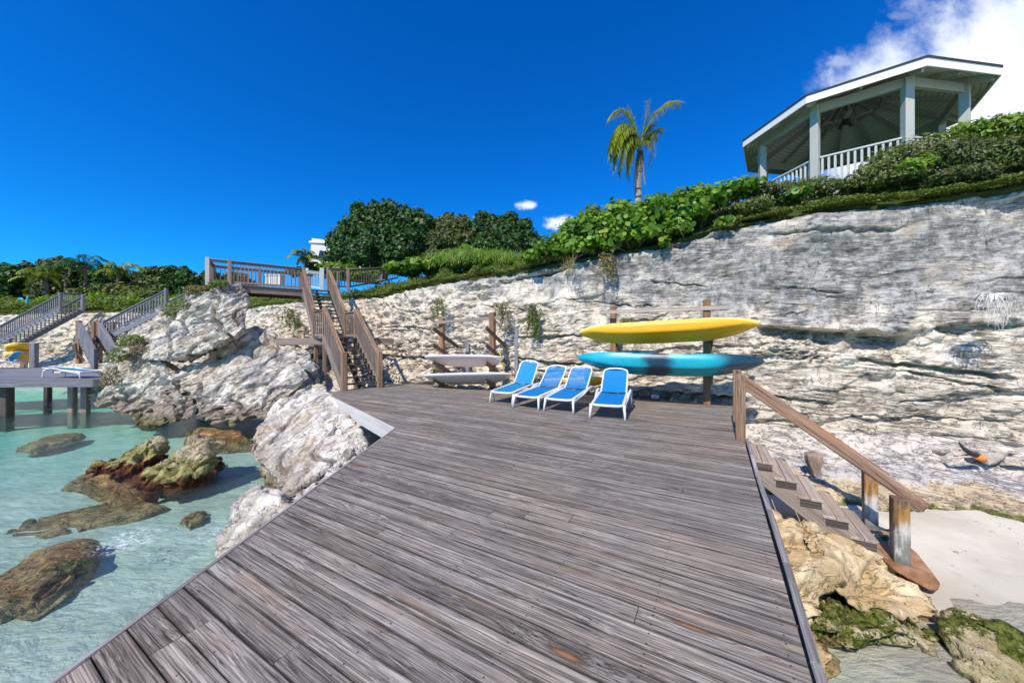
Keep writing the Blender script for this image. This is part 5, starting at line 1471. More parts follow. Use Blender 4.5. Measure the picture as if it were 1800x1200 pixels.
def make_lounger(kind='arch', fabric=M_SLING, label='', ba=BA):
    """local: x from the foot end (0) to the head, y across"""
    root = thing('sun_lounger', (0, 0, 0), label, 'sun lounger', 'blue sun loungers in a row')
    W, SH, HX, BL = 0.66, 0.37, 1.18, 0.72
    SF = .285
    def zz(x): return SF + (SH - SF) * min(max(x / HX, 0), 1)
    seat = [(0.05 + i * (HX - .05) / 16, zz(0.05 + i * (HX - .05) / 16) + 0.012 * math.sin(i / 16 * math.pi), 1) for i in range(17)]
    add_local(sheet('seat_sling', seat, W - .10, .006, .014), 'seat_sling', fabric, root)
    cb, sb_ = math.cos(ba), math.sin(ba)
    back = []
    for i in range(17):
        t = i / 16; L = t * (BL - .03); cv = 0.03 * math.sin(t * math.pi)
        back.append((HX + .02 + L * cb + cv * sb_, SH + .02 + L * sb_ - cv * cb, 1 if t < .8 else 1 - .10 * ((t - .8) / .2) ** 2))
    add_local(sheet('back_sling', back, W - .11, .006, .01), 'back_sling', fabric if fabric is not M_SLING or kind == 'opaque' else M_SLINGT, root)
    # seat frame: rounded flat bar all the way round
    y = W / 2 - .03
    pts = [(HX + .60, y, SH - .03), (HX + .1, y, SH - .005), (HX - .1, y, SH), (.6, y, zz(.6)), (.08, y, SF), (.03, y - .03, SF - .005), (.015, y - .10, SF - .01), (.012, 0, SF - .012), (.015, -y + .10, SF - .01), (.03, -y + .03, SF - .005), (.08, -y, SF), (.6, -y, zz(.6)), (HX - .1, -y, SH), (HX + .1, -y, SH - .005), (HX + .60, -y, SH - .03)]
    add_local(tube_mesh('seat_frame', pts, .032, 8, 0.85), 'seat_frame', M_LFR, root)
    bp = []
    for s in (1, -1):
        seq = [(HX + .0, 0), (HX + .02, .1), (0, .5), (0, .62)]
    def bpnt(L, yy, extra=0): 
        return (HX + .02 + L * cb + 0.03 * math.sin(min(L / BL, 1) * math.pi) * sb_, yy, SH + .02 + L * sb_)
    yb_ = W / 2 - .05
    crv = 0.03
    pts = [bpnt(0, yb_), bpnt(.2, yb_), bpnt(.45, yb_), bpnt(BL - .12, yb_), bpnt(BL - .05, yb_ - .015), bpnt(BL - .015, yb_ - .05), bpnt(BL + crv * .6, yb_ * .5), bpnt(BL + crv, 0), bpnt(BL + crv * .6, -yb_ * .5), bpnt(BL - .015, -yb_ + .05), bpnt(BL - .05, -yb_ + .015), bpnt(BL - .12, -yb_), bpnt(.45, -yb_), bpnt(.2, -yb_), bpnt(0, -yb_)]
    add_local(tube_mesh('back_frame', pts, .021, 8, 1.0, up=Vector((cb, 0, sb_)).cross(Vector((0, 1, 0)))), 'back_frame', M_LFR, root)
    for s in (1, -1):
        ys = s * (W / 2 - .005)
        if kind != 'flat':
            add_local(tube_mesh('leg', [(.09, ys, SF), (.07, ys, SF - .07), (.055, ys + s * .01, .13), (.03, ys + s * .02, 0)], [.034, .030, .025, .022], 8), 'leg', M_LFR, root)
            add_local(tube_mesh('arched_leg', [(.10, ys, SF - .02), (.30, ys, SF - .03), (HX - .38, ys + s * .015, SH - .05), (HX - .12, ys + s * .03, SH + .03), (HX + .12, ys + s * .035, SH + .065), (HX + .36, ys + s * .035, SH + .03), (HX + .50, ys + s * .03, SH - .07), (HX + .55, ys + s * .03, .12), (HX + .56, ys + s * .03, 0)], [.018, .02, .024, .028, .028, .027, .026, .024, .022], 8), 'arched_leg', M_LFR, root)
            add_local(tube_mesh('arched_leg', [(.07, ys, .17), (.16, ys, SF - .07), (.34, ys, SF - .02)], .018, 8), 'brace', M_LFR, root)
            add_local(tube_mesh('back_prop', [(HX + .20 * cb + .1, ys * .86, SH + .02 + .32 * sb_), (HX + .34, ys * .86, SH - .02)], .010, 6), 'back_prop', M_LFR, root)
        else:
            for xa, xb in ((.10, .02), (.16, .26)):
                add_local(tube_mesh('leg', [(xa, ys, SF - .02), (xb, ys, 0)], [.020, .014], 8), 'leg', M_LFR, root)
            for xa, xb in ((HX + .2, HX + .12), (HX + .26, HX + .36)):
                add_local(tube_mesh('leg', [(xa, ys, SH - .04), (xb, ys, 0)], [.020, .014], 8), 'leg', M_LFR, root)
            add_local(tube_mesh('back_prop', [(HX + .25 * cb + .1, ys * .86, SH + .35 * sb_), (HX + .34, ys * .86, SH - .02)], .010, 6), 'back_prop', M_LFR, root)
    return root
def put(root, fl, fr_, z=0.0):
    """front feet positions: left and right as seen from the camera"""
    fl = Vector((*fl, 0)); fr_ = Vector((*fr_, 0)); w = (fr_ - fl).normalized()
    d = Vector((-w.y, w.x, 0))                       # length direction, away from the camera
    mid = (fl + fr_) / 2
    root.location = (mid.x, mid.y, z); root.rotation_euler = (0, 0, math.atan2(d.y, d.x))
put(make_lounger('arch', M_SLING, 'rightmost blue lounger, standing apart from the other three'), (1.56, 7.12), (2.20, 6.86))
l3 = make_lounger('arch', M_SLING, 'blue lounger third from the left, light showing through its backrest', R(42)); put(l3, (.70, 7.88), (1.30, 7.55))
l2 = make_lounger('arch', M_SLING, 'blue lounger second from the left, see-through backrest, beside the faded one', R(43)); put(l2, (0.0, 8.30), (.58, 7.92))
l1 = make_lounger('flat', M_SLINGC, 'leftmost lounger with faded light blue fabric and thin splayed legs', R(54)); put(l1, (-.60, 8.95), (.0, 8.60))
l4 = [o for o in bpy.data.objects if o.get('label', '').startswith('rightmost blue')][0]
for c_ in l4.children:
    if c_.name.startswith('back_sling'): c_.data.materials[0] = M_SLING
# ------------------------------------------------------------------ foliage
def leaf_mat(name, c1, c2, c3, rough=0.45, trans=0.3, spec=0.4):
    m, k, out = new_mat(name)
    r = k.n('ShaderNodeAttribute', attribute_name='rnd').outputs['Fac']
    n = k.noise(geopos(k), 1.3, 3, .6)
    c = k.mix(k.smooth(r, 0.0, 0.75), c1, c2)
    c = k.mix(k.smooth(r, 0.90, 0.98), c, c3)
    f = k.m('ADD', .30, k.m('MULTIPLY', n, 1.4))
    c = k.mix(1.0, c, k.comb(f, f, f), 'MULTIPLY')
    b = k.n('ShaderNodeBsdfPrincipled'); k.set(b.inputs['Base Color'], c); b.inputs['Roughness'].default_value = rough; b.inputs['Specular IOR Level'].default_value = spec
    t = k.n('ShaderNodeBsdfTranslucent'); k.set(t.inputs[0], k.mix(1.0, c, (1.5, 1.5, .5, 1), 'MULTIPLY'))
    mx = k.n('ShaderNodeMixShader'); mx.inputs[0].default_value = trans
    k.t.links.new(b.outputs[0], mx.inputs[1]); k.t.links.new(t.outputs[0], mx.inputs[2]); k.t.links.new(mx.outputs[0], out.inputs[0])
    return m
L_GRAPE = leaf_mat('sea_grape_leaf', (0.05, 0.13, 0.012), (0.17, 0.33, 0.03), (0.33, 0.36, 0.04), .42, .34, .3)
L_DARK = leaf_mat('dark_tree_leaf', (0.012, 0.045, 0.008), (0.05, 0.13, 0.018), (0.10, 0.17, 0.03), .5, .25)
L_OLIVE = leaf_mat('olive_tree_leaf', (0.035, 0.06, 0.014), (0.12, 0.16, 0.04), (0.16, 0.14, 0.05), .55, .25)
L_WOOD = leaf_mat('far_wood_leaf', (0.012, 0.035, 0.008), (0.07, 0.12, 0.02), (0.12, 0.16, 0.03), .6, .2)
L_JUN = leaf_mat('creeping_shrub_leaf', (0.045, 0.07, 0.014), (0.15, 0.20, 0.035), (0.24, 0.20, 0.06), .6, .2)
L_MAT = leaf_mat('mat_plant_leaf', (0.055, 0.10, 0.012), (0.17, 0.24, 0.028), (0.28, 0.22, 0.05), .6, .25)
L_BRIGHT = leaf_mat('bright_hedge_leaf', (0.08, 0.16, 0.012), (0.22, 0.36, 0.03), (0.32, 0.38, 0.05), .45, .35)
L_PALM = leaf_mat('palm_leaflet', (0.07, 0.12, 0.014), (0.26, 0.32, 0.03), (0.28, 0.28, 0.05), .4, .25)
L_PALMY = leaf_mat('yellow_palm_leaflet', (0.20, 0.25, 0.02), (0.42, 0.40, 0.03), (0.45, 0.36, 0.06), .4, .3)
L_DEAD = leaf_mat('dead_palm_leaflet', (0.18, 0.12, 0.07), (0.36, 0.27, 0.17), (0.4, 0.3, 0.2), .7, .1)
L_DRY = leaf_mat('dry_twig_leaf', (0.16, 0.12, 0.05), (0.30, 0.26, 0.10), (0.12, 0.16, 0.03), .7, .2)
def bark_mat(name, a, b_):
    m, k, out = new_mat(name)
    w = objco(k); n = k.noise(k.mapv(w, (4, 4, 14)), 2.0, 5, .65)
    principled(k, out, k.mix(n, a, b_), .85, k.bump(n, .8, .02), .2)
    return m
M_BARK = bark_mat('brown_bark', (0.07, 0.05, 0.035), (0.22, 0.17, 0.13)); M_PTRUNK = bark_mat('grey_palm_trunk', (0.24, 0.20, 0.16), (0.56, 0.52, 0.46))
TEMPL = {
    'round': np.array([(math.cos(a) * .5, math.sin(a) * .47, 0.05 * math.cos(2 * a)) for a in np.linspace(0, 2 * math.pi, 7)[:-1]]),
    'leaf': np.array([(-.5, 0, 0), (-.05, .22, .03), (.5, 0, 0), (-.05, -.22, .03)]),
    'clump': np.array([(-.5, -.1, 0), (-.1, .4, .08), (.5, .1, 0), (.1, -.35, -.05)]),
    'blade': np.array([(-.5, -.02, 0), (-.5, .02, 0), (.5, .005, 0), (.5, -.005, 0)]),
}
def leaves_mesh(name, pts, dirs, size, kind='leaf', spread=0.6, rng=None, sizevar=0.35, axis=None):
    """dirs: preferred leaf normals"""
    rng = rng or np.random.default_rng(1)
    n = len(pts)
    nn_ = dirs + rng.normal(size=(n, 3)) * spread
    nn_ /= np.linalg.norm(nn_, axis=1)[:, None] + 1e-9
    t = rng.normal(size=(n, 3)) if axis is None else axis + rng.normal(size=(n, 3)) * .35
    t -= nn_ * (t * nn_).sum(1)[:, None]; t /= np.linalg.norm(t, axis=1)[:, None] + 1e-9
    b = np.cross(nn_, t)
    sz_ = size * (1 + rng.uniform(-sizevar, sizevar, n))
    T = TEMPL[kind]; kk = len(T)
    V_ = pts[:, None, :] + (T[None, :, 0, None] * t[:, None, :] + T[None, :, 1, None] * b[:, None, :] + T[None, :, 2, None] * nn_[:, None, :]) * sz_[:, None, None]
    F_ = np.arange(n * kk).reshape(n, kk)
    return np_mesh(name, V_.reshape(-1, 3), F_, False, {'rnd': np.repeat(rng.random(n), kk)})
def lobe_points(lobes, n, rng, shell=(0.72, 1.06), gap=0.35, zcut=-0.55, gscale=1.2):
    out, nor = [], []
    vol = np.array([max(l[1][0] * l[1][1], l[1][0] * l[1][2]) for l in lobes]); vol /= vol.sum()
    for li, (c, r) in enumerate(lobes):
        m_ = int(n * vol[li]); c = np.array(c, float); r = np.array(r if hasattr(r, '__len__') else (r,) * 3, float)
        d = rng.normal(size=(m_ * 2, 3)); d /= np.linalg.norm(d, axis=1)[:, None]
        d = d[d[:, 2] > zcut][:m_]
        rad = rng.uniform(shell[0], shell[1], len(d))
        bump_ = 1 + 0.16 * pnoise(d[:, 0] * 2.3 + li * 3, d[:, 1] * 2.3, d[:, 2] * 2.3) + .10 * pnoise(d[:, 0] * 6 + li, d[:, 1] * 6, d[:, 2] * 6)
        p = c + d * r * (rad * bump_)[:, None]
        keep = np.ones(len(p), bool)
        for lj, (c2, r2) in enumerate(lobes):
            if lj == li: continue
            r2 = np.array(r2 if hasattr(r2, '__len__') else (r2,) * 3, float)
            keep &= (((p - np.array(c2)) / r2) ** 2).sum(1) > 0.42
        g = pnoise(p[:, 0] * gscale, p[:, 1] * gscale, p[:, 2] * gscale)
        keep &= rng.random(len(p)) > gap * sstep(g, .0, .35) * 1.2
        out.append(p[keep]); nn_ = d[keep] / r; nn_ /= np.linalg.norm(nn_, axis=1)[:, None]; nor.append(nn_)
    return np.concatenate(out), np.concatenate(nor)
def lobes_px(lst):
    """(px, py, Y, rx_px, rz_px[, ry]) -> centre and radii in metres"""
    o = []
    for q in lst:
        px, py, Y, rx, rz = q[:5]; s = Y / FPX
        ry = q[5] if len(q) > 5 else min(rx, rz * 1.6) * s
        o.append((tuple(P(px, py, Y)), (rx * s, ry, rz * s)))
    return o
def shrub(name, lobes, n, size, kind, mat, label, cat='shrub', group=None, seed=0, trunk=None, spread=.6, upb=0.5, gap=.3, shell=(.6, 1.06), gscale=1.2, stem=True, base=None):
    rng = np.random.default_rng(seed)
    p, nn_ = lobe_points(lobes, n, rng, shell, gap, -0.75, gscale)
    nn_ = nn_ + np.array([-.15, -.2, upb])
    zmin = min(c[2] - r[2] for c, r in lobes); cx = np.mean([c[0] for c, r in lobes]); cy = np.mean([c[1] for c, r in lobes])
    base = base or (cx, cy, zmin)
    root = thing(name, base, label, cat, group)
    link_mesh('crown' if trunk else 'foliage', leaves_mesh('foliage', p, nn_, size, kind, spread, rng, .6), mat, root)
    if trunk:
        bx = Vector(base); ms = []
        top = Vector((cx, cy, zmin + (max(c[2] for c, r in lobes) - zmin) * .5))
        ms.append(tube_mesh('t', [bx - Vector((0, 0, .3)), bx.lerp(top, .4) + Vector((.1, 0, 0)), top], [trunk, trunk * .75, trunk * .5], 8))
        for c, r in lobes[:8]:
            ms.append(tube_mesh('t', [bx.lerp(top, .5), bx.lerp(top, .7).lerp(Vector(c), .45), Vector(c)], [trunk * .5, trunk * .35, trunk * .12], 6))
        link_mesh('trunk', join_meshes('trunk', ms), M_BARK, root)
    elif stem:
        ms = []
        bx = Vector(base)
        for c, r in lobes[:10]:
            ms.append(tube_mesh('t', [bx + Vector((0, 0, -.02)), Vector((c[0] * .7 + bx.x * .3, c[1] * .7 + bx.y * .3, c[2] * .6 + bx.z * .4)), Vector(c), Vector(c) + Vector((r[0] * .3, -r[1] * .2, r[2] * .5))], [.03, .026, .02, .01], 5))
        link_mesh('branches', join_meshes('branches', ms), M_BARK, root)
    return root
# -- sea grape spilling over the cliff edge
def wallY(px):
    s = s_of(px); return smooth_path(np.array([s]))[0][1]
def grape(lst, n, label, seed, size=.125, stem=True):
    shrub('sea_grape_shrub', lobes_px([(px, py, wallY(px) + dy, rx, rz, ry) for px, py, dy, rx, rz, ry in lst]), int(n * 2.1), size, 'round', L_GRAPE, label, 'shrub', 'sea grape shrubs along the cliff edge', seed, None, .55, .55, .15, (.45, 1.08), 1.6, stem)
grape([(935, 452, .1, 16, 12, .5), (962, 437, .2, 26, 18, .6), (995, 420, .3, 32, 26, .7), (1030, 402, .4, 34, 30, .8), (1015, 433, .0, 34, 16, .5), (1058, 420, .0, 30, 20, .5), (1003, 401, .9, 20, 16, .5), (1040, 380, .9, 22, 16, .5)], 1500, 'sea grape shrub spilling over the cliff edge, leftmost and lowest of the round-leaved mass', 101)
grape([(1078, 398, .3, 34, 32, .8), (1112, 388, .3, 36, 34, .8), (1090, 372, .9, 30, 20, .6), (1100, 418, .0, 34, 14, .5), (1142, 380, .4, 32, 32, .8), (1140, 410, .0, 30, 16, .5), (1072, 430, -.1, 18, 12, .3), (1160, 362, 1.0, 30, 16, .6)], 1700, 'sea grape shrub of round leaves directly beneath the palm', 102)
grape([(1178, 378, .3, 32, 30, .8), (1210, 368, .3, 30, 26, .8), (1192, 400, .0, 26, 16, .5), (1240, 352, .5, 34, 20, .8), (1215, 345, 1.1, 34, 14, .6), (1275, 342, .6, 34, 16, .8), (1305, 332, .8, 30, 12, .7), (1168, 425, -.15, 10, 12, .2)], 1500, 'sea grape shrub reaching right from the palm towards the gazebo', 103)
grape([(1265, 392, -.1, 12, 8, .25), (1278, 386, -.1, 9, 7, .2), (1400, 340, .6, 16, 12, .4)], 110, 'small sprig of round leaves growing from the rock right of the sea grape mass', 104, .14, False)
grape([(745, 468, 3.5, 34, 12, 1.2), (785, 462, 3.5, 34, 14, 1.2), (820, 455, 3.5, 34, 16, 1.2), (705, 474, 3.5, 26, 9, 1.2)], 1500, 'low pale green sea grape patch below the two big dark trees', 105, .22)
# -- fine dark shrubs in front of the gazebo
JG = 'fine-leaved shrubs in front of the gazebo'
shrub('creeping_shrub', lobes_px([(1530, 312, 8.9, 30, 22, .6), (1565, 292, 8.9, 38, 32, .7), (1610, 280, 8.7, 44, 36, .7), (1580, 315, 8.4, 40, 16, .5)]), 9500, .085, 'leaf', L_JUN, 'dark mounded shrub half hiding the gazebo railing', 'shrub', JG, 111, upb=.5, gap=.25, gscale=3)
shrub('creeping_shrub', lobes_px([(1660, 282, 8.5, 46, 34, .7), (1710, 285, 8.2, 46, 34, .7), (1690, 312, 7.8, 50, 16, .5)]), 8500, .085, 'leaf', L_OLIVE, 'greyish green shrub below the second gazebo post from the right', 'shrub', JG, 112, upb=.5, gap=.25, gscale=3)
shrub('creeping_shrub', lobes_px([(1760, 280, 7.9, 46, 34, .7), (1810, 272, 7.6, 40, 36, .7), (1850, 268, 7.4, 40, 40, .7)]), 7500, .085, 'leaf', L_JUN, 'dense green shrub at the right edge of the photo above the cliff', 'shrub', JG, 113, upb=.5, gap=.25, gscale=3)
shrub('creeping_shrub', lobes_px([(1345, 338, 9.9, 28, 14, .5), (1385, 336, 9.7, 32, 16, .5), (1430, 330, 9.5, 34, 16, .5), (1470, 332, 9.2, 30, 14, .5), (1330, 362, 9.1, 24, 14, .4), (1500, 328, 9.0, 22, 12, .4)]), 8500, .08, 'leaf', L_JUN, 'low dark shrub running under the left gazebo posts', 'shrub', JG, 114, upb=.5, gap=.2, gscale=3)
shrub('hedge', lobes_px([(1680, 240, 9.6, 30, 16, .6), (1720, 236, 9.3, 34, 20, .6), (1765, 232, 9.0, 38, 24, .6), (1815, 228, 8.7, 40, 30, .6)]), 5200, .12, 'leaf', L_BRIGHT, 'bright yellow-green hedge right of the gazebo', 'hedge', None, 115, upb=.7, gap=.15, gscale=3)
shrub('bright_sprig', lobes_px([(1600, 296, 8.05, 13, 16, .25), (1624, 284, 8.05, 9, 14, .2)]), 420, .12, 'leaf', L_BRIGHT, 'bright green sprig sticking out of the dark shrubs under the gazebo', 'shrub', None, 116, upb=.6, gap=.1, stem=False)
def spiky(name, c, n, L, label, seed, mat=L_OLIVE, cat='plant', w=.05, spread=1.0, up0=.35):
    rng = np.random.default_rng(seed); V_ = []; F_ = []; rn = []
    for i in range(n):
        a = rng.uniform(0, 2 * math.pi); el = rng.uniform(up0, 1.45); l = L * rng.uniform(.7, 1.1)
        d = Vector((math.cos(a) * math.cos(el) * spread, math.sin(a) * math.cos(el) * spread, math.sin(el))).normalized(); sd_ = d.cross(Vector((0, 0, 1))).normalized()
        o_ = len(V_); prev = None
        for j in range(4):
            t = j / 3; p = c + d * l * t + Vector((0, 0, -0.18 * l * t * t)); ww = w * (1 - t) ** .7 * .5 + .002
            V_ += [tuple(p - sd_ * ww), tuple(p + sd_ * ww)]; rn += [i / n] * 2
        for j in range(3): F_.append((o_ + 2 * j, o_ + 2 * j + 1, o_ + 2 * j + 3, o_ + 2 * j + 2))
    root = thing(name, c, label, cat)
    link_mesh('leaves', np_mesh('leaves', np.array(V_), np.array(F_), False, {'rnd': np.array(rn)}), mat, root)
    return root
spiky('yucca', P(1765, 228, 9.3), 26, .62, 'spiky agave silhouetted above the bright hedge at the far right', 117)
# -- mats of low plants, nobody could count them
def scatter_land(name, px0, px1, d0, d1, n, size, kind, mat, seed, hmax=.12, spread=.5, noise_cut=-.2, nsc=.8, extra=None, hill=0):
    rng = np.random.default_rng(seed)
    s = rng.uniform(s_of(px1), s_of(px0), n); d = rng.uniform(0, 1, n) ** 1.3 * (d1 - d0) + d0
    x, y, z = land(s, d)
    g = fbm(x * nsc, y * nsc, seed * 1.7, 3)
    keep = g > noise_cut
    h = hmax * (0.3 + np.clip(g, 0, 1)) * rng.random(n)
    z = z + h + .02 + hill * np.clip(g, 0, 1)
    p = np.stack([x, y, z], 1)[keep]
    o = link_mesh(name, leaves_mesh(name, p, np.tile([-.15, -.35, .8], (len(p), 1)), size, kind, spread, rng), mat)
    o['kind'] = 'stuff'
    return o
scatter_land('mat_plants', 1290, 2000, -.32, .65, 26000, .06, 'leaf', L_MAT, 201, .16, noise_cut=-.35, nsc=1.6)
scatter_land('mat_plants', 1240, 2000, .4, 3.5, 22000, .10, 'leaf', L_JUN, 202, .3, noise_cut=-.6)
scatter_land('ground_cover', 600, 1010, -.15, 2.4, 34000, .085, 'leaf', L_MAT, 203, .28, noise_cut=-.42, nsc=1.2, hill=.25)
scatter_land('ground_cover', 560, 1150, 2.0, 12, 46000, .17, 'leaf', L_JUN, 204, .4, noise_cut=-.7, nsc=.7, hill=.5)
scatter_land('ground_cover', 430, 600, 0.0, 6, 14000, .11, 'leaf', L_MAT, 205, .3, noise_cut=-.5, nsc=.7)
scatter_land('ground_cover', -250, 430, 0.2, 22, 60000, .26, 'leaf', L_MAT, 206, .5, noise_cut=-.45, nsc=.35, hill=.4)
scatter_land('ground_cover', -250, 330, 3, 30, 26000, .34, 'leaf', L_BRIGHT, 207, .6, noise_cut=.12, nsc=.3, hill=.6)
# grass tuft patch
def tuft(px, py, Y, rx, n, L, mat, label, seed, name='grass_tuft', group=None):
    rng = np.random.default_rng(seed); c = P(px, py, Y); s = Y / FPX
    pts = np.stack([c.x + rng.normal(size=n) * rx * s * .5, c.y + rng.normal(size=n) * .35, c.z + rng.random(n) * L * .5], 1)
    ax = np.tile([0.1, 0, 1.0], (n, 1)); nn_ = np.tile([-.3, -1, .2], (n, 1))
    root = thing(name, c, label, 'grass' if 'grass' in name else 'plant', group)
    link_mesh('blades', leaves_mesh('blades', pts, nn_, L, 'blade', .5, rng, axis=ax), mat, root)
tuft(850, 460, 15.5, 70, 5000, .50, L_BRIGHT, 'tall bright green grass clump in front of the trees, left of the sea grape', 211)
tuft(1000, 470, 11.0, 10, 60, .4, L_DRY, 'thin dry grass hanging under the left end of the sea grape', 212)
# -- big trees behind
def tree(lobes, n, size, mat, label, group, seed, trunk=.16, kind='clump', gap=.55, gs=1.1, name='tree', base=None):
    rq = random.Random(seed); lobes = list(lobes)
    for c, r in list(lobes):
        for _ in range(4):
            a = rq.uniform(0, 6.28); el = rq.uniform(-.2, 1.4); f = rq.uniform(.30, .5)
            lobes.append(((c[0] + math.cos(a) * math.cos(el) * r[0] * 1.0, c[1] + math.sin(a) * math.cos(el) * r[1] * 1.0, c[2] + math.sin(el) * r[2] * 1.02), (r[0] * f, r[1] * f, r[2] * f * 1.15)))
    n = int(n * 2.0); size *= .82
    return shrub(name, lobes, n, size, kind, mat, label, 'tree', group, seed, trunk, .55, .45, gap, (.60, 1.10), gs, base=base)
TG = 'trees on the cliff top behind the stairs'
tree(lobes_px([(612, 430, 27, 32, 34), (640, 402, 27, 34, 30), (668, 420, 26.5, 36, 44), (645, 450, 26, 40, 30), (700, 398, 27, 30, 28), (735, 405, 27, 28, 30), (712, 435, 26.5, 40, 36), (600, 455, 26, 22, 22), (690, 460, 26, 40, 18), (748, 430, 27, 20, 26), (655, 385, 27.5, 22, 18), (716, 385, 27.5, 14, 14)]), 26000, .26, L_DARK, 'largest dark green tree right of the stair head', TG, 301, .25)
tree(lobes_px([(790, 405, 28, 30, 24), (800, 430, 27, 36, 26), (765, 440, 26.5, 20, 24), (770, 455, 25.5, 30, 14)]), 13000, .24, L_OLIVE, 'round olive tree between the largest dark tree and the spreading one', TG, 302, .2)
tree(lobes_px([(845, 410, 28, 30, 26), (885, 412, 27.5, 32, 26), (920, 418, 27, 24, 22), (865, 435, 26.5, 40, 18), (905, 432, 26.5, 34, 16), (940, 425, 27, 14, 14)]), 15000, .24, L_DARK, 'spreading tree left of the small white clouds', TG, 303, .2)
tree(lobes_px([(640, 482, 23, 26, 10), (610, 478, 23.5, 26, 10), (585, 470, 25, 22, 8)]), 4200, .2, L_BRIGHT, 'low bright green bush behind the dark picket fence', None, 304, .06)
tree(lobes_px([(560, 473, 28, 18, 8), (530, 480, 28, 20, 8)]), 2500, .2, L_JUN, 'low bush under the small palm beside the pale fence', None, 305, .06)
# woods at the far left: crowns one can tell apart
WG = 'trees of the wood beyond the far stairs'
wl = [(-60, 500, 52, 50, 26), (15, 503, 50, 34, 26), (50, 498, 52, 28, 28), (105, 500, 50, 40, 34), (140, 492, 54, 30, 26), (182, 500, 50, 32, 26), (235, 505, 52, 30, 18), (272, 498, 50, 30, 20), (302, 500, 50, 26, 22), (330, 498, 48, 24, 22), (365, 500, 50, 24, 18), (420, 500, 52, 34, 14), (215, 515, 42, 36, 16), (262, 522, 40, 36, 10), (150, 522, 44, 34, 12)]
adj = ['at the far left edge', 'leftmost rounded, beyond the far stairs', 'second from the left, behind the leaning palm', 'broad and tall, behind the left stair head', 'dark, tallest in the middle of the far wood', 'just left of the windblown palm', 'low, right of the windblown palm', 'dark round, above the far right-hand stairs', 'second to the left of the walkway', 'small, nearest the left end of the walkway', 'seen through the walkway railing', 'low, behind the walkway balusters', 'broad low bush in front of the windblown palm', 'flat bush above the far right-hand stair rail', 'low bush in front of the tall dark tree']
for i, (px, py, Y, rx, rz) in enumerate(wl):
    rr = random.Random(i)
    lb = [(px, py, Y, rx * .8, rz)] + [(px + rr.uniform(-.75, .75) * rx, py + rr.uniform(-.5, .7) * rz, Y + rr.uniform(-1.5, 1.5), rx * rr.uniform(.35, .6), rz * rr.uniform(.35, .6)) for _ in range(6)]
    tree(lobes_px(lb), 5200, .5, (L_WOOD, L_DARK, L_WOOD, L_OLIVE)[i % 4] if i < 12 else L_JUN, 'wood tree ' + adj[i] if i < 12 else adj[i], WG, 320 + i, .22, gap=.3, gs=.5)

# ------------------------------------------------------------------ palms
def frond_mesh(a, c, b, n=46, L=.55, droop=.9, seed=0, width=.035, wind=(0, 0, 0)):
    rng = np.random.default_rng(seed)
    V_, F_, rn = [], [], []
    def bez(t): return a * (1 - t) ** 2 + c * 2 * t * (1 - t) + b * t * t
    wind = Vector(wind)
    for i in range(n):
        t = 0.10 + 0.9 * i / (n - 1)
        p = bez(t); d = (bez(min(t + .02, 1)) - bez(t - .02)).normalized()
        sd_ = d.cross(Vector((0, 0, 1)))
        sd_ = sd_.normalized() if sd_.length > .05 else Vector((1, 0, 0))
        ll = L * (math.sin(min(t * 1.15 + .18, 1) * math.pi * .82) * .85 + .18)
        for s in (1, -1):
            l = ll * rng.uniform(.8, 1.15)
            dr = (sd_ * s * .75 + d * .65 + Vector((0, 0, .12)) + Vector(rng.normal(size=3) * .12)).normalized()
            o_ = len(V_); q = p.copy(); ww = width
            wd = dr.cross(Vector((0, 0, 1))).normalized() if abs(dr.z) < .95 else Vector((1, 0, 0))
            m_ = 4
            for j in range(m_ + 1):
                tt = j / m_
                w2 = ww * (1 - tt) ** .6 * .5 + .002
                V_ += [tuple(q - wd * w2), tuple(q + wd * w2)]; rn += [rng.random() * .2 + t * .7] * 2
                dr = (dr + Vector((0, 0, -droop / m_ * 1.3)) + wind / m_).normalized(); q = q + dr * (l / m_)
            for j in range(m_): F_.append((o_ + 2 * j, o_ + 2 * j + 1, o_ + 2 * j + 3, o_ + 2 * j + 2))
    # rachis
    m_ = 10; o_ = len(V_)
    for j in range(m_ + 1):
        t = j / m_; p = bez(t); w2 = .03 * (1 - t) * (L / .55) + .004
        V_ += [tuple(p + Vector((-w2, 0, 0))), tuple(p + Vector((w2, 0, w2)))]; rn += [.8] * 2
    for j in range(m_): F_.append((o_ + 2 * j, o_ + 2 * j + 1, o_ + 2 * j + 3, o_ + 2 * j + 2))
    return np_mesh('frond', np.array(V_), np.array(F_), False, {'rnd': np.array(rn)})
def palm(label, base, top, r, fronds, group=None, L=.55, width=.035):
    root = thing('palm_tree', base, label, 'palm tree', group)
    ms = []; pts = [base + (top - base) * (i / 44) + Vector((.03 * math.sin(i / 3), 0, 0)) * r * 3 for i in range(45)]
    rd = [r * (1.25 - .35 * i / 44) * (1.04 if i % 2 else .97) for i in range(45)]
    link_mesh('trunk', tube_mesh('trunk', pts, rd, 12), M_PTRUNK if group is None else M_BARK, root)
    for i, f in enumerate(fronds):
        a, c, b, mat, droop, LL, nl = f
        link_mesh('frond', frond_mesh(a, c, b, nl, LL, droop, i + int(abs(base.x) * 7), width), mat, root)
    return root
Yp = 13.7
def F(cx, cy, ex, ey, dy, mat=L_PALM, droop=1.0, LL=.60, n=95, sx0=1125, sy0=258):
    return (P(sx0, sy0, Yp), P(cx, cy, Yp + dy * .6), P(ex, ey, Yp + dy), mat, droop, LL, n)
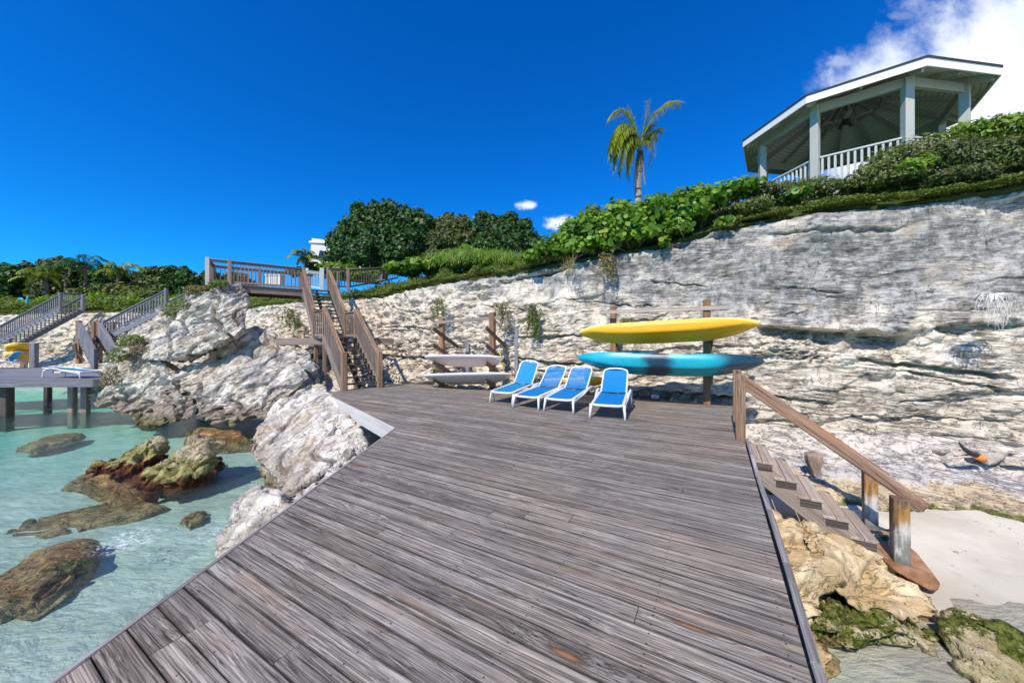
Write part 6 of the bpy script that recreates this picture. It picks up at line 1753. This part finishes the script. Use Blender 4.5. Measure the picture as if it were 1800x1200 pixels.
palm('coconut palm with windblown crown standing on the cliff edge above the sea grape', P(1121, 362, Yp), P(1124, 262, Yp), .105, [
    F(1150, 175, 1194, 180, -.2, L_PALMY, .75, .50, 60), F(1136, 210, 1138, 178, .3, L_PALM, .35, .30, 36), F(1118, 225, 1106, 190, .5, L_PALM, .4, .30, 30),
    F(1098, 165, 1070, 208, -.1, L_PALMY, .9, .5, 48), F(1088, 178, 1072, 262, -.4, L_PALM, 1.4, .62), F(1085, 195, 1078, 285, .4, L_PALM, 1.4, .6), F(1096, 190, 1084, 270, -.9, L_PALM, 1.4, .6),
    F(1100, 210, 1094, 292, -.8, L_PALM, 1.4, .55), F(1105, 205, 1100, 290, .8, L_PALM, 1.4, .55), F(1112, 225, 1104, 300, -.2, L_PALM, 1.4, .5), F(1092, 215, 1080, 292, 0, L_PALM, 1.4, .55),
    F(1090, 200, 1076, 250, -.6, L_PALM, 1.2, .6), F(1100, 190, 1082, 240, .6, L_PALMY, 1.2, .5), F(1094, 225, 1088, 305, .2, L_PALM, 1.2, .5), F(1108, 215, 1112, 290, -.7, L_PALM, 1.2, .5), F(1082, 205, 1072, 275, .3, L_PALM, 1.2, .6), F(1104, 230, 1102, 312, .5, L_PALM, 1.2, .45),
    F(1144, 200, 1142, 235, .4, L_PALM, .8, .4, 40), F(1150, 215, 1140, 290, .6, L_PALM, 1.2, .4, 34), F(1158, 205, 1148, 275, -.5, L_PALM, 1.2, .4, 34), F(1160, 215, 1158, 232, .5, L_PALM, 1.0, .45, 36), F(1140, 235, 1146, 262, -.9, L_PALM, 1.2, .4, 30),
    F(1128, 262, 1134, 322, -.25, L_DEAD, 1.5, .22, 26), F(1118, 275, 1114, 332, -.1, L_DEAD, 1.5, .22, 26), F(1126, 270, 1122, 310, -.35, L_DEAD, 1.5, .2, 24), F(1132, 262, 1128, 300, .2, L_DEAD, 1.5, .2, 24)], L=.6, width=.026)
def round_palm(label, px, py, pyb, Y, L, n, seed, wind=0.0, mat=L_PALM, r=.16, lean=0):
    rg = random.Random(seed); top = P(px, py, Y); base = P(px + lean, pyb, Y); fr = []
    for i in range(n):
        a = 2 * math.pi * i / n + rg.uniform(-.2, .2); el = rg.uniform(.0, 1.1)
        d = Vector((math.cos(a) * math.cos(el) + wind, math.sin(a) * math.cos(el), math.sin(el)))
        c = top + d * L * .62 + Vector((0, 0, .22 * L)); e = top + Vector((d.x, d.y, 0)) * L * 1.0 + Vector((0, 0, d.z * L * .75 - .30 * L))
        fr.append((top, c, e, mat, 1.0, L * .30, 26))
    palm(label, base, top, r, fr, 'palms in the distance', width=.08)
round_palm('thin leaning palm at the far left above the left stair rail', 80, 488, 530, 38, 2.1, 13, 1, -.25, lean=3)
round_palm('tall dark palm rising from the middle of the far wood', 150, 468, 520, 46, 2.9, 14, 2, .15, L_DARK)
round_palm('windblown palm beside the far wood, fronds swept right', 208, 478, 520, 42, 2.4, 15, 3, .35)
round_palm('low-crowned palm left of the tallest far palm', 116, 474, 520, 48, 2.3, 11, 5, 0, L_DARK)
round_palm('small palm with yellowing lower fronds behind the stair head', 538, 454, 482, 27, 1.35, 14, 4, -.05, L_PALM, .12)

# ------------------------------------------------------------------ plants hanging on the cliff, and the root bundle
def hanger(px, py, w, h, n, label, seed, mat=L_DRY, out_=.35, lsz=.075):
    Y = wallY(px) - out_; rng = np.random.default_rng(seed); s = Y / FPX
    c = P(px, py, Y); root = thing('hanging_plant', c, label, 'plant', 'plants rooted in the cliff face')
    pts = []; ms = []
    for i in range(n):
        x = c.x + rng.normal() * w * s * .38; y = c.y + rng.uniform(-.12, .15); z0 = c.z + rng.uniform(-.25, .4) * h * s; l = h * s * rng.uniform(.3, .95)
        ms.append(tube_mesh('t', [(c.x + (x - c.x) * .4, c.y + .3, c.z + h * s * .35), (x, y, z0), (x + rng.normal() * .03, y, z0 - l * .5), (x + rng.normal() * .04, y, z0 - l)], [.007, .005, .004, .003], 4))
        for j in range(22):
            t = rng.random(); pts.append((x + rng.normal() * .028, y + rng.normal() * .028, z0 - l * t))
    pts = np.array(pts)
    link_mesh('foliage', leaves_mesh('foliage', pts, np.tile([-.2, -.8, .4], (len(pts), 1)), lsz, 'leaf', .8, rng), mat, root)
    link_mesh('stems', join_meshes('stems', ms), M_BARK, root)
hanger(770, 536, 22, 36, 22, 'straggly green plant on the cliff above the left rack post', 401, L_MAT)
hanger(886, 545, 26, 40, 26, 'dry straggly plant on the cliff above the right rack post', 402, L_DRY)
hanger(937, 553, 20, 50, 40, 'bushy drooping plant on the cliff between the two racks', 403, L_MAT)
hanger(1070, 455, 16, 40, 22, 'trailing plant hanging below the sea grape', 404, L_DRY, .25)
hanger(505, 552, 30, 26, 30, 'small green plant on the rock below the walkway', 405, L_MAT, .4, .1)
hanger(525, 568, 12, 12, 10, 'tiny green tuft on the rock left of the stair landing', 408, L_MAT, .4, .08)
hanger(1100, 563, 14, 10, 8, 'tiny leafy tuft beside the left post of the kayak rack', 406, L_MAT, .25, .07)
hanger(768, 650, 12, 14, 10, 'little leafy tuft behind the two white boards', 407, L_MAT, .3, .07)
M_ROOT, k, out = new_mat('bleached_root'); principled(k, out, k.mix(k.noise(objco(k), 12, 4), (0.55, 0.52, 0.48), (0.88, 0.85, 0.80)), .8)
rt = thing('root_bundle', P(1740, 520, 6.9), 'bundle of bleached dry roots hanging on the cliff at the right', 'roots')
rng = np.random.default_rng(9); ms = []
c0 = P(1740, 520, 6.72)
for i in range(75):
    side = rng.normal() * .17; l = rng.uniform(.28, .72) * (1 - min(abs(side), .3)); pts = []
    a = rng.uniform(-.08, .08)
    for j in range(9):
        t = j / 8
        pts.append(c0 + Vector((side * min(1, t * 3.0) ** .6 + .03 * math.sin(t * 9 + i) + a * t, -.10 * math.sin(min(t * 3, 1) * math.pi * .6) + rng.normal() * .012, .07 * math.sin(min(t * 2.5, 1) * math.pi) - l * t * t ** .3 + rng.normal() * .01)))
    ms.append(tube_mesh('t', pts, [.0065 * (1 - .6 * j / 8) for j in range(9)], 5))
link_mesh('roots', join_meshes('roots', ms), M_ROOT, rt)
# green tufts on the flank of the upper boulder
def flank(px, py, Y, rx, rz, n, label, seed, mat=L_MAT):
    shrub('cushion_plant', lobes_px([(px, py, Y, rx, rz, .35), (px - rx * .5, py + rz * .8, Y, rx * .7, rz * .8, .3)]), n, .085, 'leaf', mat, label, 'plant', 'cushion plants on the boulders', seed, upb=.6, gap=.2, stem=False)
flank(318, 540, 14.6, 26, 12, 1300, 'green cushion plant high on the upper slab', 411)
flank(350, 508, 14.9, 22, 7, 900, 'dry green cushion plant at the left end of the walkway', 412, L_DRY)
flank(385, 498, 14.7, 14, 7, 700, 'olive cushion plant under the walkway corner post', 413)
flank(232, 596, 14.2, 20, 9, 900, 'green cushion plant halfway down the upper slab', 414)
flank(207, 622, 13.8, 12, 12, 600, 'narrow green cushion plant lowest on the left boulder', 415)
flank(195, 660, 13.9, 8, 14, 500, 'dry yellow-green strip of plants on the lower left boulder', 416, L_DRY)
flank(245, 612, 14.0, 14, 7, 500, 'reddish dry cushion plant beside the gap between the slabs', 417, L_DEAD)
# ------------------------------------------------------------------ gazebo
def paint(name, c1, c2, rough=.6):
    m, k, out = new_mat(name)
    w = geopos(k); n = k.noise(k.mapv(w, (2, 2, .7)), 2.5, 5, .65)
    principled(k, out, k.mix(n, c1, c2), rough, k.bump(k.noise(w, 25, 4), .15, .004), .3)
    return m
M_SAGE = paint('pale_sage_paint', (0.38, 0.40, 0.35), (0.48, 0.49, 0.44))
M_WFASC = paint('white_fascia_paint', (0.78, 0.78, 0.76), (0.86, 0.86, 0.84))
M_RAILW = paint('pale_rail_paint', (0.50, 0.52, 0.49), (0.60, 0.62, 0.59))
m, k, out = new_mat('soffit_boards')
w = objco(k); x, y, z = k.sep(w)
ang = k.m('ARCTAN2', y, x)
rad_ = k.m('SQRT', k.m('ADD', k.m('MULTIPLY', x, x), k.m('MULTIPLY', y, y)))
oct_ = k.m('MULTIPLY', rad_, k.m('COSINE', k.m('SUBTRACT', k.m('PINGPONG', k.m('ADD', ang, R(104.6) + math.pi), R(22.5)), 0.0)))
gr = k.m('ABSOLUTE', k.m('SUBTRACT', k.m('FRACT', k.m('MULTIPLY', rad_, 8.5)), .5))
n = k.noise(w, 3, 4, .6)
c = k.mix(n, (0.74, 0.78, 0.68), (0.86, 0.88, 0.79))
c = k.mix(k.smooth(gr, .07, .01), c, (0.10, 0.11, 0.10))
principled(k, out, c, .6, k.bump(k.smooth(gr, .02, .08), .6, .01), .2)
M_SOFF = m
m, k, out = new_mat('dark_shingles')
w = geopos(k); n = k.noise(k.mapv(w, (1, 1, 8)), 6, 5, .7)
principled(k, out, k.mix(n, (0.015, 0.02, 0.028), (0.07, 0.08, 0.10)), .85, k.bump(n, .8, .02), .2)
M_SHING = m
GC = Vector((10.9, 11.5, 5.95)); GR, GE = 2.39, 2.95
gz = thing('gazebo', GC, 'octagonal pale green gazebo with white fascia and dark roof on the cliff top', 'gazebo')
VA = [R(-104.6 + 45 * i) for i in range(8)]
def gp(r, i, z): return Vector((GC.x + r * math.cos(VA[i % 8]), GC.y + r * math.sin(VA[i % 8]), z))
def gmesh(name, verts, faces, mat, smooth=False):
    me = bpy.data.meshes.new(name); me.from_pydata([tuple(Vector(v) - GC) for v in verts], [], faces); me.update()
    bm = bmesh.new(); bm.from_mesh(me); bmesh.ops.recalc_face_normals(bm, faces=bm.faces); bm.to_mesh(me); bm.free()
    me.materials.append(mat)
    o = bpy.data.objects.new(name, me); COL.objects.link(o); o.parent = gz; return o
ZE, ZA = 8.32, 9.50
# floor slab and skirt
fl_v = [gp(2.62, i, 5.95) for i in range(8)] + [gp(2.62, i, 5.55) for i in range(8)]
gmesh('floor', fl_v, [tuple(range(8)), tuple(range(15, 7, -1))] + [(i, (i + 1) % 8, 8 + (i + 1) % 8, 8 + i) for i in range(8)], M_SAGE)
for i in range(8):
    postobj('post', gp(GR, i, 5.95), .19, 2.44, M_SAGE, gz, VA[i], .008)
    MB().beam(gp(GR, i, 8.30), gp(GR, i + 1, 8.30), .09, .24).build('header_beam', M_SAGE, gz)
    # hip rafter
    a = gp(GE - .08, i, ZE - .0); b = Vector((GC.x, GC.y, ZA - .02))
    MB().beam(a - Vector((0, 0, .02)), b - Vector((0, 0, .02)), .055, .16).build('rafter', M_SAGE, gz)
    # jack rafter in the middle of each bay
    a = (gp(GE - .08, i, ZE) + gp(GE - .08, i + 1, ZE)) / 2
    MB().beam(a - Vector((0, 0, .0)), a.lerp(b, .86) - Vector((0, 0, .0)), .045, .10).build('rafter', M_SAGE, gz)
    t_ = .70
    MB().beam(gp(GE, i, ZE).lerp(b, t_) - Vector((0, 0, .10)), gp(GE, i + 1, ZE).lerp(b, t_) - Vector((0, 0, .10)), .045, .10).build('collar_tie', M_SAGE, gz)
    MB().beam(gp(GE + .01, i, ZE + .07), gp(GE + .01, i + 1, ZE + .07), .035, .20).build('fascia', M_WFASC, gz)
ap = Vector((GC.x, GC.y, ZA + .06))
gmesh('soffit', [gp(GE - .02, i, ZE + .06) for i in range(8)] + [ap], [(i, (i + 1) % 8, 8) for i in range(8)], M_SOFF)
ap2 = Vector((GC.x, GC.y, ZA + .24))
rv = [gp(GE + .05, i, ZE + .165) for i in range(8)] + [gp(GE + .05, i, ZE + .215) for i in range(8)] + [ap2, Vector((GC.x, GC.y, ZA + .14))]
gmesh('roof', rv, [(i, (i + 1) % 8, 8 + (i + 1) % 8, 8 + i) for i in range(8)] + [(8 + i, 8 + (i + 1) % 8, 16) for i in range(8)] + [((i + 1) % 8, i, 17) for i in range(8)], M_SHING)
def grail(i):
    a = gp(GR, i, 5.95); b = gp(GR, i + 1, 5.95); d = (b - a).normalized() * .1; a = a + d; b = b - d
    MB().beam(a + up * .92, b + up * .92, .08, .045).build('top_rail', M_RAILW, gz, .004)
    MB().beam(a + up * .08, b + up * .08, .05, .06).build('bottom_rail', M_RAILW, gz, .004)
    for j in range(12):
        p = a.lerp(b, (j + .5) / 12); postobj('baluster', p + up * .11, .045, .785, M_RAILW, gz, VA[i], 0)
for i in (0, 1, 6, 7, 5): grail(i)
# ceiling fan
fan = MB()
M_FAN = paint('dark_fan_metal', (0.03, 0.03, 0.028), (0.10, 0.10, 0.09), .4)
ctr = Vector((GC.x, GC.y, 8.75))
fz = link_mesh('ceiling_fan', join_meshes('ceiling_fan', [tube_mesh('t', [ctr + up * .7, ctr + up * .05], .015, 8), tube_mesh('t', [ctr + up * .08, ctr + up * .05, ctr - up * .08, ctr - up * .12], [.04, .10, .10, .03], 14)]), M_FAN, gz)
for i in range(5):
    a = 2 * math.pi * i / 5 + .3; d = Vector((math.cos(a), math.sin(a), 0))
    b_ = beam('blade', ctr + d * .12, ctr + d * .62, .13, .012, M_SAGE, fz)
for i in range(3):
    a = 2 * math.pi * i / 3; d = Vector((math.cos(a), math.sin(a), 0)) * .11
    link_mesh('lamp_shade', tube_mesh('lamp_shade', [ctr + d - up * .06, ctr + d * 1.3 - up * .12, ctr + d * 1.5 - up * .19], [.02, .04, .055], 10), M_FAN, fz)
# something pale blue standing inside the gazebo behind the railing
cab = thing('cabinet', Vector((10.6, 12.3, 5.95)), 'pale blue low cabinet behind the gazebo railing', 'cabinet')
MB().beam(Vector((10.2, 12.3, 6.36)), Vector((10.95, 12.05, 6.36)), .42, .80).build('body', M_BLUEP, cab, .01)
MB().beam(Vector((10.15, 12.3, 6.785)), Vector((11.0, 12.05, 6.785)), .5, .035).build('top', M_RAILW, cab, .004)
for j in range(2):
    q = Vector((10.27 + j * .36, 12.06 - j * .12, 6.36)); MB().beam(q, q + Vector((.30, -.10, 0)), .02, .66).build('door', M_RAILW, cab, .004)

# ------------------------------------------------------------------ house behind the trees
M_STUCCO = paint('white_stucco', (0.74, 0.72, 0.68), (0.84, 0.82, 0.78), .85)
hb = P(578, 462, 38)
hs_ = thing('house', (hb.x, hb.y, hb.z - 2), 'white flat-roofed house mostly hidden behind the largest dark tree', 'house')
MB().beam(Vector((hb.x - 1.0, hb.y, hb.z + .3)), Vector((hb.x + 5, hb.y + 1, hb.z - .2)), 5, 3.3).build('wall', M_STUCCO, hs_)
MB().beam(Vector((hb.x - 1.0, hb.y, hb.z + 1.55)), Vector((hb.x + 5.2, hb.y + .8, hb.z + 1.55)), 5.2, .18).build('roof', M_WFASC, hs_)
M_GLASSD, k, out = new_mat('dark_window_glass'); principled(k, out, (0.03, 0.05, 0.07), .08)
w_ = MB().beam(Vector((hb.x + .3, hb.y - 2.46, hb.z + .4)), Vector((hb.x + 1.1, hb.y - 2.34, hb.z + .2)), .06, .7).build('window', M_GLASSD, hs_)
gw = thing('garden_wall', P(487, 500, 27), 'low white garden wall glimpsed between the walkway balusters', 'wall')
MB().beam(P(470, 492, 27), P(497, 492, 26.5), .3, .75).build('wall', M_STUCCO, gw, .01)
MB().beam(P(469, 484, 27), P(498, 484, 26.5), .4, .08).build('coping', M_WFASC, gw, .01)

# ------------------------------------------------------------------ neighbouring dock, stairs and boats at the far left
ND = 'docks of the neighbouring shore'
nd = thing('dock', (-21, 16, 0), 'nearest grey plank dock standing in the water at the left edge', 'dock', ND)
def P0(px, py): return Pz(px, py, 0.0)
d_a, d_b = Vector((-17.15, 14.5, 0)), Vector((-34, 14.0, 0))
mb = MB()
for i in range(22):
    y = 14.5 + i * .142
    mb.beam(Vector((-17.15 - .0 * i, y, -.02)), Vector((-34, y - .5, -.02)), .136, .036)
mb.build('planking', M_FARW, nd, .003)
MB().beam(Vector((-17.1, 14.40, -.17)), Vector((-34, 13.9, -.17)), .06, .28).build('fascia_board', M_FARW, nd, .004)
MB().beam(Vector((-17.1, 14.38, -.17)), Vector((-17.1, 17.6, -.17)), .06, .28).build('fascia_board', M_FARW, nd, .004)
for x, y in ((-21.25, 14.8), (-22.1, 15.1), (-19.0, 15.25), (-18.5, 15.3), (-25, 15), (-26, 17)):
    postobj('pile', (x, y, -2.9), .34 if x < -20 else .22, 2.6, M_DARKW if x < -20 else M_GREYW, nd, .2, .02)
nd2 = thing('dock', (-25, 20, 0), 'farther low deck at the foot of the far stairs, level with the yellow kayaks', 'dock', ND)
mb = MB()
for i in range(16): mb.beam(Vector((-24.5, 18.9 + i * .142, -.02)), Vector((-40, 18.6 + i * .142, -.02)), .136, .036)
mb.build('planking', M_FARW, nd2, .003)
MB().beam(Vector((-24.45, 18.8, -.15)), Vector((-40, 18.5, -.15)), .06, .24).build('fascia_board', M_FARW, nd2, .004)
MB().beam(Vector((-19.0, 20.2, -.12)), Vector((-24.4, 19.6, -.12)), 1.2, .10).build('side_platform', M_FARW, nd2, .01)
for x in (-25, -28, -31): postobj('pile', (x, 19, -2.4), .22, 2.2, M_DARKW, nd2, 0, .01)
def simple_stair(label, name, flights, group, w=1.0, depthdir=Vector((.35, .94, 0)), landings=(), bal=.05):
    st = thing(name, flights[0][0], label, 'stairs', group)
    for (a, b, nb, nt) in flights:
        dh = Vector((b.x - a.x, b.y - a.y, 0)).normalized()
        for s in (0, 1):
            o_ = depthdir * w * s
            MB().beam(a + o_ - up * .1, b + o_ - up * .1, .05, .30).build('stringer', M_FARW, st)
            MB().beam(a + o_ + up * .98, b + o_ + up * .98, .14, .05).build('top_rail', M_FARW, st)
            MB().beam(a + o_ + up * .90, b + o_ + up * .90, .04, .09).build('under_rail', M_FARW, st)
            MB().beam(a + o_ + up * .16, b + o_ + up * .16, .04, .08).build('bottom_rail', M_FARW, st)
            for i in range(nb if s == 0 else nb // 2):
                p = a.lerp(b, (i + .5) / (nb if s == 0 else nb // 2)) + o_
                postobj('baluster', p + up * .14, bal, .78, M_FARW, st, 0, 0)
            for q in (a, b): postobj('newel_post', q + o_ - up * .2, .15, 1.3, M_FARW, st, 0, .005)
        for i in range(nt):
            p = a.lerp(b, (i + .5) / nt); MB().beam(p, p + depthdir * w, .30, .045).build('tread', M_FARW, st)
    for (p, lx, ly) in landings:
        MB().beam(p - up * .05, p + Vector((lx, 0, -.05)), ly, .10).build('landing', M_FARW, st)
    return st
NS = 'stairs of the neighbouring shore'
simple_stair('long grey stairs rising from the left edge to the stair head by the leaning palm', 'far_stairs', [(P(-30, 614, 24.5), P(106, 541, 25.5), 36, 18)], NS, 1.1)
s2 = simple_stair('grey stairs coming down leftwards behind the great boulder to a landing and turning', 'far_stairs',
    [(P(182, 594, 21.5), P(292, 540, 20.5), 22, 12)], NS, 1.0)
s3 = thing('far_stairs', P(150, 642, 21), 'short lower flight with a solid board railing turning down to the far deck', 'stairs', NS)
Lz = P(156, 594, 21.6).z
la = P(137, 594, 21.6); lb_ = P(182, 594, 21.6)
MB().beam(la - up * .06 + Vector((0, .5, 0)), lb_ - up * .06 + Vector((0, .5, 0)), 1.2, .12).build('landing', M_FARW, s3)
fa, fb = P(139, 594, 21.4), P(166, 646, 19.6); wv = Vector((1.05, .15, 0))
for s in (0, 1):
    o_ = wv * s
    MB().beam(fa + o_ + up * .98, fb + o_ + up * .98, .17, .05).build('top_rail', M_FARW, s3)
    MB().beam(fa + o_ - up * .1, fb + o_ - up * .1, .05, .28).build('stringer', M_FARW, s3)
    for i in range(15):
        p = fa.lerp(fb, (i + .5) / 15) + o_; postobj('baluster', p + up * .05, .09, .90, M_FARW, s3, 0, 0)
    postobj('newel_post', fb + o_ - up * .1, .2, 1.15, M_FARW, s3, 0, .005)
    postobj('newel_post', fa + o_ - up * 1.55, .2, 2.6, M_RACK, s3, 0, .005)
    postobj('newel_post', fa + o_ + Vector((-.15, .9, -1.55)), .2, 2.6, M_RACK, s3, 0, .005)
for i in range(8):
    p = fa.lerp(fb, (i + .5) / 8); MB().beam(p, p + wv, .28, .045).build('tread', M_DARKW, s3)
MB().beam(fa + Vector((-.05, -.02, -1.4)), fa + Vector((.3, -.4, -.3)), .05, .1).build('cross_brace', M_RACK, s3)
MB().beam(fa + Vector((.35, -.02, -1.4)), fa + Vector((-.05, -.4, -.3)), .05, .1).build('cross_brace', M_RACK, s3)
rail_run(s3, la + Vector((.2, 1.0, 0)), lb_ + Vector((0, 1.0, 0)), 1.02, 6, M_FARW, M_FARW, .1)
tf = thing('far_fence', P(125, 530, 28), 'short grey picket fence right of the left stair head', 'fence')
rail_run(tf, P(108, 533, 27.5), P(146, 534, 29), 0.85, 12, M_FARW, M_FARW, .1)
# rack with two yellow kayaks and the blue loungers
nr = thing('kayak_rack', P(60, 640, 21.3), 'far grey post rack with two yellow kayaks, left edge', 'rack', None)
postobj('rack_post', Vector((P(60, 640, 21.3).x, 21.3, -.3)), .26, 1.75, M_FARW, nr, .2, .01)
postobj('rack_post', Vector((P(42, 640, 22.2).x, 22.2, -.3)), .22, .55, M_RACK, nr, .2, .01)
for z in (.40, .92): MB().beam(P(24, 640, 21.0) * 1.0 + up * (z - P(24, 640, 21.0).z), Vector((P(60, 640, 21.3).x, 21.3, z - .1)), .08, .1).build('arm', M_ARM, nr)
for (y_, zz, lab) in ((609, 0, 'upper of the two short yellow kayaks on the far rack'), (624, 0, 'lower of the two short yellow kayaks on the far rack')):
    a, b = P(18, y_, 21.2), P(58, y_ + 2, 22.4)
    kayak('kayak', lab, a + Vector((-.1, 0, 0)), b, R(-28), M_YEL, (b - a).length * 1.15, .85, .62)
nl = make_lounger('arch', M_SLINGC, 'blue lounger lying flat on the nearest dock beside the left boulder', R(4)); nl.location = (-17.9, 15.0, 0.0); nl.rotation_euler = (0, 0, R(176)); nl['group'] = 'loungers of the neighbouring shore'
nl = make_lounger('arch', M_SLINGC, 'blue lounger cut by the left edge of the photo on the farther deck', R(50)); nl.location = (-30.2, 19.9, 0.0); nl.rotation_euler = (0, 0, R(20)); nl['group'] = 'loungers of the neighbouring shore'
bc = thing('beach_umbrella', P(40, 545, 30), 'closed turquoise umbrella standing beneath the far trees', 'umbrella')
M_TURQ = paint('turquoise_canvas', (0.02, 0.30, 0.42), (0.05, 0.42, 0.52), .8)
q = P(48, 538, 32); bc.location = q
link_mesh('canopy', tube_mesh('canopy', [q + up * .1, q + up * .25, q + up * .6, q + up * .85], [.11, .12, .09, .03], 10), M_TURQ, bc)
link_mesh('pole', tube_mesh('pole', [q - up * .5, q + up * .9], .03, 8), M_RAILW, bc)
